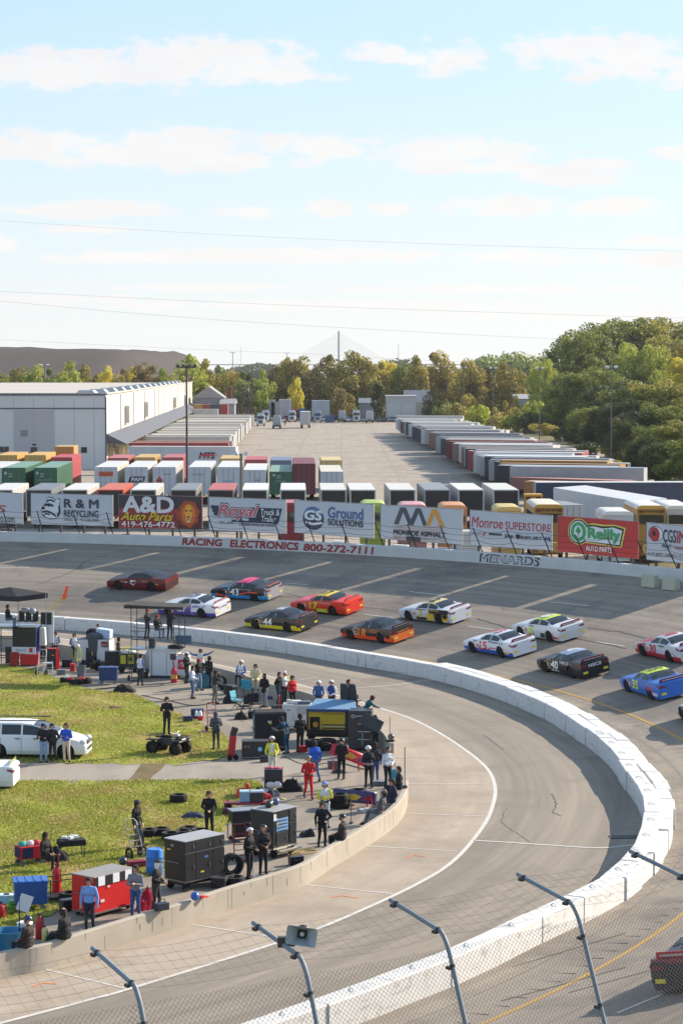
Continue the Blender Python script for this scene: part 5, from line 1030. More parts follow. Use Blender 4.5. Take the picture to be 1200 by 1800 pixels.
# the big trees on the right
for x, y, Y, w, c, lab in [(1012,574,690,112,'tall','tall dark green tree at the left end of the big right-hand trees'), (1045,563,720,150,'tall','tall dark tree second from the left in the big right-hand trees'), (1078,555,750,160,'tall','tall tree behind the lamp pole in the big right-hand trees'), (1106,547,735,160,'tall','tallest dark green tree over the lamp pole'), (1146,546,740,180,'tallyellow','tall yellowing tree left of the right edge tree'), (1194,545,745,190,'tallyellow','tall yellowing tree at the right picture edge'), (1126,592,680,110,'lime','light green tree in front of the tall trees'), (1172,584,690,120,'tallyellow','yellow flecked tree low at the right picture edge'), (1222,610,660,110,'yellow','yellow tree cut off by the right picture edge'), (1058,640,670,120,'tall','dark lower tree beside the lamp pole'), (1010,650,665,90,'tall','dark lower tree left in the big trees'), (1100,670,640,110,'dark','very dark low tree under the tallest tree'), (1160,680,630,110,'tall','dark low tree near the right picture edge'), (1205,690,610,90,'tallyellow','low yellowing tree under the right edge tree')]:
	tree(lab, 'big', c, x, y, Y, w, group=None, name='tall_tree')
for x, y, Y, w, c in [(1000,650,600,110,'tall'),(1040,640,590,120,'tall'),(1075,665,520,110,'dark'),(1110,672,480,130,'tall'),(1150,665,480,130,'tallyellow'),(1190,660,470,140,'tallyellow'),(1215,690,430,130,'tallyellow'),(1165,705,420,120,'tall'),(1125,712,420,110,'dark'),(1100,730,390,80,'dark'),(1150,742,360,100,'tall'),(1195,735,350,120,'tallyellow'),(1215,766,312,120,'tall'),(1170,770,322,90,'dark'),(1128,765,350,70,'dark'),(1060,715,480,80,'dark'),(1035,712,500,80,'tall'),(1085,700,470,90,'dark')]:
	tree(f'{"yellowing" if c == "tallyellow" else "very dark" if c == "dark" else "dark green"} lower tree in the thicket right of the trailer row', 'big', c, x, y, Y, w, group='lower trees of the right-hand thicket', name='thicket_tree')
for x, y, Y, w, c, lab in [(957,628,670,64,'lime','slim light green tree left of the big trees'), (985,690,600,84,'lime','low light green tree in front of the big dark trees')]: tree(lab, 'big', c, x, y, Y, w, group=None, name='broadleaf_tree')
bx = [(800,705,650,50,'olive'),(838,708,630,56,'lime'),(872,712,610,50,'olive'),(905,715,600,60,'green'),(930,722,580,50,'dark'),(955,742,560,56,'olive'),(985,750,520,60,'dark'),(1015,752,500,60,'dark'),(1050,756,490,80,'dark'),(1085,760,480,80,'olive'),(1120,758,470,90,'dark'),(1160,758,460,90,'olive'),(1200,756,450,90,'dark'),(1040,775,430,70,'dark'),(1080,782,420,80,'olive'),(1125,786,410,90,'dark'),(1170,784,400,90,'dark'),(1100,800,370,70,'olive'),(1140,806,360,80,'dark'),(1185,800,350,90,'dark'),(1215,812,320,90,'olive'),(1160,822,318,70,'dark'),(1195,826,300,70,'dark'),(820,688,690,50,'olive'),(780,698,705,44,'green'),(850,690,680,44,'orange'),(885,700,640,50,'olive'),(912,690,660,56,'olive'),(935,700,640,50,'lime')]
for x, y, Y, w, c in bx: tree(f'{CNAME[c]} bush along the strip right of the trailer row', 'bush', c, x, y, Y, w, name='bush', cat='bush', group='bushes right of the trailer row')
# woods on the far ridge that read as one mass
def woods(name, x0, x1, ytop, Y, m, n):
	r = np.random.default_rng(int(Y)); V = []
	X0, X1 = (x0 - 600) / F * Y, (x1 - 600) / F * Y
	ncl = 90; cx = r.uniform(X0, X1, ncl); u = (cx - X0) / (X1 - X0); env = np.sin(np.clip(u, .02, .98) * math.pi) ** .4
	zt = np.array([D(0, ytop, Y).z - ZL for _ in range(ncl)]) * env * r.uniform(.8, 1.0, ncl)
	k = r.integers(0, ncl, n); d = r.normal(size=(n, 3)); d /= np.linalg.norm(d, axis=1)[:, None]; rr = 7.0 * Y / 1500
	f = r.uniform(0, 1, n) ** .5
	pos = np.stack([cx[k] + d[:, 0] * rr, Y + d[:, 1] * rr * 2 + r.uniform(-30, 30, ncl)[k], (zt[k] - rr * .7) * f + d[:, 2] * rr * .7 + ZL], 1); pos[:, 2] = np.maximum(pos[:, 2], ZL)
	nn = d + r.normal(size=(n, 3)) * .6; t = np.cross(nn, r.normal(size=(n, 3))); t /= np.linalg.norm(t, axis=1)[:, None]; b = np.cross(nn, t); b /= np.linalg.norm(b, axis=1)[:, None]; s = 1.0 * Y / 1500
	o = quads_mesh(name, np.stack([pos - t * s, pos - b * s, pos + t * s, pos + b * s], 1), m); o['kind'] = 'stuff'
woods('far_woods', 790, 1010, 615, 1500, LM['green'], 26000); woods('far_woods', 380, 560, 636, 2600, LM['dark'], 16000); woods('far_woods', 640, 760, 628, 2300, LM['dark'], 12000)
# ------------------------------------------------------------------ race cars
XS = [2.56, 2.50, 2.3, 1.9, 1.4, 1.05, .82, .45, .12, -.3, -.8, -1.2, -1.62, -2.0, -2.42, -2.52, -2.56]
PR = dict(w=[.66, .80, .92, .965, .98, .965, .96, .955, .955, .955, .96, .97, .98, .975, .95, .92, .90],
		  zb=[.46, .54, .64, .73, .80, .84, .86, .885, .90, .915, .935, .95, .965, .97, .965, .94, .90],
		  zt=[.50, .58, .69, .79, .865, .90, .915, 1.10, 1.25, 1.30, 1.285, 1.17, 1.02, 1.00, .99, .965, .92],
		  wr=[.50, .62, .74, .80, .82, .82, .80, .70, .63, .605, .605, .65, .72, .80, .82, .80, .78], ra=.375, wx=(1.42, -1.40), zc=.34, zlow=.15)
def car_rings(pr, n=64):
	g = lambda k, x: float(np.interp(-x, [-q for q in pr.get('xs', XS)], pr[k]))
	x0, x1 = pr.get('xs', XS)[0], pr.get('xs', XS)[-1]; xs = sorted(set([x0 + (x1 - x0) * k / n for k in range(n + 1)] + [wx + pr['ra'] * c for wx in pr['wx'] for c in (-1.001, -.999, -.9, -.65, -.35, 0, .35, .65, .9, .999, 1.001)]), reverse=True)
	rings = []
	for x in xs:
		w, zb, zt, wr = g('w', x), g('zb', x), g('zt', x), g('wr', x); zl = pr['zlow']
		for wx in pr['wx']:
			d = abs(x - wx)
			if d < pr['ra']: zl = max(zl, pr['zc'] + math.sqrt(pr['ra'] ** 2 - d * d))
		h = zt - zb; glass = h > .16
		z1 = max(.40, zl + .015); z2 = max(.62, z1 + .02); z2 = min(z2, zb - .03) if zb > .56 else zb - .06
		z1 = min(z1, z2 - .02)
		zl = min(zl, z1 - .01)
		ze = zb + h * (.90 if glass else .55)
		a, b = (w * .95, zb), (wr, ze)
		q = [(w * .93, zl), (w, z1), (w, z2), a, (a[0] + (b[0] - a[0]) * .14, a[1] + (b[1] - a[1]) * .10), (a[0] + (b[0] - a[0]) * .88, a[1] + (b[1] - a[1]) * .88), b, (wr * .55, zb + h * .975), (0, zt)]
		rings.append((x, q))
	return rings
def car_body(t, pr, mats, paint, glass_x, screen_x, rear_x, tint=None):
	"""paint(x, row, side) -> material index; windows become parts of their own"""
	rings = car_rings(pr); b = MB(); wins = {}; W_ = lambda k: wins.setdefault(k, MB())
	for i in range(len(rings) - 1):
		x0, q0 = rings[i]; x1, q1 = rings[i + 1]; xm = (x0 + x1) / 2
		for s_ in (1, -1):
			for r in range(8):
				v = [(x0, s_ * q0[r][0], q0[r][1]), (x1, s_ * q1[r][0], q1[r][1]), (x1, s_ * q1[r + 1][0], q1[r + 1][1]), (x0, s_ * q0[r + 1][0], q0[r + 1][1])]
				f = [(0, 1, 2, 3)] if s_ < 0 else [(3, 2, 1, 0)]
				f = [tuple(reversed(f[0]))]
				gi = [j for j, (a, c) in enumerate(glass_x) if a > xm > c]
				if r == 4 and gi: W_(f'side_window {gi[0]} {s_}').add(v, f)
				elif r >= 6 and screen_x[0] > xm > screen_x[1]: W_('windscreen').add(v, f)
				elif r >= 6 and rear_x[0] > xm > rear_x[1]: W_('rear_window').add(v, f)
				else: b.add(v, f, paint(xm, r, s_))
	for x, q in (rings[0], rings[-1]):
		e = 1 if x > 0 else -1
		for r in range(8):
			v = [(x, q[r][0], q[r][1]), (x, -q[r][0], q[r][1]), (x, -q[r + 1][0], q[r + 1][1]), (x, q[r + 1][0], q[r + 1][1])]
			b.add(v, [(0, 1, 2, 3) if e < 0 else (3, 2, 1, 0)], paint(x, r, 0))
	o = b.build('body', mats, t, smooth=32)
	for k, w in wins.items():
		if w.v: w.build(k.split()[0], tint or GLASS, t, smooth=30)
	wl = MB().box((0, 0, .42), (pr['xs'][0] * 1.75 if 'xs' in pr else 4.5, 1.40, .42)).box((-.1, 0, .72), (3.0, 1.5, .25)); wl.build('underbody', C((16, 16, 18)), t)
	return rings
def wheels(t, pr, rim=(52, 52, 56), r=.345, w=.27, track=.80, letters=None):
	for x in pr['wx']:
		for s_ in (1, -1):
			M = Matrix.Rotation(-s_ * math.pi / 2, 3, 'X'); c = (x, s_ * track, r)
			ty = MB().lathe([(r * .62, -w / 2), (r * .93, -w / 2), (r, -w * .36), (r, w * .36), (r * .93, w / 2), (r * .62, w / 2)], 24, c, M).build('wheel', TIRE, t, smooth=40)
			d = MB().lathe([(.001, w * .30), (r * .2, w * .34), (r * .45, w * .25), (r * .60, w * .42), (r * .635, w * .45), (r * .635, -w * .4)], 16, c, M).build('rim', C(rim, 'metal'), ty, smooth=40)
def side_y(pr, x, z):
	g = lambda k: float(np.interp(-x, [-q for q in pr.get('xs', XS)], pr[k])); w, zb = g('w'), g('zb')
	if z < .62: return w
	return w + (w * .95 - w) * min(1.0, (z - .62) / max(.05, zb - .62))
def stock_car(name, label, pos, phi, base, sch, num=None, numc=None, texts=(), spoiler=(140, 36, 44), roofnum=None, window_net=True, stickers=True, cat='race car', pr=PR, group='cars on the track', rimc=(52, 52, 56), glassx=None, normal=None, flags=()):
	t = thing(name, label, cat, pos, 0, group)
	h = Vector((-math.sin(phi), math.cos(phi), 0)); rad = Vector((math.cos(phi), math.sin(phi), 0)); r = polar(pos)[0]
	sl_ = (tz(r + .8) - tz(r - .8)) / 1.6; up_ = Vector((-rad.x * sl_, -rad.y * sl_, 1)).normalized(); h = (h - up_ * h.dot(up_)).normalized()
	if normal: h, up_ = normal
	lf = up_.cross(h); t.rotation_euler = Matrix((h, lf, up_)).transposed().to_euler()
	keys = ['body'] + [k for k in sch]; cols = [base] + [sch[k] for k in sch]; mats = [C(c, 'car') for c in cols]; ix = {k: i for i, k in enumerate(keys)}
	def paint(x, rr, s_):
		def has(k): return ix.get(k)
		z = None
		if s_ == 0: z = 'nose' if x > 0 else ('bumper' if rr < 2 else 'tail')
		elif rr >= 5 and -.85 < x < .2: z = 'roof'
		elif rr >= 5 and x >= .8: z = 'hood'
		elif rr >= 5 and x < -1.6: z = 'deck'
		elif rr == 0: z = 'skirt'
		elif x > 1.9: z = 'nose'
		elif x < -2.3: z = 'tail' if rr >= 2 else 'bumper'
		elif rr <= 2:
			z = 'front' if x > .95 else ('rear' if x < -.55 else 'door')
		if z in ix: return ix[z]
		if z == 'bumper' and 'tail' in ix: return ix['tail']
		return 0
	car_body(t, pr, mats, paint, glassx or [(.60, -.36), (-.46, -1.30)], (.80, .14), (-.84, -1.58), sch.get('glass') and C(sch['glass']))
	wheels(t, pr, rimc)
	fl = lambda off=.006: (lambda u, v, q: (u, side_y(pr, u, v) + off + q, v))
	for poly, c in flags:  # coloured shapes on the side
		MB().add([fl(.005)(u, v, 0) for u, v in poly], [tuple(range(len(poly)))]).build('stripe', C(c, 'car'), t)
	if num:
		b = MB(); letter(b, num, lambda u, v, q: fl(.012)(u, v, q), .62 if len(num) > 1 else .48, -.14 if len(num) > 1 else .05, .36, .84, 0, .1, .045); b.build('number', C(numc), t)
		b = MB(); letter(b, num, lambda u, v, q: (-.62 + .62 * u, .42 - .84 * v, 1.308 + q), 1, 0, 0, 1, 0, 0, .05); b.build('roof_number', C(roofnum or numc), t)
	for s, xa, xb, za, zb, c, where in texts:
		b = MB()
		if where == 'side': letter(b, s, lambda u, v, q: fl(.012)(u, v, q), xa, xb, za, zb, 0, .08, .03)
		elif where == 'rear': letter(b, s, lambda u, v, q: (-2.575 - q, u, v), xa, xb, za, zb, 0, .08, .04)
		b.build('lettering', C(c), t)
	if spoiler:
		b = MB(); b.prism([(-.76, 0), (.76, 0), (.70, .19), (-.70, .19)], lambda u, v, q: (-2.36 - v * .45 + q, u, .97 + v), 0, .015); b.build('spoiler', C(spoiler, 'car'), t)
		b = MB(); b.add([(-2.40 - .02 - .012, .62, 1.03), (-2.40 - .012 - .02, -.62, 1.03), (-2.412 - .06, -.60, 1.10), (-2.412 - .06, .60, 1.10)], [(0, 1, 2, 3)]); b.build('spoiler_stripe', C((206, 200, 200)), t)
	for s_ in (1, -1):
		b = MB(); b.add([(-2.572, s_ * .86, .70), (-2.572, s_ * .50, .72), (-2.572, s_ * .50, .80), (-2.572, s_ * .84, .83)], [(0, 1, 2, 3) if s_ > 0 else (3, 2, 1, 0)])
		b.add([(-2.30, s_ * (side_y(pr, -2.30, .8) + .006), .80), (-2.565, s_ * .915, .72), (-2.565, s_ * .90, .83), (-2.34, s_ * (side_y(pr, -2.34, .88) + .006), .88)], [(0, 1, 2, 3) if s_ < 0 else (3, 2, 1, 0)]); b.build('tail_light', C((120, 28, 34), 'plastic'), t)
	if stickers:
		g = random.Random(label); b = [MB(), MB(), MB()]
		for k in range(9):
			x = 1.02 - .13 * (k % 3) + (0 if k < 6 else .35); z = .46 + .11 * (k // 3)
			b[k % 3].add([fl(.009)(x, z, 0), fl(.009)(x - .11, z, 0), fl(.009)(x - .11, z + .08, 0), fl(.009)(x, z + .08, 0)], [(0, 1, 2, 3)])
		for q, c in zip(b, ((206, 206, 206), (180, 60, 56), (196, 160, 60))): q.build('sponsor_sticker', C(c), t)
		MB().add([(-2.573, .80, .34), (-2.573, .50, .34), (-2.573, .50, .46), (-2.573, .80, .46)], [(0, 1, 2, 3)]).add([(-2.573, -.50, .34), (-2.573, -.80, .34), (-2.573, -.80, .46), (-2.573, -.50, .46)], [(0, 1, 2, 3)]).build('bumper_sticker', C(sch.get('sticker', (222, 206, 60))), t)
	if window_net:
		b = MB(); g2 = [(x, q) for x, q in car_rings(pr) if .5 > x > .0]
		b.tube([(.45, .90, .93), (.1, .75, 1.15)], .02, 5).tube([(-.42, .90, .95), (-.42, .68, 1.2)], .02, 5); b.build('roll_bar', C((190, 190, 190)), t)
	return t
def on_track(front, rear):
	a, b = T(*front), T(*rear); m = (a + b) / 2; r, ph = polar(m); ph2 = ph
	rad = Vector((math.cos(ph), math.sin(ph), 0)); q = m + rad * .80; q.z = tz(polar(q)[0]); return q, polar(q)[1]
OR, FY, WHC, BKC, CYN = (222, 84, 40), (206, 222, 40), (214, 216, 220), (26, 28, 32), (50, 150, 206)
q, ph = on_track((208, 1035), (272, 1041))
stock_car('pace_car', 'dark red pace car with black roof and white shield on the door, leading the field', q, ph, (96, 20, 28), {'roof': (30, 30, 34), 'hood': (44, 40, 46), 'deck': (40, 16, 22), 'bumper': (60, 14, 20)}, texts=[('OFFICIAL', -.6, -1.1, .74, .80, (200, 200, 200), 'side'), ('PACE', .28, -.02, .60, .68, (90, 90, 96), 'side')], spoiler=None, window_net=False, stickers=False, cat='pace car', flags=[([(.36, .80), (-.10, .80), (-.10, .58), (.13, .40), (.36, .58)], (206, 206, 206)), ([(1.2, .72), (.95, .72), (.95, .64), (1.2, .64)], (206, 120, 40)), ([(-1.75, .62), (-2.0, .62), (-2.0, .54), (-1.75, .54)], (216, 150, 60)), ([(.85, .66), (.6, .66), (.6, .60), (.85, .60)], (210, 210, 210))], rimc=(24, 24, 26))
cars = [
 ('white race car with a purple door and skirt, behind the right-hand canopy', (303, 1080), (354, 1087), WHC, {'door': (92, 70, 160), 'skirt': (92, 70, 160), 'hood': (206, 208, 214)}, '29', (222, 222, 226), [('yahoo!', -.62, -1.75, .64, .92, (96, 70, 170), 'side'), ('LUBE', .5, -.5, .60, .72, (150, 150, 170), 'rear')], dict(spoiler=(150, 40, 44), roofnum=(60, 66, 120), flags=[([(-.55, .62), (-.55, .30), (-.75, .2), (-.62, .2), (-.5, .62)], (206, 206, 214))])),
 ('black race car numbered 43 with a pink roof and blue and orange streaks', (391, 1052), (451, 1057), (30, 32, 38), {'roof': (226, 60, 110), 'skirt': (40, 140, 196), 'hood': (60, 70, 86), 'tail': (150, 150, 156)}, '43', (222, 224, 226), [('Boston Reid', -.2, -1.2, .78, .87, (180, 184, 190), 'side')], dict(spoiler=(170, 40, 46), roofnum=(240, 110, 150), flags=[([(1.9, .45), (.9, .30), (.75, .18), (1.9, .3)], OR), ([(-.2, .52), (-1.1, .72), (-1.75, .70), (-1.75, .58), (-1.0, .60), (-.2, .40)], OR), ([(-1.75, .42), (-2.4, .50), (-2.4, .32), (-1.8, .24)], CYN), ([(.8, .88), (.55, .88), (.7, .70), (.9, .70)], CYN)])),
 ('black race car numbered 44 with yellow skirts', (451, 1105), (508, 1111), (32, 34, 36), {'skirt': (216, 200, 50), 'roof': (40, 44, 50), 'tail': (46, 48, 52)}, '44', (226, 226, 226), [], dict(spoiler=(120, 34, 44), roofnum=(206, 214, 220), flags=[([(-1.85, .50), (-2.3, .50), (-2.3, .36), (-1.85, .36)], (220, 196, 40)), ([(1.0, .86), (.62, .86), (.66, .30), (.9, .30)], (150, 140, 150))])),
 ('orange red race car numbered 17 with a yellow roof', (537, 1075), (583, 1083), (226, 56, 36), {'roof': (230, 200, 50), 'hood': (222, 70, 80), 'skirt': (216, 60, 36)}, '17', (206, 222, 40), [('Zeigler', -.25, -1.35, .76, .88, (226, 180, 170), 'side')], dict(spoiler=(206, 44, 34), roofnum=(40, 40, 40), flags=[([(.0, .42), (-.9, .42), (-1.0, .20), (.0, .20)], (196, 210, 60))])),
 ('black race car numbered 18 with orange skirts and tail', (618, 1123), (673, 1131), (34, 32, 34), {'skirt': (226, 76, 36), 'bumper': (226, 110, 50), 'roof': (38, 36, 40)}, '18', (226, 120, 40), [('PETERS', -.5, -1.3, .78, .86, (226, 120, 40), 'side'), ('CRAIG', -.5, -1.2, .66, .74, (226, 120, 40), 'side'), ('SAFELITE', .5, -.5, .66, .78, (226, 130, 60), 'rear')], dict(spoiler=(120, 30, 34), roofnum=(70, 70, 74), flags=[([(-1.85, .50), (-2.45, .52), (-2.45, .24), (-1.8, .2)], (232, 80, 40)), ([(1.0, .84), (.66, .84), (.7, .4), (.95, .4)], (200, 190, 190))])),
 ('white race car numbered 2 with black and yellow rear flanks', (722, 1090), (773, 1097), (206, 208, 214), {'door': (206, 208, 214), 'rear': (34, 34, 38), 'roof': (216, 200, 130)}, '2', (226, 196, 40), [('RUBBERMADE', -.45, -1.5, .82, .92, (200, 170, 40), 'side')], dict(spoiler=(140, 30, 50), roofnum=(60, 56, 40), flags=[([(.62, .88), (-.30, .88), (-.30, .2), (.62, .2)], (34, 34, 38)), ([(-.35, .66), (-1.0, .66), (-1.0, .22), (-.35, .22)], (222, 190, 40)), ([(-1.78, .66), (-2.3, .66), (-2.3, .24), (-1.78, .24)], (222, 190, 40))])),
 ('white race car numbered 15 with red and blue sweeps along the skirt', (835, 1147), (882, 1155), (212, 216, 222), {'skirt': (50, 90, 190), 'roof': (206, 214, 222)}, '15', (214, 44, 60), [('Mobil', -.35, -1.25, .82, .95, (60, 70, 130), 'side'), ('11', -1.4, -1.7, .78, .95, (40, 40, 46), 'side')], dict(spoiler=(150, 30, 44), roofnum=(206, 50, 70), flags=[([(1.25, .84), (.75, .80), (.45, .30), (.9, .30)], (60, 100, 190)), ([(.75, .62), (.55, .42), (.35, .30), (.62, .30)], (206, 40, 60)), ([(-.15, .42), (-.55, .54), (-1.0, .54), (-1.0, .48), (-.5, .48), (-.25, .36)], (206, 40, 60)), ([(-1.78, .60), (-2.45, .60), (-2.45, .55), (-1.78, .55)], (206, 40, 60)), ([(-1.9, .42), (-2.3, .42), (-2.3, .28), (-1.9, .28)], (226, 170, 40))])),
 ('white race car numbered 6 with a fluorescent roof and a red rear flank', (921, 1119), (966, 1128), (212, 214, 218), {'roof': (206, 222, 50), 'hood': (206, 208, 212), 'bumper': (200, 200, 200)}, '6', (206, 222, 40), [], dict(spoiler=(150, 30, 46), roofnum=(226, 226, 220), flags=[([(-1.75, .66), (-2.5, .66), (-2.5, .36), (-1.9, .22), (-1.75, .5)], (206, 40, 44)), ([(.52, .86), (.0, .86), (.0, .34), (.52, .34)], (60, 64, 60)), ([(-.6, .50), (-1.02, .50), (-1.02, .22), (-.6, .22)], (60, 60, 66))])),
 ('black race car numbered 40 with white sponsor lettering on the tail', (962, 1181), (1007, 1192), (26, 28, 34), {'roof': (150, 170, 196)}, '40', (226, 228, 230), [('NIECE', -.35, -1.3, .74, .90, (222, 224, 226), 'side'), ('NIECE', .42, -.42, .66, .84, (222, 224, 226), 'rear')], dict(spoiler=(140, 30, 44), roofnum=(226, 230, 234), flags=[([(1.05, .84), (.68, .84), (.70, .34), (1.0, .34)], (190, 160, 160)), ([(.65, .30), (-.2, .30), (-.2, .26), (.65, .26)], (210, 210, 210))])),
 ('red and white race car numbered 30 at the right picture edge', (1134, 1153), (1179, 1164), (206, 206, 210), {'hood': (170, 36, 50), 'skirt': (190, 36, 50), 'front': (180, 60, 70), 'roof': (212, 208, 212)}, '30', (206, 40, 56), [('GREN', -.4, -1.0, .80, .90, (60, 50, 60), 'side')], dict(spoiler=(150, 30, 44), roofnum=(196, 60, 80), flags=[([(-1.0, .95), (-2.4, .95), (-2.4, .30), (-1.9, .55)], (196, 50, 60))])),
 ('blue race car numbered 35 with a fluorescent yellow roof', (1109, 1213), (1144, 1232), (50, 110, 196), {'roof': (206, 222, 44), 'front': (60, 110, 190)}, '35', (210, 226, 40), [], dict(spoiler=(150, 34, 50), roofnum=(90, 120, 60), flags=[([(-1.05, .58), (-1.35, .80), (-1.9, .72), (-1.9, .5), (-1.2, .5)], (196, 50, 66)), ([(-1.85, .46), (-2.4, .46), (-2.4, .30), (-1.85, .30)], (206, 200, 206))])),
 ('dark and white race car nose just entering at the right picture edge', (1206, 1262), (1236, 1290), (206, 208, 212), {'skirt': (30, 30, 34), 'front': (40, 40, 46)}, '25', (206, 40, 56), [], dict(spoiler=(140, 30, 44))),
]
for lab, fr_, re_, base, sch, num, nc, tx, kw in cars:
	q, ph = on_track(fr_, re_); stock_car('race_car', lab, q, ph, base, sch, num, nc, tx, **kw)
# the near car going away at the right edge
a = T(1181, 1733); r, ph = polar(a); q = a + Vector((math.cos(ph), math.sin(ph), 0)) * .8; q.z = tz(polar(q)[0]); ph2 = polar(q)[1] + .0
hq = Vector((-math.sin(ph2), math.cos(ph2), 0)); q = q + hq * 1.40; q.z = tz(polar(q)[0])
stock_car('race_car', 'dark race car with red spoiler seen from behind through the near fence', q, polar(q)[1] + .02, (34, 34, 40), {'roof': (206, 210, 220), 'deck': (120, 30, 40), 'tail': (40, 40, 48), 'rear': (176, 34, 44)}, '22', (222, 222, 222), [('PINNACLE', .4, -.4, .86, .94, (170, 60, 66), 'rear')], spoiler=(206, 34, 46))
# ------------------------------------------------------------------ white minivan and white car on the infield
VX = [2.55, 2.45, 2.2, 1.8, 1.45, 1.2, .6, .1, -.4, -1.2, -1.9, -2.2, -2.45, -2.55]
VAN = dict(xs=VX, w=[.70, .84, .93, .97, .98, .98, .98, .98, .98, .98, .97, .96, .93, .90], zb=[.60, .72, .86, .97, 1.02, 1.06, 1.08, 1.09, 1.10, 1.10, 1.10, 1.10, 1.08, 1.04], zt=[.64, .78, .93, 1.04, 1.12, 1.22, 1.52, 1.70, 1.755, 1.765, 1.74, 1.70, 1.45, 1.08], wr=[.55, .66, .76, .82, .84, .82, .76, .73, .72, .72, .72, .70, .74, .80], ra=.40, wx=(1.62, -1.45), zc=.35, zlow=.22)
p = G(54, 1336); t = thing('minivan', 'white minivan parked on the grass with three people leaning on it', 'van', (p.x, p.y + 1.05, .03), math.radians(-3)); t.scale = (1, 1, .94)
vmat = [C((222, 224, 226), 'car'), C((40, 42, 46))]
car_body(t, VAN, vmat, lambda x, r, s: 1 if (r == 0 and abs(x) > 2.4 and False) else 0, [(.62, -.32), (-.42, -1.25), (-1.35, -2.1)], (1.18, .12), (-2.22, -2.5))
wheels(t, VAN, (150, 152, 156), .35, .22, .84)
for s_ in (1, -1):
	MB().ell((2.38, s_ * .72, .80), (.16, .20, .12)).build('headlight', C((206, 210, 214), 'plastic'), t, smooth=50); MB().box((1.02, s_ * 1.06, 1.14), (.14, .18, .16)).build('mirror', vmat[0], t, bevel=.03)
	b = MB()
	for x in (.62, -.37, -1.32): b.box((x, s_ * .984, .66), (.015, .012, .74))
	b.build('door_seam', C((120, 122, 126)), t); MB().box((.28, s_ * .985, .98), (.22, .03, .04)).box((-.55, s_ * .985, .98), (.22, .03, .04)).build('door_handle', C((40, 40, 44)), t)
	MB().box((-.6, s_ * .66, 1.80), (2.6, .04, .05)).build('roof_rail', C((60, 62, 66)), t)
MB().box((2.50, 0, .72), (.12, .9, .16)).build('grille', C((70, 74, 80)), t, bevel=.02); MB().box((2.50, 0, .44), (.12, 1.2, .14)).build('air_intake', C((30, 32, 36)), t)
p = G(-77, 1387); nrm = (Vector((-1, .02, 0)).normalized(), Vector((0, 0, 1)))
t = stock_car('race_car', 'white car with a yellow green rear spoiler cut off by the left picture edge', Vector((p.x - .1, p.y + .6, .02)), 0, (216, 218, 222), {'roof': (206, 208, 212)}, None, None, [], spoiler=(176, 190, 70), stickers=False, group=None, normal=nrm, window_net=False)
# ------------------------------------------------------------------ people: one continuous body each
def capsule(b, p0, p1, r0, r1=None, n=9):
	p0, p1 = Vector(p0), Vector(p1); r1 = r0 if r1 is None else r1; d = p1 - p0
	d = d.normalized() if d.length > 1e-6 else Vector((0, 0, 1)); u = d.orthogonal().normalized(); w = d.cross(u); vs = []
	ph_ = [(-1.15, p0, r0), (-.6, p0, r0), (0, p0, r0), (0, p1, r1), (.6, p1, r1), (1.15, p1, r1)]
	for a, c, r in ph_:
		for k in range(n):
			t = 2 * math.pi * k / n; vs.append(c + d * math.sin(a) * r + (u * math.cos(t) + w * math.sin(t)) * math.cos(a) * r)
	q = len(ph_); fs = [(i * n + k, i * n + (k + 1) % n, (i + 1) * n + (k + 1) % n, (i + 1) * n + k) for i in range(q - 1) for k in range(n)] + [tuple(range(n - 1, -1, -1)), tuple(range((q - 1) * n, q * n))]
	b.add(vs, fs)
ARMS = {'down': [(.25, .03, 1.13), (.26, -.05, .89)], 'pockets': [(.29, .07, 1.15), (.18, -.09, .96)], 'front': [(.26, .0, 1.13), (.05, -.25, 1.05)], 'cross': [(.26, -.03, 1.14), (-.08, -.20, 1.19)], 'phone': [(.24, -.06, 1.14), (.05, -.27, 1.20)],
		'face': [(.27, -.17, 1.25), (.08, -.20, 1.55)], 'hips': [(.37, .06, 1.16), (.17, -.04, 1.03)], 'raise': [(.42, -.06, 1.46), (.66, -.10, 1.60)], 'push': [(.26, -.06, 1.14), (.20, -.34, 1.03)], 'reach': [(.25, -.18, 1.32), (.20, -.42, 1.38)], 'lap': [(.26, -.04, 1.14), (.10, -.26, 1.02)]}
SKIN = (196, 142, 116)
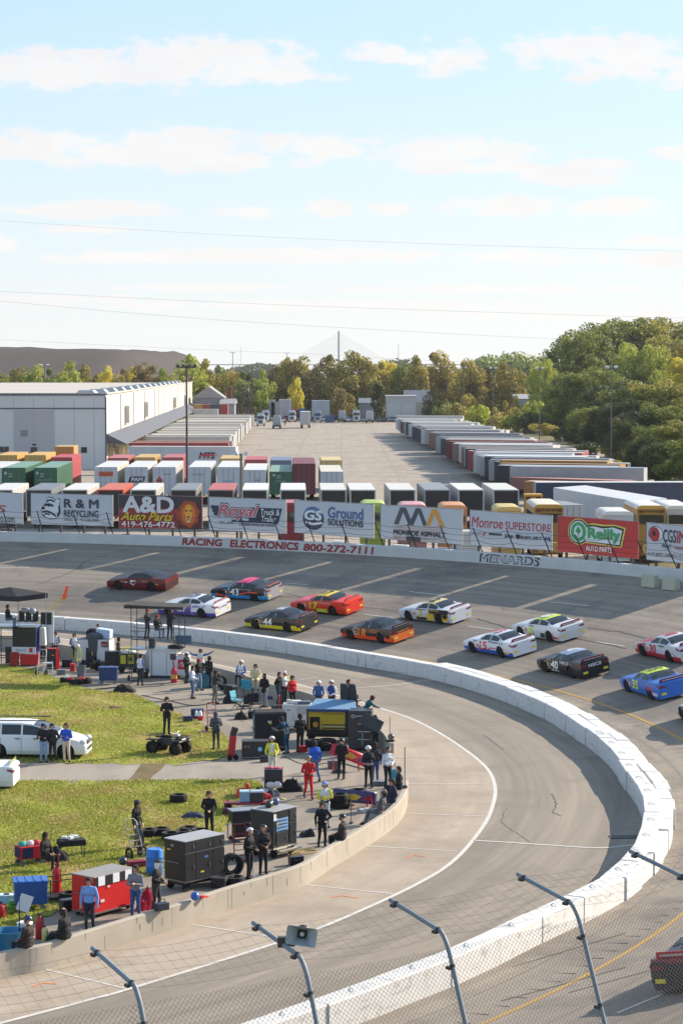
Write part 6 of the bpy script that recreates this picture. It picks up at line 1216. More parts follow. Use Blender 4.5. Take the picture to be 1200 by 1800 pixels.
def person(label, loc, yaw, arms='down', legs='stand', top=(40, 40, 44), sleeve=None, pants=(40, 42, 50), head=('cap', (30, 30, 34)), shoes=(34, 32, 32), gloves=None, lean=0, turn=0, hgt=1.77, bulk=1.09, skin=SKIN, hair=(52, 40, 32), side_arm=None, panel=None, waist=None, group=None, skirt=False, hair_long=False):
	sleeve = sleeve or top; J = {}
	for s_, n in ((1, 'L'), (-1, 'R')):
		a = ARMS[side_arm if side_arm and s_ < 0 else arms]; J['sh' + n] = Vector((s_ * .18, .0, 1.40)); J['el' + n] = Vector((a[0][0] * s_, a[0][1], a[0][2])); J['wr' + n] = Vector((a[1][0] * s_, a[1][1] - (.03 if arms == 'cross' and s_ < 0 else 0), a[1][2] - (.05 if arms == 'cross' and s_ < 0 else 0)))
		J['hip' + n] = Vector((s_ * .088, 0, .90)); J['kn' + n] = Vector((s_ * .10, -.02, .49)); J['an' + n] = Vector((s_ * .115, .03, .085)); J['to' + n] = Vector((s_ * .135, -.13, .045))
	J['pel'] = Vector((0, 0, .95)); J['wai'] = Vector((0, .0, 1.10)); J['che'] = Vector((0, .01, 1.29)); J['nec'] = Vector((0, .01, 1.46)); J['hea'] = Vector((0, -.02, 1.625))
	g = random.Random(label)
	if legs in ('stand', 'wide'):
		sx_ = g.uniform(-.035, .035)
		for k in J:
			if k[:2] not in ('an', 'to'): J[k].x += sx_ * (.5 if k[:2] == 'kn' else 1)
		for n in 'LR': f = g.uniform(-.07, .07); J['an' + n].y += f; J['to' + n].y += f; J['kn' + n].y += f * .5 - g.uniform(0, .04); J['to' + n].x += g.uniform(-.02, .03) * (1 if n == 'L' else -1)
		tq = Matrix.Rotation(g.uniform(-.22, .22), 3, 'Z') @ Matrix.Rotation(g.uniform(-.01, .12), 3, 'X'); o_ = J['pel'].copy()
		for k in J:
			if k[:2] in ('sh', 'el', 'wr', 'ne', 'he', 'ch'): J[k] = tq @ (J[k] - o_) + o_
		for k in ('elL', 'elR'): J[k] += Vector((0, g.uniform(-.03, .03), g.uniform(-.02, .02)))
	turn = turn or g.uniform(-28, 28)
	if legs == 'walk':
		for n, f in (('L', 1), ('R', -1)):
			J['kn' + n] += Vector((0, -.16 if f > 0 else -.0, .02)); J['an' + n] += Vector((0, -.24 if f > 0 else .26, .0 if f > 0 else .09)); J['to' + n] += Vector((0, -.24 if f > 0 else .24, .02 if f > 0 else .0))
	if legs == 'wide':
		for n, f in (('L', 1), ('R', -1)): J['kn' + n].x += f * .06; J['an' + n].x += f * .12; J['to' + n].x += f * .14
	low = ['kn', 'an', 'to']
	if lean:
		q = Matrix.Rotation(R_(lean), 3, 'X'); o = J['pel'].copy()
		for k in J:
			if k[:2] not in low and k[:3] != 'hip': J[k] = q @ (J[k] - o) + o
	if legs in ('sit', 'lounge'):
		dz = -.84
		for k in J:
			if k[:2] not in low: J[k].z += dz
		for n, f in (('L', 1), ('R', -1)):
			J['kn' + n] = Vector((f * .13, -.43, .10)); J['an' + n] = Vector((f * .13, -.40 - (.18 if legs == 'lounge' else 0), -.36)); J['to' + n] = J['an' + n] + Vector((f * .02, -.15, -.045))
	S = hgt / 1.75; k_ = bulk; caps = []
	def c(a, b_, r0, r1, m): caps.append((a * S, b_ * S, r0 * S, r1 * S, m))
	V = Vector
	up_ = (J['nec'] - J['pel']).normalized(); sd = V((1, 0, 0))
	c(J['hipL'] + V((0, 0, .03)), J['hipR'] + V((0, 0, .03)), .105 * k_, .105 * k_, 'pants')
	c(J['pel'] - sd * .05 + up_ * .07, J['pel'] + sd * .05 + up_ * .07, .118 * k_, .118 * k_, 'waist' if waist else 'top'); c(J['wai'] - sd * .05, J['wai'] + sd * .05, .120 * k_, .120 * k_, 'top'); c(J['che'] - sd * .075, J['che'] + sd * .075, .130 * k_, .130 * k_, 'top')
	c(J['che'] + up_ * .09 - sd * .10, J['che'] + up_ * .09 + sd * .10, .085 * k_, .085 * k_, 'top'); c(J['nec'] - up_ * .05, J['nec'] + up_ * .02, .075, .058, 'top')
	if panel: c(J['wai'] + V((0, -.035, 0)), J['che'] + V((0, -.04, .05)), .105 * k_, .105 * k_, 'panel'); c(J['wai'] + V((0, .035, 0)), J['che'] + V((0, .04, .05)), .105 * k_, .105 * k_, 'panel')
	if skirt: c(J['pel'], J['pel'] - V((0, 0, .08)), .155 * k_, .16 * k_, 'top')
	c(J['nec'], J['hea'] - up_ * .02, .052, .05, 'skin')
	for n, f in (('L', 1), ('R', -1)):
		sh, el, wr = J['sh' + n], J['el' + n], J['wr' + n]; c(sh, el, .062 * k_, .050 * k_, 'sleeve'); c(el, wr, .049 * k_, .037, 'sleeve')
		d = (wr - el).normalized(); hm = 'gloves' if gloves else 'skin'
		pk = arms == 'pockets' and not (side_arm and f < 0); pal = wr + d * .075; c(wr, pal if not pk else wr + d * .05, .026 if not pk else .035, .032, hm if not pk else 'sleeve')
		ac = d.cross(V((0, 1, 0)) if abs(d.y) < .8 else V((0, 0, 1))).normalized(); crl = d.cross(ac).normalized(); crl = crl if crl.y <= 0 else -crl
		for i, ln in enumerate((.062, .072, .068, .052) if not pk else ()):
			b0 = pal + ac * (-.027 + .018 * i); b1 = b0 + d * ln * .55 + crl * .012; c(b0, b1, .0105, .010, hm); c(b1, b1 + d * ln * .38 + crl * .028, .010, .009, hm)
		tb = wr + d * .03 + ac * .03; tm = tb + ac * .022 * 1 + d * .03 + crl * .012; hm = 'sleeve' if pk else hm; c(tb, tm, .0125, .011, hm); c(tm, tm + d * .028 + crl * .01, .011, .0095, hm)
		hp, kn, an, to = J['hip' + n], J['kn' + n], J['an' + n], J['to' + n]; c(hp, kn, .090 * min(k_, 1.06), .064, 'pants'); c(kn, an, .062, .048, 'pants'); he = an + V((0, .045, -.03)) if legs not in ('sit', 'lounge') else an + V((0, .04, -.03))
		c(he, to, .046, .040, 'shoes'); c(an, an - V((0, 0, .02)), .048, .05, 'pants')
	H_ = J['hea']; Q = Matrix.Rotation(R_(turn), 3, 'Z') @ Matrix.Rotation(R_(lean * .6), 3, 'X'); hp_ = lambda x, y, z: H_ + Q @ V((x, y, z))
	c(hp_(0, .015, .025), hp_(0, -.0, -.0), .098, .090, 'skin'); c(hp_(0, -.035, -.05), hp_(0, -.055, -.085), .058, .042, 'skin')
	c(hp_(0, -.092, .005), hp_(0, -.108, -.028), .013, .017, 'skin'); c(hp_(-.022, -.088, -.064), hp_(.022, -.088, -.064), .010, .010, 'lip')
	for f in (1, -1): c(hp_(f * .035, -.085, .016), hp_(f * .036, -.085, .016), .0135, .0135, 'eye'); c(hp_(f * .093, .01, .01), hp_(f * .096, .02, -.03), .018, .014, 'skin')
	ht, hc = head if head else ('hair', hair)
	if ht == 'hood': c(hp_(0, .035, .03), hp_(0, .03, -.03), .112, .105, 'top'); c(hp_(0, .06, -.09), J['nec'], .09, .09, 'top')
	b = MB()
	for a, d, r0, r1, m in caps: capsule(b, a, d, r0, r1)
	me = bpy.data.meshes.new('person'); me.from_pydata(b.v, [], b.f); me.update(); o = bpy.data.objects.new('person', me); COL.objects.link(o)
	rm = o.modifiers.new('skin', 'REMESH'); rm.mode = 'VOXEL'; rm.voxel_size = .0125; sm = o.modifiers.new('smooth', 'SMOOTH'); sm.factor = .5; sm.iterations = 2
	dg = bpy.context.evaluated_depsgraph_get(); new = bpy.data.meshes.new_from_object(o.evaluated_get(dg)); o.modifiers.clear(); o.data = new; bpy.data.meshes.remove(me)
	n = len(new.polygons); ce = np.empty(n * 3, np.float32); new.polygons.foreach_get('center', ce); ce = ce.reshape(n, 3); best = np.full(n, 1e9); who = np.zeros(n, int)
	keys = ['top', 'sleeve', 'pants', 'skin', 'shoes', 'gloves', 'eye', 'lip', 'panel', 'waist']
	for a, d, r0, r1, m in caps:
		A = np.array(a); B = np.array(d) - A; l2 = max(1e-9, float(B @ B)); t = np.clip(((ce - A) @ B) / l2, 0, 1); ds = np.linalg.norm(ce - (A + t[:, None] * B), axis=1) - (r0 + (r1 - r0) * t)
		if m in ('eye', 'lip'): ds = ds - .004
		if m == 'panel': ds = ds - .016
		k = ds < best; best[k] = ds[k]; who[k] = keys.index(m)
	for cl_, kd in ((top, 'cloth'), (sleeve, 'cloth'), (pants, 'cloth'), (skin, 'skinlike'), (shoes, 'rubber'), (gloves or (30, 30, 30), 'cloth'), ((40, 30, 26), 'plastic'), ((150, 84, 76), 'skinlike'), (panel or top, 'cloth'), (waist or pants, 'cloth')): new.materials.append(C(cl_, kd))
	new.polygons.foreach_set('material_index', who.astype(np.int32)); new.shade_smooth(); new.update()
	o.location = loc; o.rotation_euler = (0, 0, R_(yaw)); tag(o, label, 'person', group)
	hc_ = H_ * S; M3 = Q
	def hv(x, y, z): return hc_ + M3 @ (V((x, y, z)) * S)
	if ht in ('cap', 'beanie', 'capback'):
		w = MB(); vs = []; nn = 14
		for i in range(6):
			t = math.pi / 2 * i / 5
			for k in range(nn):
				a = 2 * math.pi * k / nn; vs.append(hv(.112 * math.cos(t) * math.cos(a), .012 + .118 * math.cos(t) * math.sin(a), .045 + .090 * math.sin(t) - (.03 if ht == 'beanie' and math.sin(a) > 0 else 0)))
		w.add(vs, [(i * nn + k, i * nn + (k + 1) % nn, (i + 1) * nn + (k + 1) % nn, (i + 1) * nn + k) for i in range(5) for k in range(nn)])
		if ht != 'beanie':
			e = -1 if ht == 'cap' else 1; w.prism([(-.075, .09), (.075, .09), (.07, .15), (.04, .185), (-.04, .185), (-.07, .15)], lambda u, v, q: hv(u, .01 + e * v, .042 + q - .10 * (v - .09)), 0, .012)
		w.build('cap' if ht != 'beanie' else 'knit_hat', C(hc, 'cloth'), o, smooth=50)
	if ht in ('cap', 'hair', 'beanie', 'capback'):
		w = MB(); z1 = .075 if ht == 'hair' else .035; vs = []; nn = 14
		for i in range(7):
			t = i / 6
			for k in range(nn):
				a = 2 * math.pi * k / nn; front = max(0, -math.sin(a)); zz = z1 + .055 - t * (.055 + z1 + (.10 if not hair_long else .20) - .16 * front ** .6 * (1.25 if hair_long else 1)); r = .113 * math.sqrt(max(.02, 1 - max(0, (zz - .02) / .118) ** 2)) if zz > .02 else .113 - .1 * min(0, zz + .05) * -1
				vs.append(hv(r * math.cos(a), .014 + r * math.sin(a), zz))
		w.add(vs, [(i * nn + k, i * nn + (k + 1) % nn, (i + 1) * nn + (k + 1) % nn, (i + 1) * nn + k) for i in range(6) for k in range(nn)] + [tuple(range(nn))]); w.build('hair', C(hair, 'cloth'), o, smooth=60)
	if ht == 'helmet':
		w = MB(); w.ell(hv(0, .01, .02), (.132 * S, .15 * S, .142 * S), 16, 10, 0, M3); w.build('helmet', C(hc, 'car'), o, smooth=60)
		w = MB(); vs = []
		for i in range(4):
			for k in range(9):
				a = -math.pi / 2 + (k - 4) * .27; t = -.25 + .5 * i / 3; vs.append(hv(.137 * math.cos(t) * math.cos(a), .008 + .155 * math.cos(t) * math.sin(a), .03 + .146 * math.sin(t)))
		w.add(vs, [(i * 9 + k, i * 9 + k + 1, (i + 1) * 9 + k + 1, (i + 1) * 9 + k) for i in range(3) for k in range(8)]); w.build('visor', C((30, 32, 36), 'plastic'), o, smooth=60)
	if ht == 'openhelmet':
		w = MB(); vs = []; nn = 16
		for i in range(9):
			t = i / 8
			for k in range(nn):
				a = 2 * math.pi * k / nn; f = max(0, -math.sin(a)) ** .5; th = t * (1.5 * (1 - f) + .95 * f + .0) + .02; vs.append(hv(.130 * math.sin(th) * math.cos(a), .012 + .142 * math.sin(th) * math.sin(a), .01 + .142 * math.cos(th)))
		w.add(vs, [(i * nn + k, i * nn + (k + 1) % nn, (i + 1) * nn + (k + 1) % nn, (i + 1) * nn + k) for i in range(8) for k in range(nn)]); w.build('helmet', C(hc, 'car'), o, smooth=60)
		w = MB(); w.tube([hv(.12, -.02, -.03), hv(.09, -.10, -.06), hv(.03, -.13, -.075)], .011, 5); w.ell(hv(.128, 0, -.01), (.02, .045, .05), 8, 6); w.ell(hv(-.128, 0, -.01), (.02, .045, .05), 8, 6); w.build('headset', C((34, 34, 38), 'plastic'), o, smooth=50)
	return o
GRY, WHT, YEL, BLU, NAVY, RED, TEAL, JEAN, TAN, BRN = (70, 72, 76), (216, 216, 214), (214, 206, 60), (44, 84, 170), (34, 40, 62), (196, 34, 38), (24, 78, 92), (66, 86, 118), (190, 168, 130), (62, 50, 46)
BLK = (26, 27, 30); SB = (60, 92, 156)
PB1 = 2.30; PB2 = 1.62   # platform heights of the two pit boxes
def at(px, py, z=0.0): return G(px, py, z)
W_ = .77
people = [
 ('person in black jacket and jeans seated on top of the left pit stand', at(14, 1090, PB1 + .45), 80, 'lap', 'sit', BLK, None, JEAN, ('hair', (40, 30, 26)), {}),
 ('person in a grey purple jacket standing beside the pit stand with the red cases', at(76, 1163), 160, 'front', 'stand', (104, 98, 112), None, (60, 60, 66), ('hair', (150, 130, 120)), {}),
 ('crew member in white and blue suit and black cap sitting on the far pit wall', at(98, 1137, W_), 0, 'lap', 'sit', WHT, SB, NAVY, ('cap', (30, 34, 44)), {}),
 ('crew member in white and blue suit sitting half hidden by the white cart', at(131, 1140, W_), 20, 'lap', 'sit', WHT, SB, NAVY, ('hair', (90, 60, 50)), {}),
 ('crew member in a dark helmet standing behind the white cart with the grey cover', at(174, 1147), 180, 'front', 'stand', WHT, None, NAVY, ('openhelmet', (34, 36, 42)), {}),
 ('white haired person in a brown jacket beside the yellow generator', at(208, 1172), 100, 'front', 'stand', (96, 78, 72), None, (50, 46, 46), ('hair', (216, 212, 206)), {}),
 ('crew member in white and blue vest and dark trousers by the black hand truck', at(247, 1205), 150, 'down', 'stand', WHT, SB, (38, 42, 56), ('cap', (30, 32, 40)), {'panel': (206, 206, 200)}),
 ('person in black and red jacket standing at the left on the canopy platform', at(259, 1123, PB2), 60, 'phone', 'stand', (30, 28, 34), (44, 30, 36), (36, 36, 44), ('cap', (150, 36, 50)), {}),
 ('person in a red cap and jeans sitting on a stool under the canopy', at(277, 1108, PB2 + .5), 40, 'lap', 'sit', BLK, None, JEAN, ('cap', (150, 36, 44)), {}),
 ('person in black with both hands at the face under the canopy', at(299, 1124, PB2), 160, 'face', 'stand', BLK, None, (36, 38, 46), ('hair', (60, 40, 34)), {}),
 ('person in black jacket and white cap beside the red emblem sign', at(328, 1201), 60, 'front', 'stand', BLK, None, (40, 42, 46), ('cap', WHT), {}),
 ('crew member in white and blue suit with both arms spread wide', at(352, 1195), 0, 'raise', 'wide', WHT, SB, NAVY, ('cap', (34, 38, 50)), {}),
 ('person in red cap, black jacket and pale jeans', at(350, 1214), 50, 'pockets', 'stand', BLK, None, (120, 140, 170), ('cap', (176, 40, 50)), {}),
 ('person in a long black coat with grey hair beside the turquoise box', at(366, 1209), 150, 'pockets', 'stand', (32, 32, 36), None, (40, 42, 48), ('hair', (110, 100, 96)), {'skirt': True, 'bulk': 1.1}),
 ('person in a pale blue shirt and jeans with a dark strap, seen from the side', at(338, 1228), 70, 'front', 'stand', (176, 188, 206), None, (72, 90, 124), ('hair', (90, 64, 48)), {}),
 ('photographer in dark jacket and grey trousers holding a camera at the red hand truck', at(378, 1237), 120, 'face', 'stand', (52, 52, 56), None, (110, 104, 98), ('cap', (40, 42, 54)), {'bulk': 1.08}),
 ('crew member in white helmet and white and blue suit sitting on the pit wall', at(424, 1190, W_), -20, 'lap', 'sit', WHT, SB, (34, 38, 56), ('openhelmet', (222, 222, 222)), {}),
 ('person in tan overalls and dark cap sitting on the pit wall', at(449, 1197, W_), 0, 'lap', 'sit', (206, 186, 146), None, (206, 190, 150), ('cap', (44, 42, 46)), {}),
 ('person in a black hooded coat and grey trousers standing at the pit wall', at(466, 1243), -40, 'front', 'stand', (26, 26, 30), None, (130, 132, 140), ('hood', BLK), {'skirt': True, 'bulk': 1.1}),
 ('person in black leather jacket beside the white helmet crew member', at(490, 1240), 60, 'pockets', 'stand', (32, 34, 36), None, (50, 60, 90), ('hair', (60, 40, 34)), {}),
 ('crew member in white helmet and white and yellow suit behind the red jacket', at(499, 1239), 40, 'down', 'stand', WHT, YEL, (40, 42, 46), ('openhelmet', (224, 224, 224)), {}),
 ('person in a bright red jacket and black cap behind the white tool cart', at(514, 1247), 30, 'pockets', 'stand', (200, 32, 40), None, (36, 38, 44), ('cap', (40, 38, 42)), {}),
 ('person in black with crossed arms standing on the back of the quad bike', at(293, 1292, .84), 10, 'cross', 'stand', (28, 29, 32), None, (34, 35, 38), ('cap', (28, 34, 44)), {}),
 ('person in charcoal hooded jacket seen from behind by the red hand truck', at(380, 1318), 190, 'front', 'stand', (74, 76, 82), None, (66, 66, 68), ('hood', (74, 76, 82)), {}),
 ('crew member in yellow sleeves and white helmet pushing a black cart', at(479, 1366), 0, 'push', 'stand', YEL, YEL, (200, 200, 198), ('openhelmet', (222, 224, 226)), {'panel': (214, 210, 200), 'gloves': BLK, 'bulk': 1.1}),
 ('crew member in teal and black suit leaning into the black covered cart', at(503, 1325), -130, 'reach', 'stand', (22, 62, 84), None, (22, 70, 92), ('cap', (34, 38, 48)), {'lean': 22}),
 ('slim crew member all in black beside the yellow and black pit cart', at(527, 1322), 200, 'front', 'stand', (24, 25, 28), None, (26, 27, 30), ('cap', BLK), {}),
 ('person in blue shirt and white cap leaning behind the yellow and black cart', at(560, 1255), 10, 'push', 'stand', (70, 104, 160), None, (66, 70, 80), ('cap', (226, 222, 224)), {'lean': 12, 'turn': 30}),
 ('crew member in white helmet and blue and white suit behind the yellow and black cart', at(582, 1256), -10, 'front', 'stand', (40, 60, 130), (220, 220, 226), NAVY, ('openhelmet', (220, 224, 230)), {'panel': (46, 66, 140)}),
 ('person in dark jacket sitting high beside the cart seats', at(612, 1226, W_ + .5), 60, 'pockets', 'sit', (40, 38, 42), None, (44, 44, 50), ('beanie', (52, 46, 48)), {'bulk': 1.1}),
 ('crew member in teal suit bending behind the tilted screen', at(641, 1285, .75), 100, 'reach', 'stand', (24, 82, 96), None, (24, 74, 90), ('cap', (110, 60, 56)), {'lean': 30}),
 ('crew member in dark teal suit and black helmet beside the end of the cart', at(659, 1325), 200, 'front', 'stand', (26, 46, 60), (30, 70, 86), (26, 34, 44), ('openhelmet', (30, 34, 40)), {'waist': BLK}),
 ('crew member in bright red suit and grey helmet walking with a folded part', at(542, 1404), 10, 'front', 'walk', RED, None, RED, ('openhelmet', (110, 112, 110)), {'gloves': (60, 60, 66), 'waist': (40, 30, 34), 'bulk': 1.05}),
 ('person in royal blue shirt and dark cap walking behind the red suit', at(553, 1374), 200, 'down', 'walk', (40, 90, 190), None, (84, 104, 146), ('cap', (44, 50, 70)), {}),
 ('crew member in black suit and black helmet near the red nose panel', at(599, 1370), 170, 'front', 'stand', (26, 27, 30), None, (24, 25, 28), ('openhelmet', (34, 36, 40)), {}),
 ('crew member in black suit and white helmet seen from behind near the tyres', at(648, 1385), 190, 'front', 'stand', (34, 36, 40), None, (28, 30, 33), ('openhelmet', (206, 210, 214)), {'waist': (150, 150, 152), 'bulk': 1.08}),
 ('person in black jacket and blue jeans close behind the white helmet crew member', at(659, 1378), 200, 'down', 'stand', (34, 36, 40), None, (60, 84, 130), ('cap', BLK), {}),
 ('crew member in white suit top and dark helmet leaning on the pit wall', at(682, 1386), 30, 'front', 'stand', (206, 208, 214), None, (34, 36, 42), ('openhelmet', (36, 40, 46)), {}),
 ('fair haired person in black sitting on the pit wall beside the upright pole', at(701, 1387, W_), -80, 'lap', 'sit', BLK, None, (28, 30, 34), ('hair', (200, 176, 140)), {}),
 ('person in navy jacket and dark glasses sitting on the pit wall', at(690, 1410, W_), -75, 'pockets', 'sit', (38, 42, 62), None, (40, 44, 58), ('cap', (70, 56, 46)), {}),
 ('person in grey brown shirt and cap lounging on the pit wall', at(668, 1430, W_), -105, 'pockets', 'lounge', (84, 80, 82), None, (104, 106, 110), ('cap', (96, 92, 80)), {'lean': -14, 'bulk': 1.1}),
 ('crew member in yellow sleeved white suit with folded arms and white cap', at(572, 1455), 0, 'cross', 'stand', WHT, YEL, (190, 190, 190), ('cap', (120, 150, 200)), {'panel': (216, 214, 206), 'waist': (40, 42, 46), 'hgt': 1.8}),
 ('slim person in black top and trousers with one hand on the hip', at(566, 1488), 20, 'hips', 'stand', (28, 28, 32), None, (24, 25, 30), ('hair', (150, 140, 130)), {'hgt': 1.66, 'side_arm': 'down'}),
 ('crew member in brown jacket and black helmet sitting alone on the pit wall', at(602, 1476, W_), -112, 'lap', 'sit', (54, 46, 46), None, (30, 30, 34), ('openhelmet', (30, 40, 48)), {}),
 ('person in black jacket and cap standing with the silver hand truck', at(241, 1490), 50, 'down', 'stand', BLK, None, (90, 92, 90), ('cap', (50, 54, 66)), {'bulk': 1.05, 'hair_long': True}),
 ('person in black jacket holding a folded red and grey item', at(369, 1472), 0, 'front', 'stand', (30, 26, 32), None, (40, 38, 42), ('cap', (70, 50, 44)), {'bulk': 1.05}),
 ('crew member in white helmet and black suit holding a long pole', at(437, 1545), 60, 'front', 'stand', (28, 29, 32), None, (26, 27, 30), ('openhelmet', (214, 216, 220)), {}),
 ('crew member in black helmet and brown jacket beside the white helmet one', at(463, 1538), 20, 'front', 'stand', (40, 40, 44), (70, 54, 48), (34, 34, 38), ('openhelmet', (30, 32, 36)), {}),
 ('person in grey quilted jacket and jeans looking at a phone', at(239, 1617), -10, 'phone', 'stand', (128, 124, 130), None, (60, 84, 128), ('hair', (60, 48, 42)), {'bulk': 1.08}),
 ('white haired person in black jacket and cap standing at the pit wall', at(275, 1606), 70, 'front', 'stand', (38, 36, 38), None, (60, 58, 58), ('cap', (60, 58, 60)), {'hair': (220, 214, 206), 'hair_long': True, 'bulk': 1.1}),
 ('person in pale blue shirt and backward cap standing behind the pit wall', at(159, 1640), -10, 'down', 'stand', (120, 160, 214), None, (40, 44, 56), ('capback', (70, 44, 44)), {'bulk': 1.06}),
 ('crew member in black and a knit hat sitting on the wall near the red cabinet', at(117, 1650, W_), -118, 'lap', 'sit', (32, 33, 38), None, (28, 29, 33), ('beanie', (34, 38, 48)), {'lean': 8}),
 ('crew member in dark helmet and brown jacket sitting beside the turquoise tub', at(50, 1665, W_), -118, 'lap', 'sit', (54, 42, 42), None, (40, 38, 42), ('openhelmet', (44, 54, 76)), {}),
 ('person in black sitting at the covered table on the grass', at(80, 1508, .42), 60, 'lap', 'sit', (28, 26, 30), None, (30, 30, 36), ('hair', (120, 90, 64)), {'hair_long': True}),
 ('person in black jacket and light jeans, left of the three at the minivan', at(77, 1341), 0, 'cross', 'stand', (26, 28, 32), None, (130, 150, 180), ('cap', (34, 40, 60)), {}),
 ('person in dark green jacket and black trousers, middle of the three at the minivan', at(94, 1340), -20, 'pockets', 'stand', (48, 50, 48), None, (30, 30, 34), ('cap', (36, 44, 66)), {'shoes': (150, 140, 130)}),
 ('white haired person in blue jacket and tan trousers, right of the three at the minivan', at(118, 1340), 0, 'cross', 'stand', (46, 86, 190), None, (196, 182, 160), ('hair', (226, 222, 216)), {'bulk': 1.08}),
 ('person walking far off in the empty truck lot', G(501, 749, ZL), 20, 'down', 'walk', (60, 56, 66), None, (48, 50, 64), ('cap', (60, 60, 66)), {}),
]
for lab, loc, yaw, arms, legs, top, sl2, pants, hd, kw in people: person(lab, loc, yaw, arms, legs, top, sl2, pants, hd, **kw)
# ------------------------------------------------------------------ pit equipment
def part(b, name, col, t, kind='paint', **k): return b.build(name, C(col, kind), t, **k)
def caster(t, pts, r=.10, col=(30, 30, 32)):
	for x, y in pts: part(MB().cyl((x, y - .025, r), (x, y + .025, r), r, n=12).box((x, y, r * 1.8), (.05, .09, r * 1.2)), 'wheel', col, t, 'rubber')
def cart(name, label, px, py, w, d, h, rz, col, top=(150, 152, 156), drawers=(), doors=(), z0=.18, trim=(150, 152, 154), cat='tool cart', wr=.13, kind='paint', extra=None, handle=True, group=None):
	t = thing(name, label, cat, at(px, py), R_(rz), group)
	part(MB().box((0, 0, (z0 + h) / 2), (w, d, h - z0)), 'body', col, t, kind, bevel=.02)
	part(MB().box((0, 0, h + .012), (w + .03, d + .03, .03)), 'top', top, t, 'dirty', bevel=.008)
	part(MB().box((0, -d / 2 - .004, z0 + .02), (w + .02, .02, .05)).box((-w / 2 - .004, 0, z0 + .02), (.02, d, .05)), 'base_trim', trim, t, 'metal')
	for u0, u1, v0, v1, c, nm in drawers:
		f = MB().box(((u0 + u1) / 2 * w - w / 2, -d / 2 - .010, z0 + (v0 + v1) / 2 * (h - z0)), ((u1 - u0) * w - .02, .024, (v1 - v0) * (h - z0) - .015)); o = part(f, nm, c, t)
		if nm in ('drawer', 'door'):
			q = MB(); cx_, cz_ = (u0 + u1) / 2 * w - w / 2, z0 + ((v1 - .04) if nm == 'drawer' else (v0 + v1) / 2) * (h - z0)
			q.box((cx_ + (0 if nm == 'drawer' else .3 * (u1 - u0) * w), -d / 2 - .035, cz_), ((u1 - u0) * w * .7 if nm == 'drawer' else .03, .02, .02 if nm == 'drawer' else .12)); part(q, 'handle', (170, 172, 174), o, 'metal')
	g = random.Random(label)
	for k in range(4):
		c_ = g.choice(((206, 206, 208), (190, 60, 56), (210, 180, 70), (90, 120, 170), (150, 152, 156))); sw, sh_ = g.uniform(.08, .2), g.uniform(.05, .1)
		if k < 2: q = MB().box((g.uniform(-.38, .38) * w, -d / 2 - .028, g.uniform(.35, .9) * h), (sw, .006, sh_))
		else: q = MB().box((-w / 2 - .006, g.uniform(-.35, .35) * d, g.uniform(.4, .9) * h), (.006, sw, sh_))
		part(q, 'sticker', c_, t)
	caster(t, [(sx_ * (w / 2 - .18), sy_ * (d / 2 - .12)) for sx_ in (-1, 1) for sy_ in (-1, 1)], wr)
	if handle: part(MB().tube([(-w / 2, -d * .3, h * .55), (-w / 2 - .09, -d * .3, h * .58), (-w / 2 - .09, d * .3, h * .58), (-w / 2, d * .3, h * .55)], .018), 'push_handle', (120, 122, 126), t, 'metal')
	return t
def tyre_obj(label, px, py, z=0.0, flat=True, r=.345, w=.29, group='loose race tyres', rz=0, rimless=True, name='tyre', tilt=0):
	p = at(px, py, z); t = thing(name, label, 'tyre', p, R_(rz), group)
	M = Matrix.Identity(3) if flat else Matrix.Rotation(math.pi / 2 - tilt, 3, 'X'); c = (0, 0, w / 2) if flat else (0, 0, r)
	part(MB().lathe([(r * .60, -w * .40), (r * .66, -w / 2), (r * .93, -w / 2), (r, -w * .36), (r, w * .36), (r * .93, w / 2), (r * .66, w / 2), (r * .60, w * .40)], 24, c, M, close=True), 'tread', (30, 30, 32), t, 'rubber', smooth=40)
	part(MB().lathe([(r * .67, w / 2 + .002), (r * .76, w / 2 + .003)], 24, c, M) if 0 else MB().lathe([(r * .80, w * .5 - .004), (r * .80, w * .5 + .003), (r * .86, w * .5 + .003), (r * .86, w * .5 - .004)], 24, c, M, close=True), 'sidewall_band', (110, 106, 90), t, 'rubber')
	return t
def hand_truck(label, px, py, rz, col, h=1.3, w=.48, tilt=18, wr=.15, group=None, slats=5, load=None):
	t = thing('hand_truck', label, 'hand truck', at(px, py), R_(rz)); q = Matrix.Rotation(R_(-tilt), 3, 'X'); f = lambda x, y, z: q @ Vector((x, y, z)) + Vector((0, 0, wr * .6))
	b = MB()
	for s_ in (-1, 1): b.tube([f(s_ * w / 2, 0, 0), f(s_ * w / 2, 0, h * .9), f(s_ * w * .36, .05, h)], .022)
	b.tube([f(-w * .36, .05, h), f(w * .36, .05, h)], .022)
	for k in range(slats): b.tube([f(-w / 2, 0, h * (.08 + .8 * k / slats)), f(w / 2, 0, h * (.08 + .8 * k / slats))], .015)
	part(b, 'frame', col, t, 'dirty', smooth=40); part(MB().box((0, -.14, .04), (w, .26, .02)), 'toe_plate', col, t, 'dirty')
	for s_ in (-1, 1):
		o = part(MB().lathe([(wr * .72, -.035), (wr, -.03), (wr, .03), (wr * .72, .035)], 16, (s_ * (w / 2 + .06), .10, wr), Matrix.Rotation(math.pi / 2, 3, 'Y'), close=True), 'wheel', (28, 28, 30), t, 'rubber', smooth=40); g = MB()
		for k in range(5): a = 2 * math.pi * k / 5; g.cyl((s_ * (w / 2 + .06), .10, wr), (s_ * (w / 2 + .06), .10 + wr * .75 * math.cos(a), wr + wr * .75 * math.sin(a)), .018, n=5)
		part(g, 'spokes', (60, 60, 62), o)
	return t
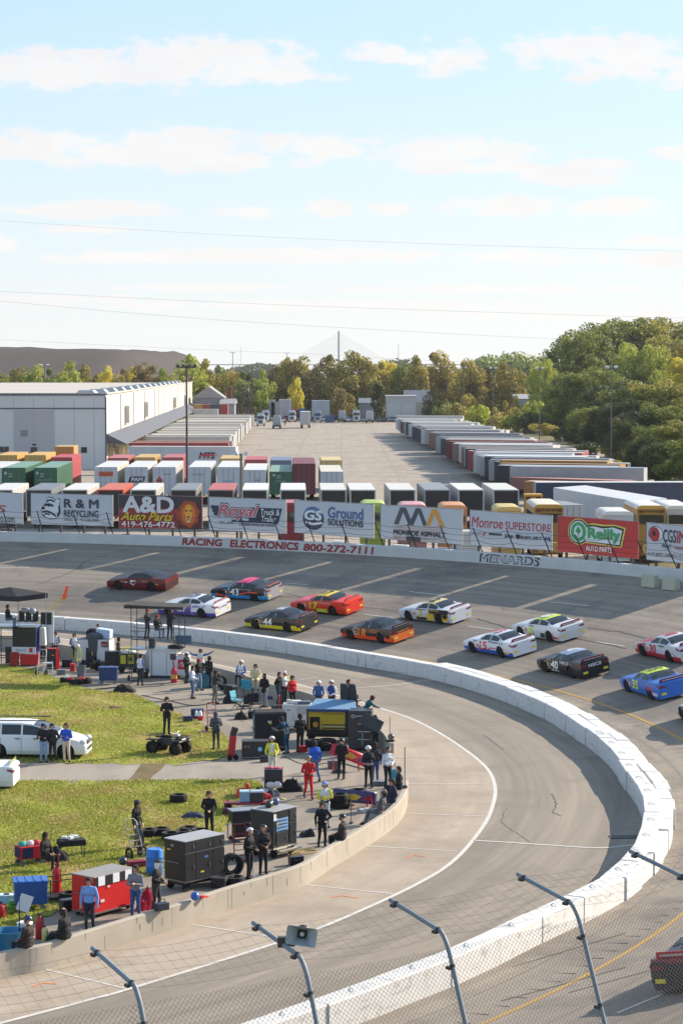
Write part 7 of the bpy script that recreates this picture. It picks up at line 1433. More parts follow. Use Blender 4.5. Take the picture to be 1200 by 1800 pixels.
def bottle(name, label, px, py, h, r, col, cat='gas bottle', neck=(60, 60, 62), z=0.0, col2=None):
	t = thing(name, label, cat, at(px, py, z)); part(MB().lathe([(r * .9, 0), (r, .03), (r, h * .72), (r * .75, h * .82), (r * .35, h * .88), (r * .3, h * .9)], 14), 'cylinder', col, t, 'plastic', smooth=50)
	part(MB().cyl((0, 0, h * .9), (0, 0, h * .97), r * .28, n=8).box((0, -.02, h * .98), (r * .9, .05, .05)).tube([(0, -.03, h * .97), (r * .9, -.05, h * .8), (r * 1.15, -.04, h * .4)], .014), 'valve', neck, t)
	if col2: part(MB().lathe([(r + .004, h * .25), (r + .004, h * .5)], 14), 'label_band', col2, t)
	return t
def heap(name, label, px, py, w, d, h, col, cat, seed, rz=0, z=0.0, kind='cloth', group=None):
	"""a soft bag, tarp or cover lying on the ground"""
	g = np.random.default_rng(seed); b = MB(); nx_, ny_ = 14, 10; vs = []
	for j in range(ny_ + 1):
		for i in range(nx_ + 1):
			u, v = 2 * i / nx_ - 1, 2 * j / ny_ - 1; e = max(0, (1 - abs(u) ** 3) * (1 - abs(v) ** 3)); vs.append((u * w / 2, v * d / 2, h * e ** .45 * (1 + g.normal(0, .13)) * (.8 + .2 * math.sin(u * 3 + seed)) if e > 0 else 0))
	b.add(vs, [(j * (nx_ + 1) + i, j * (nx_ + 1) + i + 1, (j + 1) * (nx_ + 1) + i + 1, (j + 1) * (nx_ + 1) + i) for j in range(ny_) for i in range(nx_)])
	p = at(px, py, z); o = b.build(name, C(col, kind), None, p, R_(rz), smooth=60); return tag(o, label, cat, group)
def box_on(name, label, px, py, dims, col, cat, z=0.0, rz=0, lid=None, kind='plastic', grip=True, group=None):
	t = thing(name, label, cat, at(px, py, z), R_(rz), group); w, d, h = dims
	part(MB().box((0, 0, h / 2), dims, tx=1.04, ty=1.04), 'body', col, t, kind, bevel=.03); part(MB().box((0, 0, h + .025), (w * 1.06, d * 1.06, .05)), 'lid', lid or col, t, kind, bevel=.02)
	if grip: part(MB().tube([(-w * .25, -d / 2 - .03, h * .7), (-w * .25, -d / 2 - .07, h * .75), (w * .25, -d / 2 - .07, h * .75), (w * .25, -d / 2 - .03, h * .7)], .015), 'handle', (60, 60, 62), t)
	return t
# ---- big carts along the lower pit wall
t = cart('tool_cart', 'large black cabinet on wheels with grey top, beside the blue barrel', 342, 1558, 1.85, 1.0, 1.72, 48, (30, 31, 34), (176, 178, 182), [(0, .26, .72, .98, (32, 33, 36), 'door'), (.26, .70, .72, .98, (32, 33, 36), 'door'), (.70, 1, .72, .98, (32, 33, 36), 'door'), (0, .26, .02, .68, (30, 31, 34), 'door'), (.26, .70, .02, .68, (30, 31, 34), 'door'), (.70, 1, .02, .68, (30, 31, 34), 'door')], z0=.34, wr=.17)
part(MB().box((0, -.512, 1.32), (1.85, .012, .02)), 'steel_strip', (170, 172, 176), t, 'metal'); part(MB().box((0, 0, .26), (1.7, .8, .10)), 'trolley', (40, 40, 42), t)
t = cart('tool_cart', 'red cabinet with grey lid and white sheets taped to its black band', 182, 1602, 1.85, 1.02, 1.32, 52, (196, 26, 26), (160, 156, 150), [(0.0, 1, .74, .99, (34, 34, 38), 'band')], z0=.14, wr=.1)
for u in (-.62, .05, .62): part(MB().box((u, -.535, 1.18), (.30, .008, .30)), 'paper_sheet', (226, 228, 232), t)
part(MB().box((-.35, 0, 1.338), (.9, .05, .012), rz=.5).box((-.1, .12, 1.338), (.9, .04, .012), rz=.42), 'stripe', (206, 206, 208), t)
t = cart('tool_cart', 'black cabinet with a stack of pale blue drawers and grey top', 481, 1502, 1.35, 1.05, 1.70, 53, (40, 41, 44), (170, 172, 174), [(.12, .62, .45 + .09 * k, .53 + .09 * k, (110, 160, 206), 'drawer') for k in range(4)] + [(.12, .62, .08, .43, (46, 47, 50), 'door'), (.68, .98, .08, .62, (38, 39, 42), 'door'), (.12, .62, .82, .99, (20, 21, 24), 'recess'), (.68, .98, .66, .98, (38, 39, 42), 'door')], z0=.34, wr=.19)
part(MB().box((-.55, -.535, 1.5), (.22, .01, .24)), 'paper_sheet', (220, 222, 224), t); part(MB().box((.1, -.62, .25), (1.2, .25, .06)), 'step_plate', (190, 184, 170), t, 'metal')
for k, (x, y, c) in enumerate([(-.15, .1, (40, 40, 44)), (.05, .2, (34, 34, 36)), (.45, .25, (70, 96, 130))]):
	p = t.location + Matrix.Rotation(R_(53), 3, 'Z') @ Vector((x, y, 1.72)); o = MB().ell((0, 0, .12), (.14, .16, .14), 12, 8).build('helmet', C(c, 'plastic'), None, p, smooth=60); tag(o, ['dark helmet at the left on the drawer cabinet', 'dark cap lying in the middle of the drawer cabinet top', 'blue grey helmet at the far corner of the drawer cabinet'][k], 'helmet')
t = thing('generator', 'small black generator on a tube frame left of the drawer cabinet', 'generator', at(424, 1478), R_(20)); part(MB().box((0, 0, .95), (.85, .6, .42)), 'tank', (38, 39, 42), t, bevel=.04); part(MB().box((0, 0, 1.18), (.9, .66, .04)), 'top', (130, 138, 150), t, 'dirty')
part(MB().box((0, 0, .42), (.62, .45, .5)).cyl((.1, -.25, .45), (.1, .25, .45), .17, n=12), 'engine', (30, 30, 32), t, bevel=.03); b = MB()
for x in (-.42, .42):
	for y in (-.3, .3): b.cyl((x, y, .05), (x, y, .75), .02, n=6)
	b.cyl((x, -.3, .1), (x, .3, .1), .02, n=6).cyl((x, -.3, .72), (x, .3, .72), .02, n=6)
for y in (-.3, .3): b.cyl((-.42, y, .1), (.42, y, .1), .02, n=6).cyl((-.42, y, .72), (.42, y, .72), .02, n=6)
part(b, 'frame', (58, 58, 62), t); caster(t, [(-.35, -.2), (.35, -.2), (-.35, .2), (.35, .2)], .08)
# barrel
t = thing('barrel', 'bright blue plastic barrel between the hand truck and the black cabinet', 'barrel', at(272, 1536)); part(MB().lathe([(.27, 0), (.29, .05), (.295, .28), (.305, .30), (.295, .32), (.295, .60), (.305, .62), (.295, .64), (.29, .84), (.27, .88)], 20), 'drum', (40, 120, 206), t, 'plastic', smooth=45); part(MB().lathe([(.001, .86), (.25, .87), (.25, .885), (.27, .885)], 20).cyl((.12, .1, .87), (.12, .1, .90), .03), 'lid', (60, 130, 210), t, 'plastic')
# wheels and tyres
tyre_obj('upright wide race tyre with pale sidewall lettering beside the black cabinet', 408, 1540, .02, False, .40, .34, None, 30)
t = tyre_obj('dark tyre lying flat under the upright tyre', 412, 1556, 0, True, .36, .3, None); tyre_obj('dark tyre lying flat half behind the upright tyre', 396, 1552, 0, True, .36, .3, None)
for k, (x, y) in enumerate([(262, 1470), (283, 1468), (300, 1476), (322, 1472), (332, 1466), (345, 1478), (352, 1470), (312, 1484)]): tyre_obj('black tyre in the row on the grass behind the black cabinet', x, y, .03, True, .34, .28, 'tyres in the row behind the black cabinet')
tyre_obj('single tyre lying alone on the lower grass', 314, 1410, .03, True, .36, .32, None)
for k, (x, y, z) in enumerate([(595, 1408, 0), (595, 1404, .29), (628, 1400, 0), (628, 1396, .29), (597, 1420, 0)][:5]): tyre_obj(['bottom tyre of the left pile by the blue red nose panel', 'top tyre of the left pile by the blue red nose panel', 'bottom tyre of the right pile behind the blue red nose panel', 'top tyre of the right pile behind the blue red nose panel', 'tyre lying in front of the left pile'][k], x, y if z == 0 else y + 4, z, True, .40, .29, None)
for k, (x, y, z) in enumerate([(552, 1312, 0), (552, 1312, .3), (568, 1318, 0), (575, 1310, 0)]): tyre_obj(['lower tyre of the pile under the yellow and black cart', 'upper tyre of the pile under the yellow and black cart', 'tyre beside the pile under the yellow and black cart', 'tyre right of the pile under the yellow and black cart'][k], x, y, z, True, .40, .3, None)
for k, (x, y) in enumerate([(117, 1200), (134, 1203), (150, 1201)]): tyre_obj(['left tyre lying by the small grey bin', 'middle tyre lying by the small grey bin', 'right tyre lying by the small grey bin'][k], x, y, 0, True, .36, .3, None)
for k, (x, y, z) in enumerate([(398, 1212, 0), (388, 1208, 0)]): tyre_obj(['tyre at the pit wall behind the photographer', 'tyre left of the photographer at the pit wall'][k], x, y, z, k == 0, .34, .28, None, 20)
# bins on casters
def bin_on_casters(label, px, py, w, d, h, col, rz=0):
	t = thing('wheeled_bin', label, 'bin', at(px, py), R_(rz)); b = MB().box((0, 0, .22 + h / 2), (w, d, h), tx=1.05, ty=1.05)
	for k in range(4): b.box((-w / 2 + w * (k + .5) / 4, -d / 2 - .015, .22 + h * .5), (.05, .04, h * .8))
	part(b, 'tub', col, t, 'plastic', bevel=.02); lid = MB().box((0, 0, .25 + h), (w * 1.1, d * 1.1, .06))
	for k in range(4): lid.box((-w / 2 + w * (k + .5) / 4, 0, .29 + h), (.06, d, .03))
	part(lid, 'lid', tuple(min(255, int(c * 1.15)) for c in col), t, 'plastic', bevel=.015); caster(t, [(sx_ * w * .38, sy_ * d * .36) for sx_ in (-1, 1) for sy_ in (-1, 1)], .10, (120, 120, 122))
bin_on_casters('blue plastic bin on casters at the grass edge near the red cabinet', 54, 1598, 1.02, .75, .72, (30, 82, 150), 12)
bin_on_casters('dark blue bin on casters beside the white pit cart', 191, 1202, .98, .6, .68, (34, 60, 110), 0)
# grass side: table, wagon, bottles
t = thing('table', 'low table under a black cloth on the grass', 'table', at(126, 1508), R_(18)); part(MB().box((0, 0, .58), (1.0, .6, .22), tx=.97, ty=.95), 'cloth_cover', (30, 32, 38), t, 'cloth', bevel=.04)
for x in (-.42, .42):
	for y in (-.22, .22): part(MB().cyl((x, y, 0), (x, y, .5), .018, n=6), 'leg', (60, 60, 62), t)
for k, (x, y, c) in enumerate([(-.25, .05, (220, 220, 216)), (-.05, -.08, (206, 206, 204)), (.18, .08, (226, 224, 220)), (.05, .15, (196, 200, 206))]):
	p = t.location + Matrix.Rotation(R_(18), 3, 'Z') @ Vector((x, y, .70)); o = MB().box((0, 0, .05), (.22, .17, .10), rz=k, tx=.8).build('food_container', C(c, 'plastic'), None, p, bevel=.015); tag(o, 'white food container on the black covered table', 'container', 'containers on the covered table')
heap('folded_cover', 'black folded cover between the seated person and the table', 100, 1512, .9, .6, .42, (28, 30, 36), 'cover', 8, 10, .03)
t = thing('pull_wagon', 'red folding wagon full of bags on the grass', 'wagon', at(54, 1520), R_(30)); part(MB().box((0, 0, .48), (.95, .5, .45), tx=1.03, ty=1.03), 'basket', (196, 32, 48), t, 'cloth', bevel=.02); part(MB().box((-.49, 0, .5), (.02, .46, .36)).box((-.2, -.265, .48), (.4, .012, .36)), 'side_pocket', (36, 44, 84), t, 'cloth')
caster(t, [(-.38, -.22), (.38, -.22), (-.38, .22), (.38, .22)], .11, (110, 110, 112)); part(MB().tube([(.5, 0, .35), (.8, 0, .9), (.82, .06, 1.0), (.82, -.06, 1.0)], .015), 'pull_handle', (40, 40, 42), t)
for k, (x, c) in enumerate([(-.3, (60, 150, 140)), (0, (206, 190, 196)), (.25, (180, 60, 70))]):
	p = t.location + Matrix.Rotation(R_(30), 3, 'Z') @ Vector((x, 0, .66)); o = MB().ell((0, 0, .08), (.16, .18, .14), 10, 7).build('bag', C(c, 'cloth'), None, p, smooth=60); tag(o, ['turquoise bag in the red wagon', 'pale bag in the middle of the red wagon', 'red bag in the red wagon'][k], 'bag')
bottle('gas_bottle', 'tall red gas bottle standing on the grass behind the black rack', 100, 1572, 1.05, .15, (196, 24, 44), neck=(150, 44, 44)); o = MB().cyl((0, 0, 0), (0, 0, 1.3), .03, n=6).ell((0, 0, 1.32), .06).build('pole', C((120, 50, 46)), None, at(104, 1572)); tag(o, 'thin reddish pole standing against the gas bottle', 'pole')
t = thing('tube_rack', 'black tube rack holding tyres and canisters by the red cabinet', 'rack', at(112, 1580), R_(30)); b = MB()
for x in (-.6, .6):
	for y in (-.35, .35): b.cyl((x, y, 0), (x, y, .75), .02, n=6)
for z in (.1, .72):
	for s_ in (-1, 1): b.cyl((-.6, s_ * .35, z), (.6, s_ * .35, z), .02, n=6).cyl((s_ * .6, -.35, z), (s_ * .6, .35, z), .02, n=6)
part(b, 'frame', (34, 34, 36), t); part(MB().box((0, 0, .14), (1.15, .65, .03)), 'shelf', (40, 40, 42), t)
tyre_obj('small dark tyre in the black tube rack', 122, 1584, .02, True, .34, .3, None)
for k, x in enumerate((6, 18)): box_on('water_pack', ['plastic wrapped pack of water bottles at the left picture edge', 'plastic wrapped pack of water bottles beside the blue bin'][k], x, 1588, (.42, .32, .26), (150, 190, 220), 'water pack', .03, 10, (200, 220, 232), grip=False)
box_on('crate', 'green crate behind the blue bin', 27, 1596, (.35, .3, .22), (110, 170, 70), 'crate', .03, 0); bottle('fuel_can', 'red fuel can at the left picture edge', 1, 1612, .5, .17, (170, 24, 34), 'fuel can', z=.03)
# by the lower left corner
t = thing('tub', 'round turquoise tub at the lower left against the pit wall', 'tub', at(16, 1668)); part(MB().lathe([(.36, 0), (.46, .55), (.48, .58), (.45, .58), (.42, .52), (.33, .04)], 24, close=False), 'basin', (30, 110, 150), t, 'plastic', smooth=50)
bottle('extinguisher', 'red fire extinguisher between the two people sitting on the lower wall', 70, 1650, .8, .13, (176, 30, 34), 'extinguisher'); bottle('extinguisher', 'silver and yellow bottle beside the lower red extinguisher', 79, 1655, .5, .09, (206, 200, 130), 'bottle')
t = thing('pit_board', 'white pit board on a dark pole at the lower left', 'sign board', at(35, 1664), R_(30)); part(MB().cyl((0, 0, 0), (0, 0, 1.5), .02, n=6), 'pole', (40, 40, 42), t); part(MB().box((.18, 0, 1.32), (.42, .03, .5), rot=Matrix.Rotation(.4, 3, 'Y')), 'board', (206, 210, 212), t)
heap('jack_bag', 'dark bag on the ground between the two sitting people', 95, 1656, .5, .4, .3, (34, 34, 38), 'bag', 21)
o = MB().box((0, 0, .12), (.42, .26, .22)).tube([(-.15, 0, .22), (-.1, 0, .34), (.12, 0, .34), (.15, 0, .22)], .015).build('tool_box', C((36, 44, 56)), None, at(284, 1600, .77), R_(40), bevel=.02); tag(o, 'dark tool box on top of the pit wall beside the white haired person', 'tool box')
o = MB().ell((0, 0, .14), (.14, .16, .145), 14, 10).build('helmet', C((30, 90, 170), 'car'), None, at(343, 1583, .77), smooth=60); tag(o, 'blue helmet resting on the pit wall in front of the black cabinet', 'helmet')
heap('red_rag', 'red rag beside the blue helmet on the pit wall', 358, 1577, .35, .2, .06, (180, 40, 36), 'rag', 3, 40, .77)
t = heap('red_jacket', 'red and blue bag standing behind the quilted jacket person', 255, 1598, .5, .4, .7, (176, 26, 52), 'bag', 31, 40)
o = MB().tube(smoothline([(0, 0, .78), (.03, -.05, .74), (.1, -.13, .45), (.02, -.2, .2), (.3, -.3, .02), (.75, -.2, .02), (1.0, .1, .02)], 5), .014, 5).build('air_hose', C((130, 104, 80), 'rubber'), None, at(146, 1640), 0, smooth=50); tag(o, 'brown hose hanging over the face of the pit wall', 'hose')
o = MB().tube(smoothline([(-1.2, .3, .03), (-.5, .45, .03), (0, .2, .03), (.4, .35, .03), (.75, .1, .03), (.3, -.1, .03), (-.4, .1, .03), (.2, .55, .03), (.9, .5, .03)], 6), .018, 5).build('air_hose', C((176, 146, 60), 'rubber'), None, at(532, 1502), R_(40), smooth=50); tag(o, 'yellow hose coiled on the asphalt below the slim person in black', 'hose')
o = MB().box((0, 0, .05), (.5, .2, .06)).tube([(0, 0, .06), (.05, .3, 1.1), (.06, .36, 1.35)], .02).cyl((-.2, -.12, .05), (-.2, .12, .05), .05).cyl((.2, -.12, .05), (.2, .12, .05), .05).build('floor_jack', C((176, 180, 184), 'metal'), None, at(446, 1544), R_(35)); tag(o, 'silver floor jack with an upright handle at the white helmet crew member', 'jack')
hand_truck('silver hand truck with drilled side plates on the grass', 243, 1510, 40, (150, 146, 136), 1.35, .5, 22, .22)
t = bottle('gas_bottle', 'dark gas bottle strapped to the silver hand truck', 247, 1505, 1.15, .12, (70, 70, 72)); box_on('tool_box', 'dark red tool box on the grass below the silver hand truck', 240, 1524, (.62, .3, .18), (130, 26, 50), 'tool box', .03, 25)
o = MB().ell((0, 0, .15), (.15, .17, .15), 14, 10).build('helmet', C((50, 58, 70), 'car'), None, at(217, 1521, .03), smooth=60); tag(o, 'dark blue helmet on the grass left of the silver hand truck', 'helmet')
hand_truck('red tube frame standing behind the white helmet crew member', 424, 1512, 20, (170, 26, 40), 1.2, .5, 10, .13)
heap('tarp', 'dark blue grey tarp on the grass behind the tyre row', 340, 1437, .95, .45, .22, (52, 60, 84), 'tarp', 14, 0, .03)
# red wagon with coolers, bags near the middle
t = thing('flat_wagon', 'long flat red wagon carrying two coolers', 'wagon', at(432, 1424), R_(6)); part(MB().box((0, 0, .3), (1.75, .5, .08)), 'deck', (150, 28, 44), t, bevel=.02); caster(t, [(-.7, -.26), (.75, -.26), (-.7, .26), (.75, .26)], .15)
for k, (x, w_, c, l_) in enumerate([(-.02, .42, (120, 160, 190), (170, 200, 216)), (.42, .55, (44, 46, 54), (160, 176, 190))]):
	p = t.location + Vector((x, .05, .34)); o2 = thing('cooler', ['small pale blue cooler on the flat red wagon', 'black cooler with pale lid on the flat red wagon'][k], 'cooler', p, R_(6)); part(MB().box((0, 0, .19), (w_, .38, .38)), 'body', c, o2, 'plastic', bevel=.03); part(MB().box((0, 0, .41), (w_ + .04, .42, .07)), 'lid', l_, o2, 'plastic', bevel=.02)
heap('duffel_bag', 'dark red bag at the left end of the flat red wagon', 404, 1432, .6, .4, .34, (70, 34, 44), 'bag', 17, 0, .02)
t = thing('plastic_chair', 'red plastic seat and lid tipped over on the grass edge', 'seat', at(428, 1403), R_(20)); part(MB().box((-.1, 0, .22), (.45, .4, .44), tx=.7, ty=.7), 'seat_bucket', (200, 26, 40), t, 'plastic', bevel=.1); part(MB().box((.22, .05, .32), (.10, .42, .62), rot=Matrix.Rotation(-.3, 3, 'Y')), 'backrest', (200, 26, 40), t, 'plastic', bevel=.05)
for k, (x, y, c, lab) in enumerate([(455, 1400, (34, 50, 52), 'dark green bag by the tipped red seat'), (466, 1404, (150, 30, 40), 'small red bag among the dark bags by the red seat'), (480, 1400, (44, 58, 70), 'blue grey bag among the dark bags by the red seat'), (470, 1394, (200, 206, 210), 'white helmet bag among the dark bags by the red seat')]): heap('bag', lab, x, y, .5, .4, .34, c, 'bag', 40 + k, 20 * k)
heap('duffel_bag', 'large black duffel bag on the asphalt beside the small black cart', 512, 1390, 1.05, .5, .48, (26, 26, 30), 'bag', 52, 0)
heap('glove', 'yellow work glove lying on the asphalt', 496, 1405, .34, .14, .06, (196, 180, 120), 'glove', 53)
t = cart('tool_cart', 'small black cart with white and red bags pushed by the yellow sleeved crew member', 481, 1393, .75, .55, .98, 0, (34, 36, 42), (70, 60, 70), [(0, 1, .45, .98, (44, 48, 58), 'panel')], z0=.25, wr=.09)
part(MB().ell((-.12, -.26, .36), (.2, .12, .14)).ell((.16, -.26, .38), (.18, .12, .15)), 'bag', (214, 212, 212), t, 'cloth', smooth=60); part(MB().ell((-.12, 0, 1.02), (.2, .16, .06)).ell((.15, 0, 1.02), (.18, .16, .05)), 'rag_pile', (180, 70, 90), t, 'cloth', smooth=60)
# black carts and the yellow and black pit cart in the middle
t = cart('tool_cart', 'tall cart under a black cover with a teal end panel', 474, 1318, 1.45, 1.15, 1.75, 8, (36, 36, 38), (70, 72, 74), [], z0=.2, wr=.12, kind='cloth'); part(MB().box((-.735, 0, .98), (.012, .8, 1.3)), 'end_panel', (30, 96, 124), t); part(MB().box((0, 0, 1.78), (1.5, 1.2, .10), tx=.92, ty=.9), 'cover', (46, 46, 48), t, 'cloth', bevel=.03)
heap('hood_bag', 'black bag on the covered cart being pulled by the teal crew member', 488, 1290, .7, .5, .28, (26, 26, 28), 'bag', 61, 0, 1.80)
t = cart('equipment_case', 'black equipment case with a round blue sticker at the grass corner', 449, 1332, 1.2, .7, .78, 0, (36, 38, 42), (60, 62, 66), [], z0=.05, cat='case', handle=False); part(MB().cyl((.22, -.355, .45), (.22, -.37, .45), .10, n=16), 'round_sticker', (120, 190, 226), t)
t = thing('folded_chair', 'red and black folded creeper standing upright at the grass corner', 'creeper', at(408, 1336), R_(25)); part(MB().box((0, 0, .62), (.34, .12, 1.0), rot=Matrix.Rotation(.12, 3, 'Y')), 'pad', (170, 24, 40), t, bevel=.05); part(MB().box((.10, 0, 1.28), (.32, .12, .42), rot=Matrix.Rotation(.35, 3, 'Y')), 'headrest', (44, 44, 46), t, bevel=.05); caster(t, [(-.15, -.1), (.15, -.1)], .12)
YB2, KB = (206, 172, 40), (32, 33, 36)
t = thing('pit_cart', 'long yellow and black pit cart with a pale blue sloping cover', 'pit cart', at(592, 1302), R_(-6)); part(MB().box((0, 0, .95), (2.75, 1.15, 1.25)), 'body', KB, t, bevel=.03)
part(MB().box((-.42, -.582, 1.08), (1.72, .012, .92)), 'yellow_panel', YB2, t); part(MB().box((-.98, -.592, .92), (.48, .014, .58)), 'black_cabinet', (24, 24, 26), t); part(MB().cyl((-.95, -.60, .85), (-.95, -.615, .85), .13, n=16), 'round_emblem', (206, 140, 40), t); part(MB().box((-.1, -.592, .84), (1.1, .012, .05)).box((-.1, -.592, .68), (1.1, .012, .05)), 'black_stripe', (26, 26, 28), t); part(MB().box((-.1, -.600, .77), (1.1, .012, .04)), 'white_stripe', (200, 200, 196), t)
b = MB(); letter(b, 'JOHNS MANVILLE', lambda u, v, q: (-.62 + 1.0 * u, -.592 - q, 1.30 + .10 * v), 0, 1, 0, 1, 0, 0, .02); part(b, 'lettering', (150, 120, 30), t)
part(MB().add([(-1.30, -.70, 1.62), (1.0, -.66, 1.60), (.8, .62, 1.86), (-1.05, .60, 1.92), (-1.30, -.70, 1.58), (1.0, -.66, 1.56), (.8, .62, 1.82), (-1.05, .60, 1.88)], [(0, 1, 2, 3), (7, 6, 5, 4), (0, 4, 5, 1), (1, 5, 6, 2), (2, 6, 7, 3), (3, 7, 4, 0)]), 'sloping_cover', (112, 146, 178), t, 'cloth'); part(MB().box((-.15, -.68, 1.52), (2.3, .05, .10)), 'cover_edge', (40, 60, 110), t)
part(MB().box((-.3, 0, .30), (2.2, 1.0, .10)), 'trolley', (40, 40, 42), t); caster(t, [(-1.2, -.4), (1.2, -.4), (-1.2, .4), (1.2, .4)], .15)
part(MB().box((.92, -.59, .95), (.10, .02, 1.2)), 'upright', (50, 50, 54), t)
t = thing('drawer_cabinet', 'dark cabinet with white edged drawers at the right end of the pit cart', 'cabinet', at(634, 1318), R_(-6)); part(MB().box((0, 0, 1.0), (1.05, .9, 1.75)), 'body', (48, 49, 52), t, bevel=.02)
for k in range(4): o = part(MB().box((.18, -.458, .42 + .36 * k), (.56, .02, .32)), 'drawer', (44, 45, 48), t); part(MB().box((.18, -.475, .56 + .36 * k), (.54, .02, .03)), 'handle', (206, 208, 210), o, 'metal')
part(MB().lathe([(.055, 0), (.08, 0), (.08, .012), (.055, .012)], 14, (-.32, -.452, 1.62), Matrix.Rotation(math.pi / 2, 3, 'X'), close=True), 'emblem', (200, 202, 204), t); b = MB(); letter(b, 'CNC', lambda u, v, q: (-.22 + .25 * u, -.456 - q, 1.58 + .08 * v), 0, 1, 0, 1, 0, 0, .03); part(b, 'lettering', (200, 202, 204), t)
caster(t, [(-.4, -.3), (.4, -.3), (-.4, .3), (.4, .3)], .12)
for k, (dx, dy) in enumerate([(-.55, .5), (-.15, .35)]):
	p = at(626, 1300, 0) + Vector((dx + .1, dy, 1.75)); t = thing('bucket_chair', ['dark bucket seat on the cart, left of the pair below the tilted screen', 'dark bucket seat on the cart, nearer of the pair below the tilted screen'][k], 'seat', p - Vector((0, 0, .02)), R_(150)); part(MB().box((0, 0, .12), (.5, .5, .14)), 'seat', (40, 42, 46), t, bevel=.05); part(MB().box((0, .25, .52), (.48, .12, .80), rot=Matrix.Rotation(-.15, 3, 'X'), tx=.75), 'backrest', (52, 54, 58), t, bevel=.06)
t = thing('monitor', 'large dark flat screen tilted on an arm above the pit cart', 'screen', at(636, 1310, 1.85), R_(-20)); part(MB().box((.42, .0, .98), (.95, .08, .52), rot=Matrix.Rotation(.42, 3, 'Y') @ Matrix.Rotation(-.25, 3, 'X')), 'screen', (34, 38, 42), t, 'plastic', bevel=.02); part(MB().tube([(0, 0, 0), (0, 0, .5), (.2, .03, .85), (.42, .04, .98)], .035), 'arm', (24, 84, 96), t)
t = cart('tool_cart', 'white tool cart with black straps and gear piled on top', 522, 1283, 1.35, .95, 1.25, -4, (206, 206, 204), (190, 192, 194), [(.02, .48, .05, .95, (206, 206, 204), 'door'), (.52, .98, .62, .95, (176, 178, 182), 'door'), (.52, .98, .05, .58, (206, 206, 206), 'door')], z0=.2, wr=.12)
p0 = t.location
for k, (x, y, d_, c, lab) in enumerate([(-.4, 0, (.2, .2, .22), (216, 206, 186), 'cream tub on top of the white tool cart'), (-.05, .1, (.45, .35, .16), (214, 214, 212), 'white box on top of the white tool cart'), (.35, 0, (.6, .45, .14), (90, 96, 104), 'grey case on top of the white tool cart')]): o = MB().box((0, 0, d_[2] / 2), d_).build('gear_box', C(c, 'plastic'), None, p0 + Vector((x, y, 1.28)), bevel=.03); tag(o, lab, 'box')
# nose panels
def nose_panel(label, px, py, z, rz, tilt, c1, c2, c3):
	t = thing('nose_panel', label, 'body panel', at(px, py, z), R_(rz)); q = Matrix.Rotation(R_(tilt), 3, 'Y'); vs = []; n_ = 14
	for i in range(n_ + 1):
		u = -1 + 2 * i / n_
		for j in range(6):
			v = j / 5; vs.append(q @ Vector((u * .88, -.30 * (1 - u * u) * (1 - .3 * v) + .1 * v, .08 + .48 * v - .06 * u * u)))
	fs = [(i * 6 + j, (i + 1) * 6 + j, (i + 1) * 6 + j + 1, i * 6 + j + 1) for i in range(n_) for j in range(5)]; b = MB(); b.add(vs, fs); o = b.build('shell', C(c1, 'car'), t, smooth=60); so = o.modifiers.new('thick', 'SOLIDIFY'); so.thickness = .03
	part(MB().add([q @ Vector((u * .88, -.30 * (1 - u * u) * .82 - .035, .08 + .48 * v)) for u, v in ((-.35, .25), (.1, .2), (.35, .55), (0, .75), (-.3, .65))], [(0, 1, 2, 3, 4)]), 'painted_patch', c2, t); part(MB().add([q @ Vector((u * .88, -.30 * (1 - u * u) * .86 - .03, .08 + .48 * v)) for u, v in ((.4, .2), (.85, .3), (.85, .55), (.45, .5))], [(0, 1, 2, 3)]), 'painted_stripe', c3, t)
	b = MB()
	for x in (-.6, .5): b.cyl((x, .05, .12), (x * 1.05, -.1, -z if z else -.0), .02, n=6).cyl((x, .05, .12), (x * 1.05, .25, -z if z else 0), .02, n=6)
	part(b, 'stand_leg', (170, 30, 40), t)
nose_panel('red race car nose panel with a yellow patch propped on a stand', 610, 1338, .45, 10, 22, (186, 26, 50), (206, 150, 60), (80, 70, 130)); nose_panel('blue and red race car nose panel with a yellow patch lying at the tyre piles', 622, 1412, .12, -5, 4, (60, 52, 100), (216, 170, 50), (176, 36, 60))
def jack_stand(label, px, py):
	t = thing('jack_stand', label, 'jack stand', at(px, py)); b = MB()
	for x, y in ((-.13, -.13), (.13, -.13), (.13, .13), (-.13, .13)): b.cyl((x, y, 0), (x * .3, y * .3, .34), .016, n=6)
	part(b, 'leg_frame', (196, 30, 40), t); part(MB().cyl((0, 0, .3), (0, 0, .44), .03, n=8).box((0, 0, .46), (.14, .06, .03)), 'post', (150, 40, 46), t)
jack_stand('red jack stand left of the blue and red nose panel', 614, 1418); jack_stand('red jack stand right of the blue and red nose panel', 650, 1419)
def pole(name, label, px, py, h, z, col, headb=None, lean=0):
	t = thing(name, label, 'pole' if name != 'broom' else 'broom', at(px, py, z)); part(MB().cyl((0, 0, 0), (lean, 0, h), .018, n=6), 'shaft', col, t)
	if headb: part(MB().box((0, 0, .05), headb[0]), 'head', headb[1], t)
pole('broom', 'thin upright pole with brush head at the open end of the far pit wall', 685, 1304, 1.15, .77, (130, 120, 104), ((.4, .1, .1), (36, 38, 42))); pole('sign_pole', 'tall dark upright pole beside the fair haired person on the wall', 711, 1385, 1.65, .77, (52, 52, 56), ((.2, .2, .1), (60, 60, 62))); pole('sign_pole', 'thin upright pole between the tyres and the lone sitting crew member', 617, 1448, 1.0, 0, (90, 84, 80), ((.16, .16, .04), (60, 60, 62)))
o = MB().ell((0, 0, .13), (.15, .17, .15), 14, 10).build('helmet', C((70, 74, 80), 'car'), None, at(687, 1300, .77), smooth=60); tag(o, 'grey helmet on the end of the far pit wall', 'helmet')
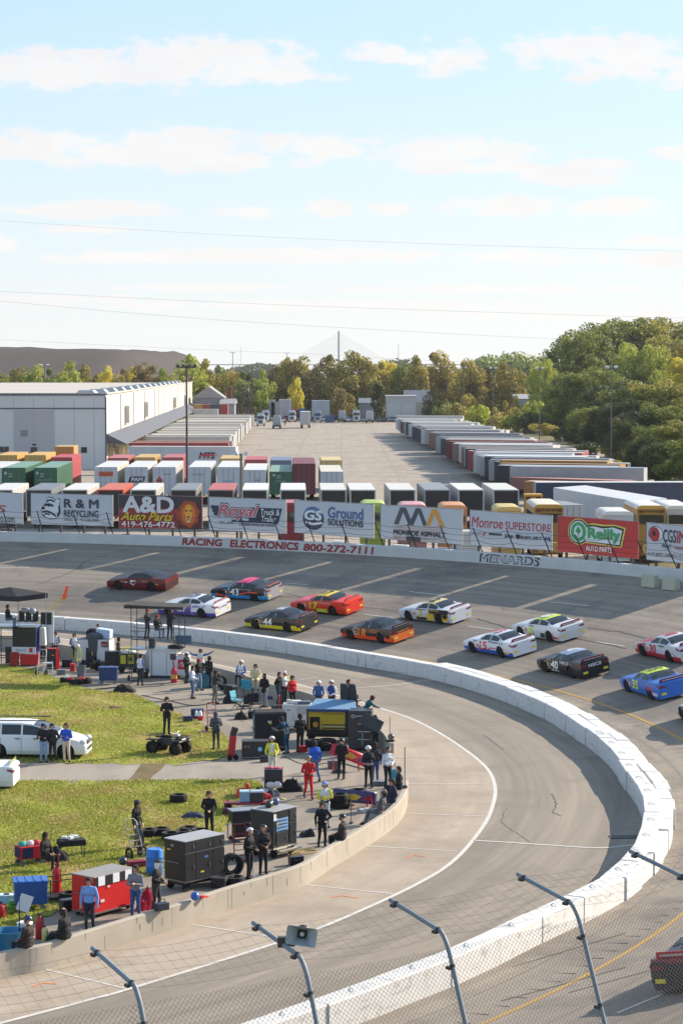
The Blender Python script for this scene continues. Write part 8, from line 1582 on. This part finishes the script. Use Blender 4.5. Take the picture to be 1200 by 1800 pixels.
for k, (x, y, z) in enumerate([(693, 1370, .0), (676, 1408, 0)]): t = thing('bucket', ['turquoise bucket behind the white topped crew member', 'turquoise bucket below the person in navy'][k], 'bucket', at(x, y, z)); part(MB().lathe([(.15, 0), (.20, .38), (.21, .40), (.18, .40), (.14, .05)], 18), 'pail', (40, 150, 180), t, 'plastic', smooth=50)
box_on('case', 'flat grey case by the feet of the white topped crew member', 668, 1380, (.6, .4, .14), (120, 122, 126), 'case')
# ---- camp chairs, dollies near the wall
def camp_chair(label, px, py, rz, seatc, frame=(60, 62, 66)):
	t = thing('camp_chair', label, 'chair', at(px, py), R_(rz)); b = MB()
	for s_ in (-1, 1): b.cyl((s_ * .27, -.22, 0), (s_ * .27, .22, .46), .013, n=6).cyl((s_ * .27, .22, 0), (s_ * .27, -.22, .46), .013, n=6).cyl((s_ * .27, .22, .42), (s_ * .30, .32, .92), .013, n=6).cyl((s_ * .27, -.25, .60), (s_ * .28, .25, .64), .016, n=6)
	part(b, 'frame', frame, t, 'metal'); part(MB().box((0, 0, .43), (.52, .46, .03)), 'seat', seatc, t, 'cloth'); part(MB().box((0, .29, .70), (.56, .03, .46), rot=Matrix.Rotation(-.2, 3, 'X')), 'backrest', seatc, t, 'cloth')
camp_chair('turquoise camp chair facing the pit wall', 436, 1224, 160, (60, 150, 176)); camp_chair('turquoise and pale camp chair left of the black ones', 418, 1246, 60, (90, 160, 180)); camp_chair('black camp chair in the middle of the folded chairs', 432, 1256, -30, (30, 30, 32), (40, 40, 42)); camp_chair('black camp chair nearest the covered cart', 448, 1252, 20, (32, 32, 34), (40, 40, 42)); heap('bag', 'black bag among the camp chairs', 424, 1264, .7, .5, .36, (28, 28, 30), 'bag', 71)
t = thing('tyre_dolly', 'bright orange tube dolly beside the white tool cart', 'dolly', at(480, 1262), R_(10)); b = MB().tube([(-.5, 0, .1), (.3, 0, .1), (.35, 0, 1.1), (.35, .3, 1.1), (.3, .3, .1), (-.5, .3, .1)], .03).tube([(-.5, 0, .1), (-.45, 0, .4), (-.1, 0, .4)], .03).tube([(-.5, .3, .1), (-.45, .3, .4), (-.1, .3, .4)], .03); part(b, 'frame', (216, 66, 36), t); caster(t, [(-.4, .1), (.25, .1)], .1)
hand_truck('tall red hand truck at the grass edge near the photographer', 373, 1288, 15, (176, 36, 40), 1.35, .42, 10, .17, slats=6); heap('bag', 'small pink bag beside the tall red hand truck', 359, 1287, .35, .25, .14, (196, 130, 150), 'bag', 73, 0, .03)
box_on('cooler', 'dark blue cooler on the asphalt near the grass corner', 347, 1262, (.62, .42, .42), (40, 54, 90), 'cooler'); heap('carrier_bag', 'white carrier bag on the dark blue cooler', 349, 1258, .36, .3, .3, (214, 216, 218), 'bag', 74, 0, .46); box_on('fuel_can', 'bright red plastic fuel can in front of the dark blue cooler', 352, 1266, (.28, .2, .36), (206, 26, 32), 'fuel can')
box_on('storage_box', 'turquoise box beside the long black coat at the wall', 358, 1208, (.7, .5, .8), (40, 110, 124), 'box'); 
# ---- quad bike
t = thing('quad_bike', 'black quad bike with a person standing on its rear rack', 'quad bike', at(297, 1324), R_(-28)); BKQ = (34, 35, 38)
for x in (-.62, .62):
	for s_ in (-1, 1): o = part(MB().lathe([(.14, -.12), (.27, -.13), (.30, -.08), (.30, .08), (.27, .13), (.14, .12)], 18, (x, s_ * .43, .30), Matrix.Rotation(math.pi / 2, 3, 'X'), close=True), 'wheel', (30, 30, 32), t, 'rubber', smooth=40); part(MB().cyl((x, s_ * .40, .30), (x, s_ * .50, .30), .14, n=12), 'rim', (60, 62, 66), o, 'metal')
part(MB().box((0, 0, .52), (1.15, .34, .30), tx=.85, ty=.8).box((.62, 0, .66), (.5, .5, .16), tx=.8), 'body', BKQ, t, 'plastic', bevel=.05); part(MB().box((-.12, 0, .76), (.62, .28, .12)), 'seat', (28, 28, 30), t, 'rubber', bevel=.05)
for x in (-.62, .62):
	for s_ in (-1, 1): part(MB().box((x, s_ * .42, .66), (.62, .30, .06), tx=.8), 'mudguard', BKQ, t, 'plastic', bevel=.03)
for x, w_ in ((-.68, .62), (.72, .5)):
	b = MB()
	for k in range(5): b.cyl((x - w_ / 2, -.40 + .2 * k, .82), (x + w_ / 2, -.40 + .2 * k, .82), .014, n=6)
	for s_ in (-1, 1): b.cyl((x + s_ * w_ / 2, -.42, .82), (x + s_ * w_ / 2, .42, .82), .016, n=6).cyl((x + s_ * w_ * .3, s_ * .25, .62), (x + s_ * w_ * .3, s_ * .25, .82), .016, n=6)
	part(b, 'rack', (44, 44, 48), t)
part(MB().tube([(.34, -.38, 1.02), (.38, -.1, .95), (.38, .1, .95), (.34, .38, 1.02)], .018).cyl((.42, 0, .7), (.37, 0, .96), .03), 'handlebar', (40, 40, 42), t); part(MB().ell((.45, 0, .84), (.14, .2, .10), 10, 8), 'bonnet', (150, 156, 162), t, 'plastic', smooth=60)
# ---- left pit stand with a dark canopy
t = thing('pit_stand', 'white and black pit stand under a peaked black canopy at the left edge', 'pit stand', at(40, 1168), R_(-8)); Z1 = PB1
b = MB()
for x in (-2.0, .98):
	for y in (-.55, .55): b.cyl((x, y, 0), (x, y, Z1), .03, n=6)
for z in (.45, Z1 - .7, Z1): b.box((-.5, -.55, z), (3.0, .05, .05)).box((-.5, .55, z), (3.0, .05, .05))
part(b, 'frame', (60, 62, 66), t); part(MB().box((-.5, 0, Z1 + .03), (3.2, 1.3, .06)), 'deck', (190, 194, 198), t, 'metal')
part(MB().box((.28, -.2, 1.62), (1.38, .9, 1.25)), 'cabinet', (24, 26, 30), t, bevel=.02); part(MB().box((.28, -.68, .92), (1.45, .03, .42)), 'name_panel', (206, 208, 212), t); part(MB().box((.98, -.1, 1.5), (.05, 1.0, 1.6)), 'blue_edge', (36, 40, 110), t); b = MB(); letter(b, 'Rette Jones', lambda u, v, q: (-.20 + .62 * u, -.70 - q, .86 + .18 * v), 0, 1, 0, 1, 0, .3, .02); part(b, 'lettering', (130, 140, 160), t); part(MB().box((.72, -.70, .95), (.2, .012, .26)), 'red_badge', (186, 40, 54), t)
part(MB().box((1.25, .1, 1.7), (.42, .5, 1.1), tx=.8), 'white_cover', (214, 212, 206), t, 'cloth', bevel=.06)
part(MB().box((1.35, .45, Z1 + .42), (.66, .06, .72)), 'monitor', (30, 30, 34), t); part(MB().box((1.55, .48, Z1 - .1), (.5, .05, 1.9)), 'side_panel', (208, 210, 214), t)
for k in range(3): part(MB().box((-.1 + .42 * k, .05, Z1 + .32), (.36, .5, .10)).box((-.1 + .42 * k, .3, Z1 + .62), (.36, .06, .5)), 'seat', (30, 32, 36), t, bevel=.02)
part(MB().ell((.2, .05, Z1 + .95), (.3, .2, .16)).ell((.62, .1, Z1 + .88), (.22, .2, .2)), 'headgear_pile', (150, 156, 166), t, 'plastic', smooth=50)
b = MB()
for x, y in ((-.05, -.5), (1.42, .2), (-.4, .5)): b.cyl((x, y, Z1), (x - .02, y, 4.25), .022, n=6)
part(b, 'canopy_post', (176, 178, 180), t, 'metal')
vs = [(-3.0, -.75, 4.22), (.0, -1.0, 4.15), (1.5, .3, 4.26), (-.9, .9, 4.3), (-.7, 0, 4.62)]; lowv = [(x, y, z - .3) for x, y, z in vs[:4]]
part(MB().add(vs + lowv, [(0, 1, 4), (1, 2, 4), (2, 3, 4), (3, 0, 4), (0, 5, 6, 1), (1, 6, 7, 2), (2, 7, 8, 3), (3, 8, 5, 0)]), 'canopy', (50, 50, 54), t, 'cloth')
b = MB()
for k in range(7): b.cyl((-1.55, -.6, .3 + .3 * k), (-1.1, -.6, .3 + .3 * k), .016, n=5)
b.cyl((-1.55, -.6, 0), (-1.55, -.6, Z1), .02, n=5).cyl((-1.1, -.6, 0), (-1.1, -.6, Z1), .02, n=5); part(b, 'ladder', (50, 50, 54), t)
part(MB().box((-.62, -.1, .6), (.6, .7, 1.0)).box((-1.7, 0, 1.2), (.5, .8, 1.6)), 'equipment_stack', (30, 32, 34), t, bevel=.03)
bx_ = box_on('wheeled_case', 'bright red case under the left pit stand', 53, 1168, (1.05, .55, .62), (206, 26, 36), 'case', .06); box_on('wheeled_case', 'darker red case at the left foot of the pit stand', 26, 1170, (.5, .4, .75), (160, 24, 36), 'case', .03)
hand_truck('white hand truck with black spoked wheels on the grass edge', 72, 1188, -20, (214, 216, 212), 1.42, .46, 14, .18)
t = thing('step_stool', 'white tube step stool behind the white hand truck', 'stool', at(85, 1181), R_(10)); b = MB()
for x in (-.26, .26):
	for y in (-.2, .2): b.cyl((x, y, 0), (x, y, .5), .02, n=6)
for z in (.08, .5): b.box((0, -.2, z), (.54, .04, .04)).box((0, .2, z), (.54, .04, .04)).box((-.26, 0, z), (.04, .4, .04)).box((.26, 0, z), (.04, .4, .04))
part(b, 'frame', (206, 210, 212), t); part(MB().box((0, 0, .53), (.56, .44, .03)), 'step', (190, 196, 200), t)
bottle('gas_bottle', 'slim bright red cylinder standing by the pit wall at the left', 102, 1178, 1.5, .12, (206, 34, 44)); t = cart('tool_cart', 'black equipment stack with red fittings behind the slim red cylinder', 92, 1176, .6, .5, 1.2, 10, (32, 32, 36), (180, 50, 56), [], z0=.1)
# white cart with grey cover
t = cart('tool_cart', 'white pit cart with shelf openings and a grey cover over its top', 170, 1168, 1.9, 1.1, 1.55, -10, (206, 208, 210), (90, 94, 104), [(.24, .44, .06, .66, (30, 32, 36), 'opening'), (.46, .60, .06, .66, (40, 42, 46), 'opening'), (.70, .97, .05, .62, (210, 212, 214), 'door')], z0=.12, wr=.12)
part(MB().box((.66, -.57, 1.28), (.42, .02, .34)), 'red_sign', (120, 26, 40), t); part(MB().box((.66, -.585, 1.26), (.34, .02, .05)), 'sign_line', (190, 150, 156), t); part(MB().ell((-.05, -.2, 1.62), (.55, .45, .35)).box((-.05, -.58, 1.25), (.5, .06, .8), tx=1.2), 'cover', (76, 80, 84), t, 'cloth', smooth=50); part(MB().ell((-.25, .1, 1.86), (.42, .4, .3)), 'black_bag', (26, 26, 30), t, 'cloth', smooth=60); part(MB().box((.42, .2, 1.85), (.95, .7, .55), rot=Matrix.Rotation(.12, 3, 'Y'), tx=.9), 'printed_cover', (176, 196, 222), t, 'cloth', bevel=.05)
heap('tyre_cover', 'dark covered tyre under the white pit cart', 156, 1172, .9, .7, .6, (34, 34, 38), 'cover', 81)
t = thing('hose_reel', 'coil of yellow green hose hanging on a short post', 'hose', at(137, 1178)); b = MB()
for k in range(4): b.tube([(.02 * k + .15 * math.cos(a), -.05 + .03 * k, .95 + .42 * math.sin(a)) for a in np.linspace(0, 6.28, 22)], .022, 6)
part(b, 'coil', (176, 190, 90), t, 'rubber', smooth=50); part(MB().cyl((0, .05, 0), (0, .05, 1.35), .03, n=6).ell((0, .02, 1.4), .14), 'post', (206, 206, 196), t)
t = thing('waste_bin', 'small grey waste bin behind the lying tyres', 'bin', at(143, 1190)); part(MB().lathe([(.22, 0), (.28, .62), (.30, .66), (.27, .66), (.22, .1)], 16), 'can', (96, 104, 112), t, 'plastic', smooth=50)
for k, (x, y, c) in enumerate([(118, 1191, (206, 206, 200)), (124, 1194, (190, 40, 50)), (144, 1193, (200, 60, 60))]): heap('rag', ['pale cloth lying on the left tyre', 'red cloth lying on the left tyre', 'red cloth lying on the right tyre'][k], x, y, .35, .3, .12, c, 'cloth', 84 + k, 0, .30)
heap('tarp', 'black tarp spread at the grass edge below the dark hand truck', 219, 1216, 1.25, .7, .38, (30, 30, 32), 'tarp', 90, -5)
# generator, yellow drums, black hand truck
t = thing('generator', 'black engine unit on small wheels beside the brown jacket person', 'generator', at(196, 1178), R_(5)); part(MB().box((.1, 0, .75), (.95, .7, .75)), 'housing', (32, 32, 36), t, bevel=.04); part(MB().box((-.6, 0, .42), (.7, .5, .18)).cyl((-.75, -.25, .5), (-.75, .25, .5), .14, n=12), 'engine', (64, 62, 60), t); caster(t, [(-.8, -.25), (.3, -.3), (-.8, .25), (.3, .3)], .22)
t = thing('power_pack', 'yellow and black power pack under white cloths', 'power pack', at(227, 1182), R_(0)); part(MB().box((0, 0, .72), (1.1, .7, .8)), 'body', (40, 40, 38), t, bevel=.03); part(MB().box((-.3, -.36, .8), (.3, .02, .5)).box((.15, -.36, .8), (.34, .02, .5)), 'yellow_panel', (190, 180, 50), t); part(MB().cyl((.15, -.375, .82), (.15, -.39, .82), .11, n=14), 'dial', (30, 30, 30), t); part(MB().ell((0, 0, 1.2), (.45, .35, .16)), 'cloth', (206, 206, 196), t, 'cloth', smooth=50); part(MB().box((0, .2, 1.4), (.7, .3, .10)), 'yellow_lid', (206, 190, 60), t); caster(t, [(-.4, -.25), (.4, -.25), (-.4, .25), (.4, .25)], .16)
hand_truck('black hand truck leaning in front of the yellow power pack', 236, 1197, 12, (34, 34, 38), 1.75, .5, 20, .16, slats=6)
t = bottle('gas_bottle', 'tall grey gas bottle beside the white canopy cabinet', 263, 1178, 1.35, .24, (170, 174, 182))
# right pit stand: white cabinet, platform, canopy
t = thing('pit_stand', 'white cabinet pit stand with a railed platform under a dark flat canopy', 'pit stand', at(288, 1190), R_(-9)); Z2 = PB2
part(MB().box((.1, 0, .88), (1.55, 1.2, 1.45)), 'cabinet', (206, 208, 210), t, bevel=.02); part(MB().box((.1, -.005, .09), (1.5, 1.1, .14)), 'plinth', (40, 50, 80), t); part(MB().box((.32, -.61, .88), (.015, .02, 1.3)).box((-.55, -.61, .88), (.04, .02, 1.4)), 'door_seam', (120, 122, 126), t); part(MB().box((.70, -.62, 1.25), (.34, .02, .34)), 'recess', (60, 62, 66), t)
part(MB().box((-.35, .1, Z2), (3.0, 1.5, .07)), 'platform', (176, 180, 184), t, 'metal')
b = MB()
for x, y in ((-1.75, -.55), (1.05, -.6), (-1.75, .8), (1.05, .85)): b.cyl((x, y, 0 if x < 0 else 1.6), (x, y, 4.05), .028, n=6)
b.cyl((-.9, -.5, Z2), (-.9, -.5, 4.0), .025, n=6).cyl((.45, .6, Z2), (.45, .6, 4.0), .025, n=6)
for z in (.55, 1.05): b.cyl((-1.75, -.55, Z2 + z), (-.9, -.5, Z2 + z), .02, n=6).cyl((-1.75, -.55, Z2 + z), (-1.75, .8, Z2 + z), .02, n=6).cyl((-1.75, .8, Z2 + z), (1.05, .85, Z2 + z), .02, n=6)
part(b, 'post_frame', (56, 58, 62), t)
part(MB().box((-.35, .1, 4.12), (3.45, 2.1, .07), rot=Matrix.Rotation(.03, 3, 'Y')).box((-.35, -.95, 4.06), (3.45, .04, .14)), 'canopy', (62, 60, 58), t, 'cloth', bevel=.02); part(MB().box((-.7, .2, Z2 + .30), (.36, .36, .55)), 'stool', (50, 52, 56), t); part(MB().box((1.0, .7, Z2 + .45), (.95, .05, .5)), 'side_screen', (60, 84, 110), t, bevel=.02); part(MB().ell((.7, .1, Z2 + .12), (.5, .3, .14)), 'cover', (34, 34, 36), t, 'cloth', smooth=50)
t = thing('sign_cart', 'white curved cart with a red square ring emblem', 'sign cart', at(320, 1192), R_(-6)); part(MB().prism([(-.42, .2), (.45, .2), (.45, 1.28), (.2, 1.4), (-.2, 1.36), (-.42, 1.15)], lambda u, v, q: (u, q, v), -.3, .3), 'body', (206, 208, 210), t, bevel=.03); part(MB().box((.12, -.31, .82), (.58, .02, .56)), 'red_square', (196, 24, 52), t)
b = MB(); fn = lambda u, v: (.12 + u, -.328, .82 + v)
for rx, ry, cx_, cy_ in ((.20, .135, 0, 0), (.10, .05, 0, .06), (.055, .13, 0, 0)):
	o_, i_ = ellp(cx_, cy_, rx, ry, 20), ellp(cx_, cy_, rx - .024, ry - .024, 20); n0 = len(b.v); b.add([fn(*p) for p in o_] + [fn(*p) for p in i_], [(k, (k + 1) % 20, 20 + (k + 1) % 20, 20 + k) for k in range(20)])
part(b, 'ring_emblem', (226, 226, 226), t); part(MB().tube([(-.36, -.3, .3), (-.46, -.35, 1.0), (-.3, -.35, 1.38), (.1, -.3, 1.42)], .025), 'red_tube', (190, 40, 56), t); caster(t, [(-.3, -.2), (.3, -.2), (-.3, .2), (.3, .2)], .09)
bottle('extinguisher', 'red and purple bottle with a yellow label in front of the canopy cabinet', 306, 1200, .95, .18, (186, 34, 62), 'extinguisher', (170, 60, 70), 0, (214, 160, 60))
# starter's pole and arrow beyond the wall
t = thing('arrow_pole', 'leaning yellow pole carrying an orange arrow at the inner wall', 'sign pole', at(64, 1098, .6)); b0 = Vector((0, 0, 0)); p1 = D(118, 1040, t.location.y) - t.location; part(MB().cyl((0, 0, 0), p1, .045, n=8), 'pole', (206, 176, 50), t)
q0 = D(119, 1030, t.location.y) - t.location; q1 = D(112, 1056, t.location.y) - t.location; d = (q1 - q0); n_ = Vector((d.z, 0, -d.x)).normalized(); L0 = d.length; d.normalize()
fnA = lambda u, v, q: tuple(q0 + d * (v * L0) + n_ * u + Vector((0, q, 0))); part(MB().prism([(-.10, 0), (.10, 0), (.10, .62), (.22, .62), (0, 1.0), (-.22, .62), (-.10, .62)], fnA, -.05, -.02), 'arrow', (230, 84, 46), t)

# ---- small loose gear around the pits
for nm, lab, x, y, dims, c, cat in [('crate', 'black plastic crate behind the two lying tyres at the left stand', 118, 1172, (.5, .4, .4), (34, 34, 38), 'crate'), ('tool_box', 'grey tool box beside the white step stool', 108, 1186, (.5, .28, .26), (110, 114, 120), 'tool box'), ('tool_box', 'black tool box in front of the white pit cart', 168, 1176, (.55, .3, .3), (30, 30, 34), 'tool box'), ('fuel_can', 'red fuel can at the foot of the white hosed post', 128, 1180, (.28, .2, .4), (196, 40, 36), 'fuel can'), ('crate', 'dark crate left of the white canopy cabinet', 252, 1192, (.5, .4, .5), (36, 38, 44), 'crate'), ('case', 'black case at the wall behind the white helmet crew member on the wall', 405, 1220, (.6, .4, .45), (30, 30, 34), 'case'), ('case', 'dark case under the black camp chairs', 446, 1262, (.5, .35, .3), (34, 34, 38), 'case'), ('crate', 'small black crate behind the orange dolly', 488, 1258, (.5, .4, .5), (32, 32, 36), 'crate'), ('tool_box', 'dark tool box in front of the black equipment case', 466, 1340, (.45, .25, .24), (40, 44, 52), 'tool box'), ('tool_box', 'small red tool box beside the pile of tyres under the pit cart', 532, 1322, (.4, .25, .24), (170, 30, 36), 'tool box'), ('case', 'grey case behind the black suited crew member and the nose panel', 586, 1350, (.5, .35, .3), (90, 94, 100), 'case'), ('tool_box', 'black tool box at the foot of the drawer cabinet', 520, 1520, (.5, .28, .26), (34, 34, 38), 'tool box'), ('crate', 'black crate between the black cabinet and the upright tyre', 386, 1560, (.5, .4, .3), (32, 32, 36), 'crate'), ('case', 'dark case beside the red gas bottle', 120, 1600, (.5, .35, .32), (40, 42, 46), 'case'), ('crate', 'white crate at the left end of the wall behind the pit board', 44, 1640, (.4, .3, .3), (200, 202, 204), 'crate'), ('tool_box', 'dark blue tool box on the grass beside the cooler', 330, 1268, (.45, .25, .22), (40, 50, 80), 'tool box')]: box_on(nm, lab, x, y, dims, c, cat, 0 if nm != 'tool_box' or x != 330 else .03, random.uniform(-40, 40), tuple(min(255, int(v * 1.2)) for v in c))
for lab, x, y, w, d, h, c in [('black cover heaped behind the yellow power pack', 214, 1168, 1.0, .6, .8, (30, 30, 33)), ('dark jacket dropped beside the grey case', 596, 1358, .6, .4, .16, (40, 42, 50)), ('pale cloth on the asphalt by the tyre piles', 640, 1424, .5, .35, .1, (176, 176, 172)), ('black bag leaning on the wall behind the camp chairs', 404, 1236, .7, .5, .5, (28, 28, 32)), ('blue jacket lying over the wall by the hooded coat', 478, 1228, .6, .4, .2, (44, 60, 100)), ('dark bag on the asphalt between the folded arms crew member and the cabinet', 540, 1470, .55, .4, .28, (36, 36, 40)), ('brown dead leaves and scraps on the upper grass', 206, 1244, .9, .5, .10, (110, 84, 60))]: heap('cover' if 'cover' in lab else 'bag' if 'bag' in lab else 'cloth', lab, x, y, w, d, h, c, 'cover' if 'cover' in lab else 'bag' if 'bag' in lab else 'cloth', len(lab), 20, .03 if 'grass' in lab else 0)
for k, (pts, c, lab) in enumerate([([(250, 1222), (300, 1232), (345, 1240), (400, 1230), (430, 1245)], (40, 40, 42), 'black cable across the asphalt near the photographer'), ([(500, 1330), (540, 1345), (590, 1340), (640, 1352)], (44, 42, 40), 'black hose on the asphalt in front of the pit cart'), ([(520, 1530), (560, 1510), (600, 1484), (580, 1470)], (50, 46, 40), 'black hose along the foot of the lower pit wall'), ([(110, 1206), (150, 1212), (200, 1208), (236, 1200)], (46, 46, 46), 'black cable along the grass edge at the blue bin')]): tag(MB().tube(smoothline([at(x, y, .025) for x, y in pts], 6), .02, 5).build('cable', C(c, 'rubber')), lab, 'cable')
# ------------------------------------------------------------------ the air: pale haze round camera and scene
me = bpy.data.meshes.new('haze'); b = MB().box((0, 3600, 70), (5200, 7600, 150)); me.from_pydata(b.v, [], b.f)
hzm = bpy.data.materials.new('haze'); hzm.use_nodes = True; n = hzm.node_tree.nodes; n.remove(n['Principled BSDF'])
pv = n.new('ShaderNodeVolumePrincipled'); pv.inputs['Color'].default_value = (.93, .95, 1.0, 1); pv.inputs['Density'].default_value = 4.8e-5; pv.inputs['Anisotropy'].default_value = .2
hzm.node_tree.links.new(pv.outputs[0], n['Material Output'].inputs['Volume']); me.materials.append(hzm)
hz_o = bpy.data.objects.new('haze', me); COL.objects.link(hz_o); hz_o['kind'] = 'stuff'
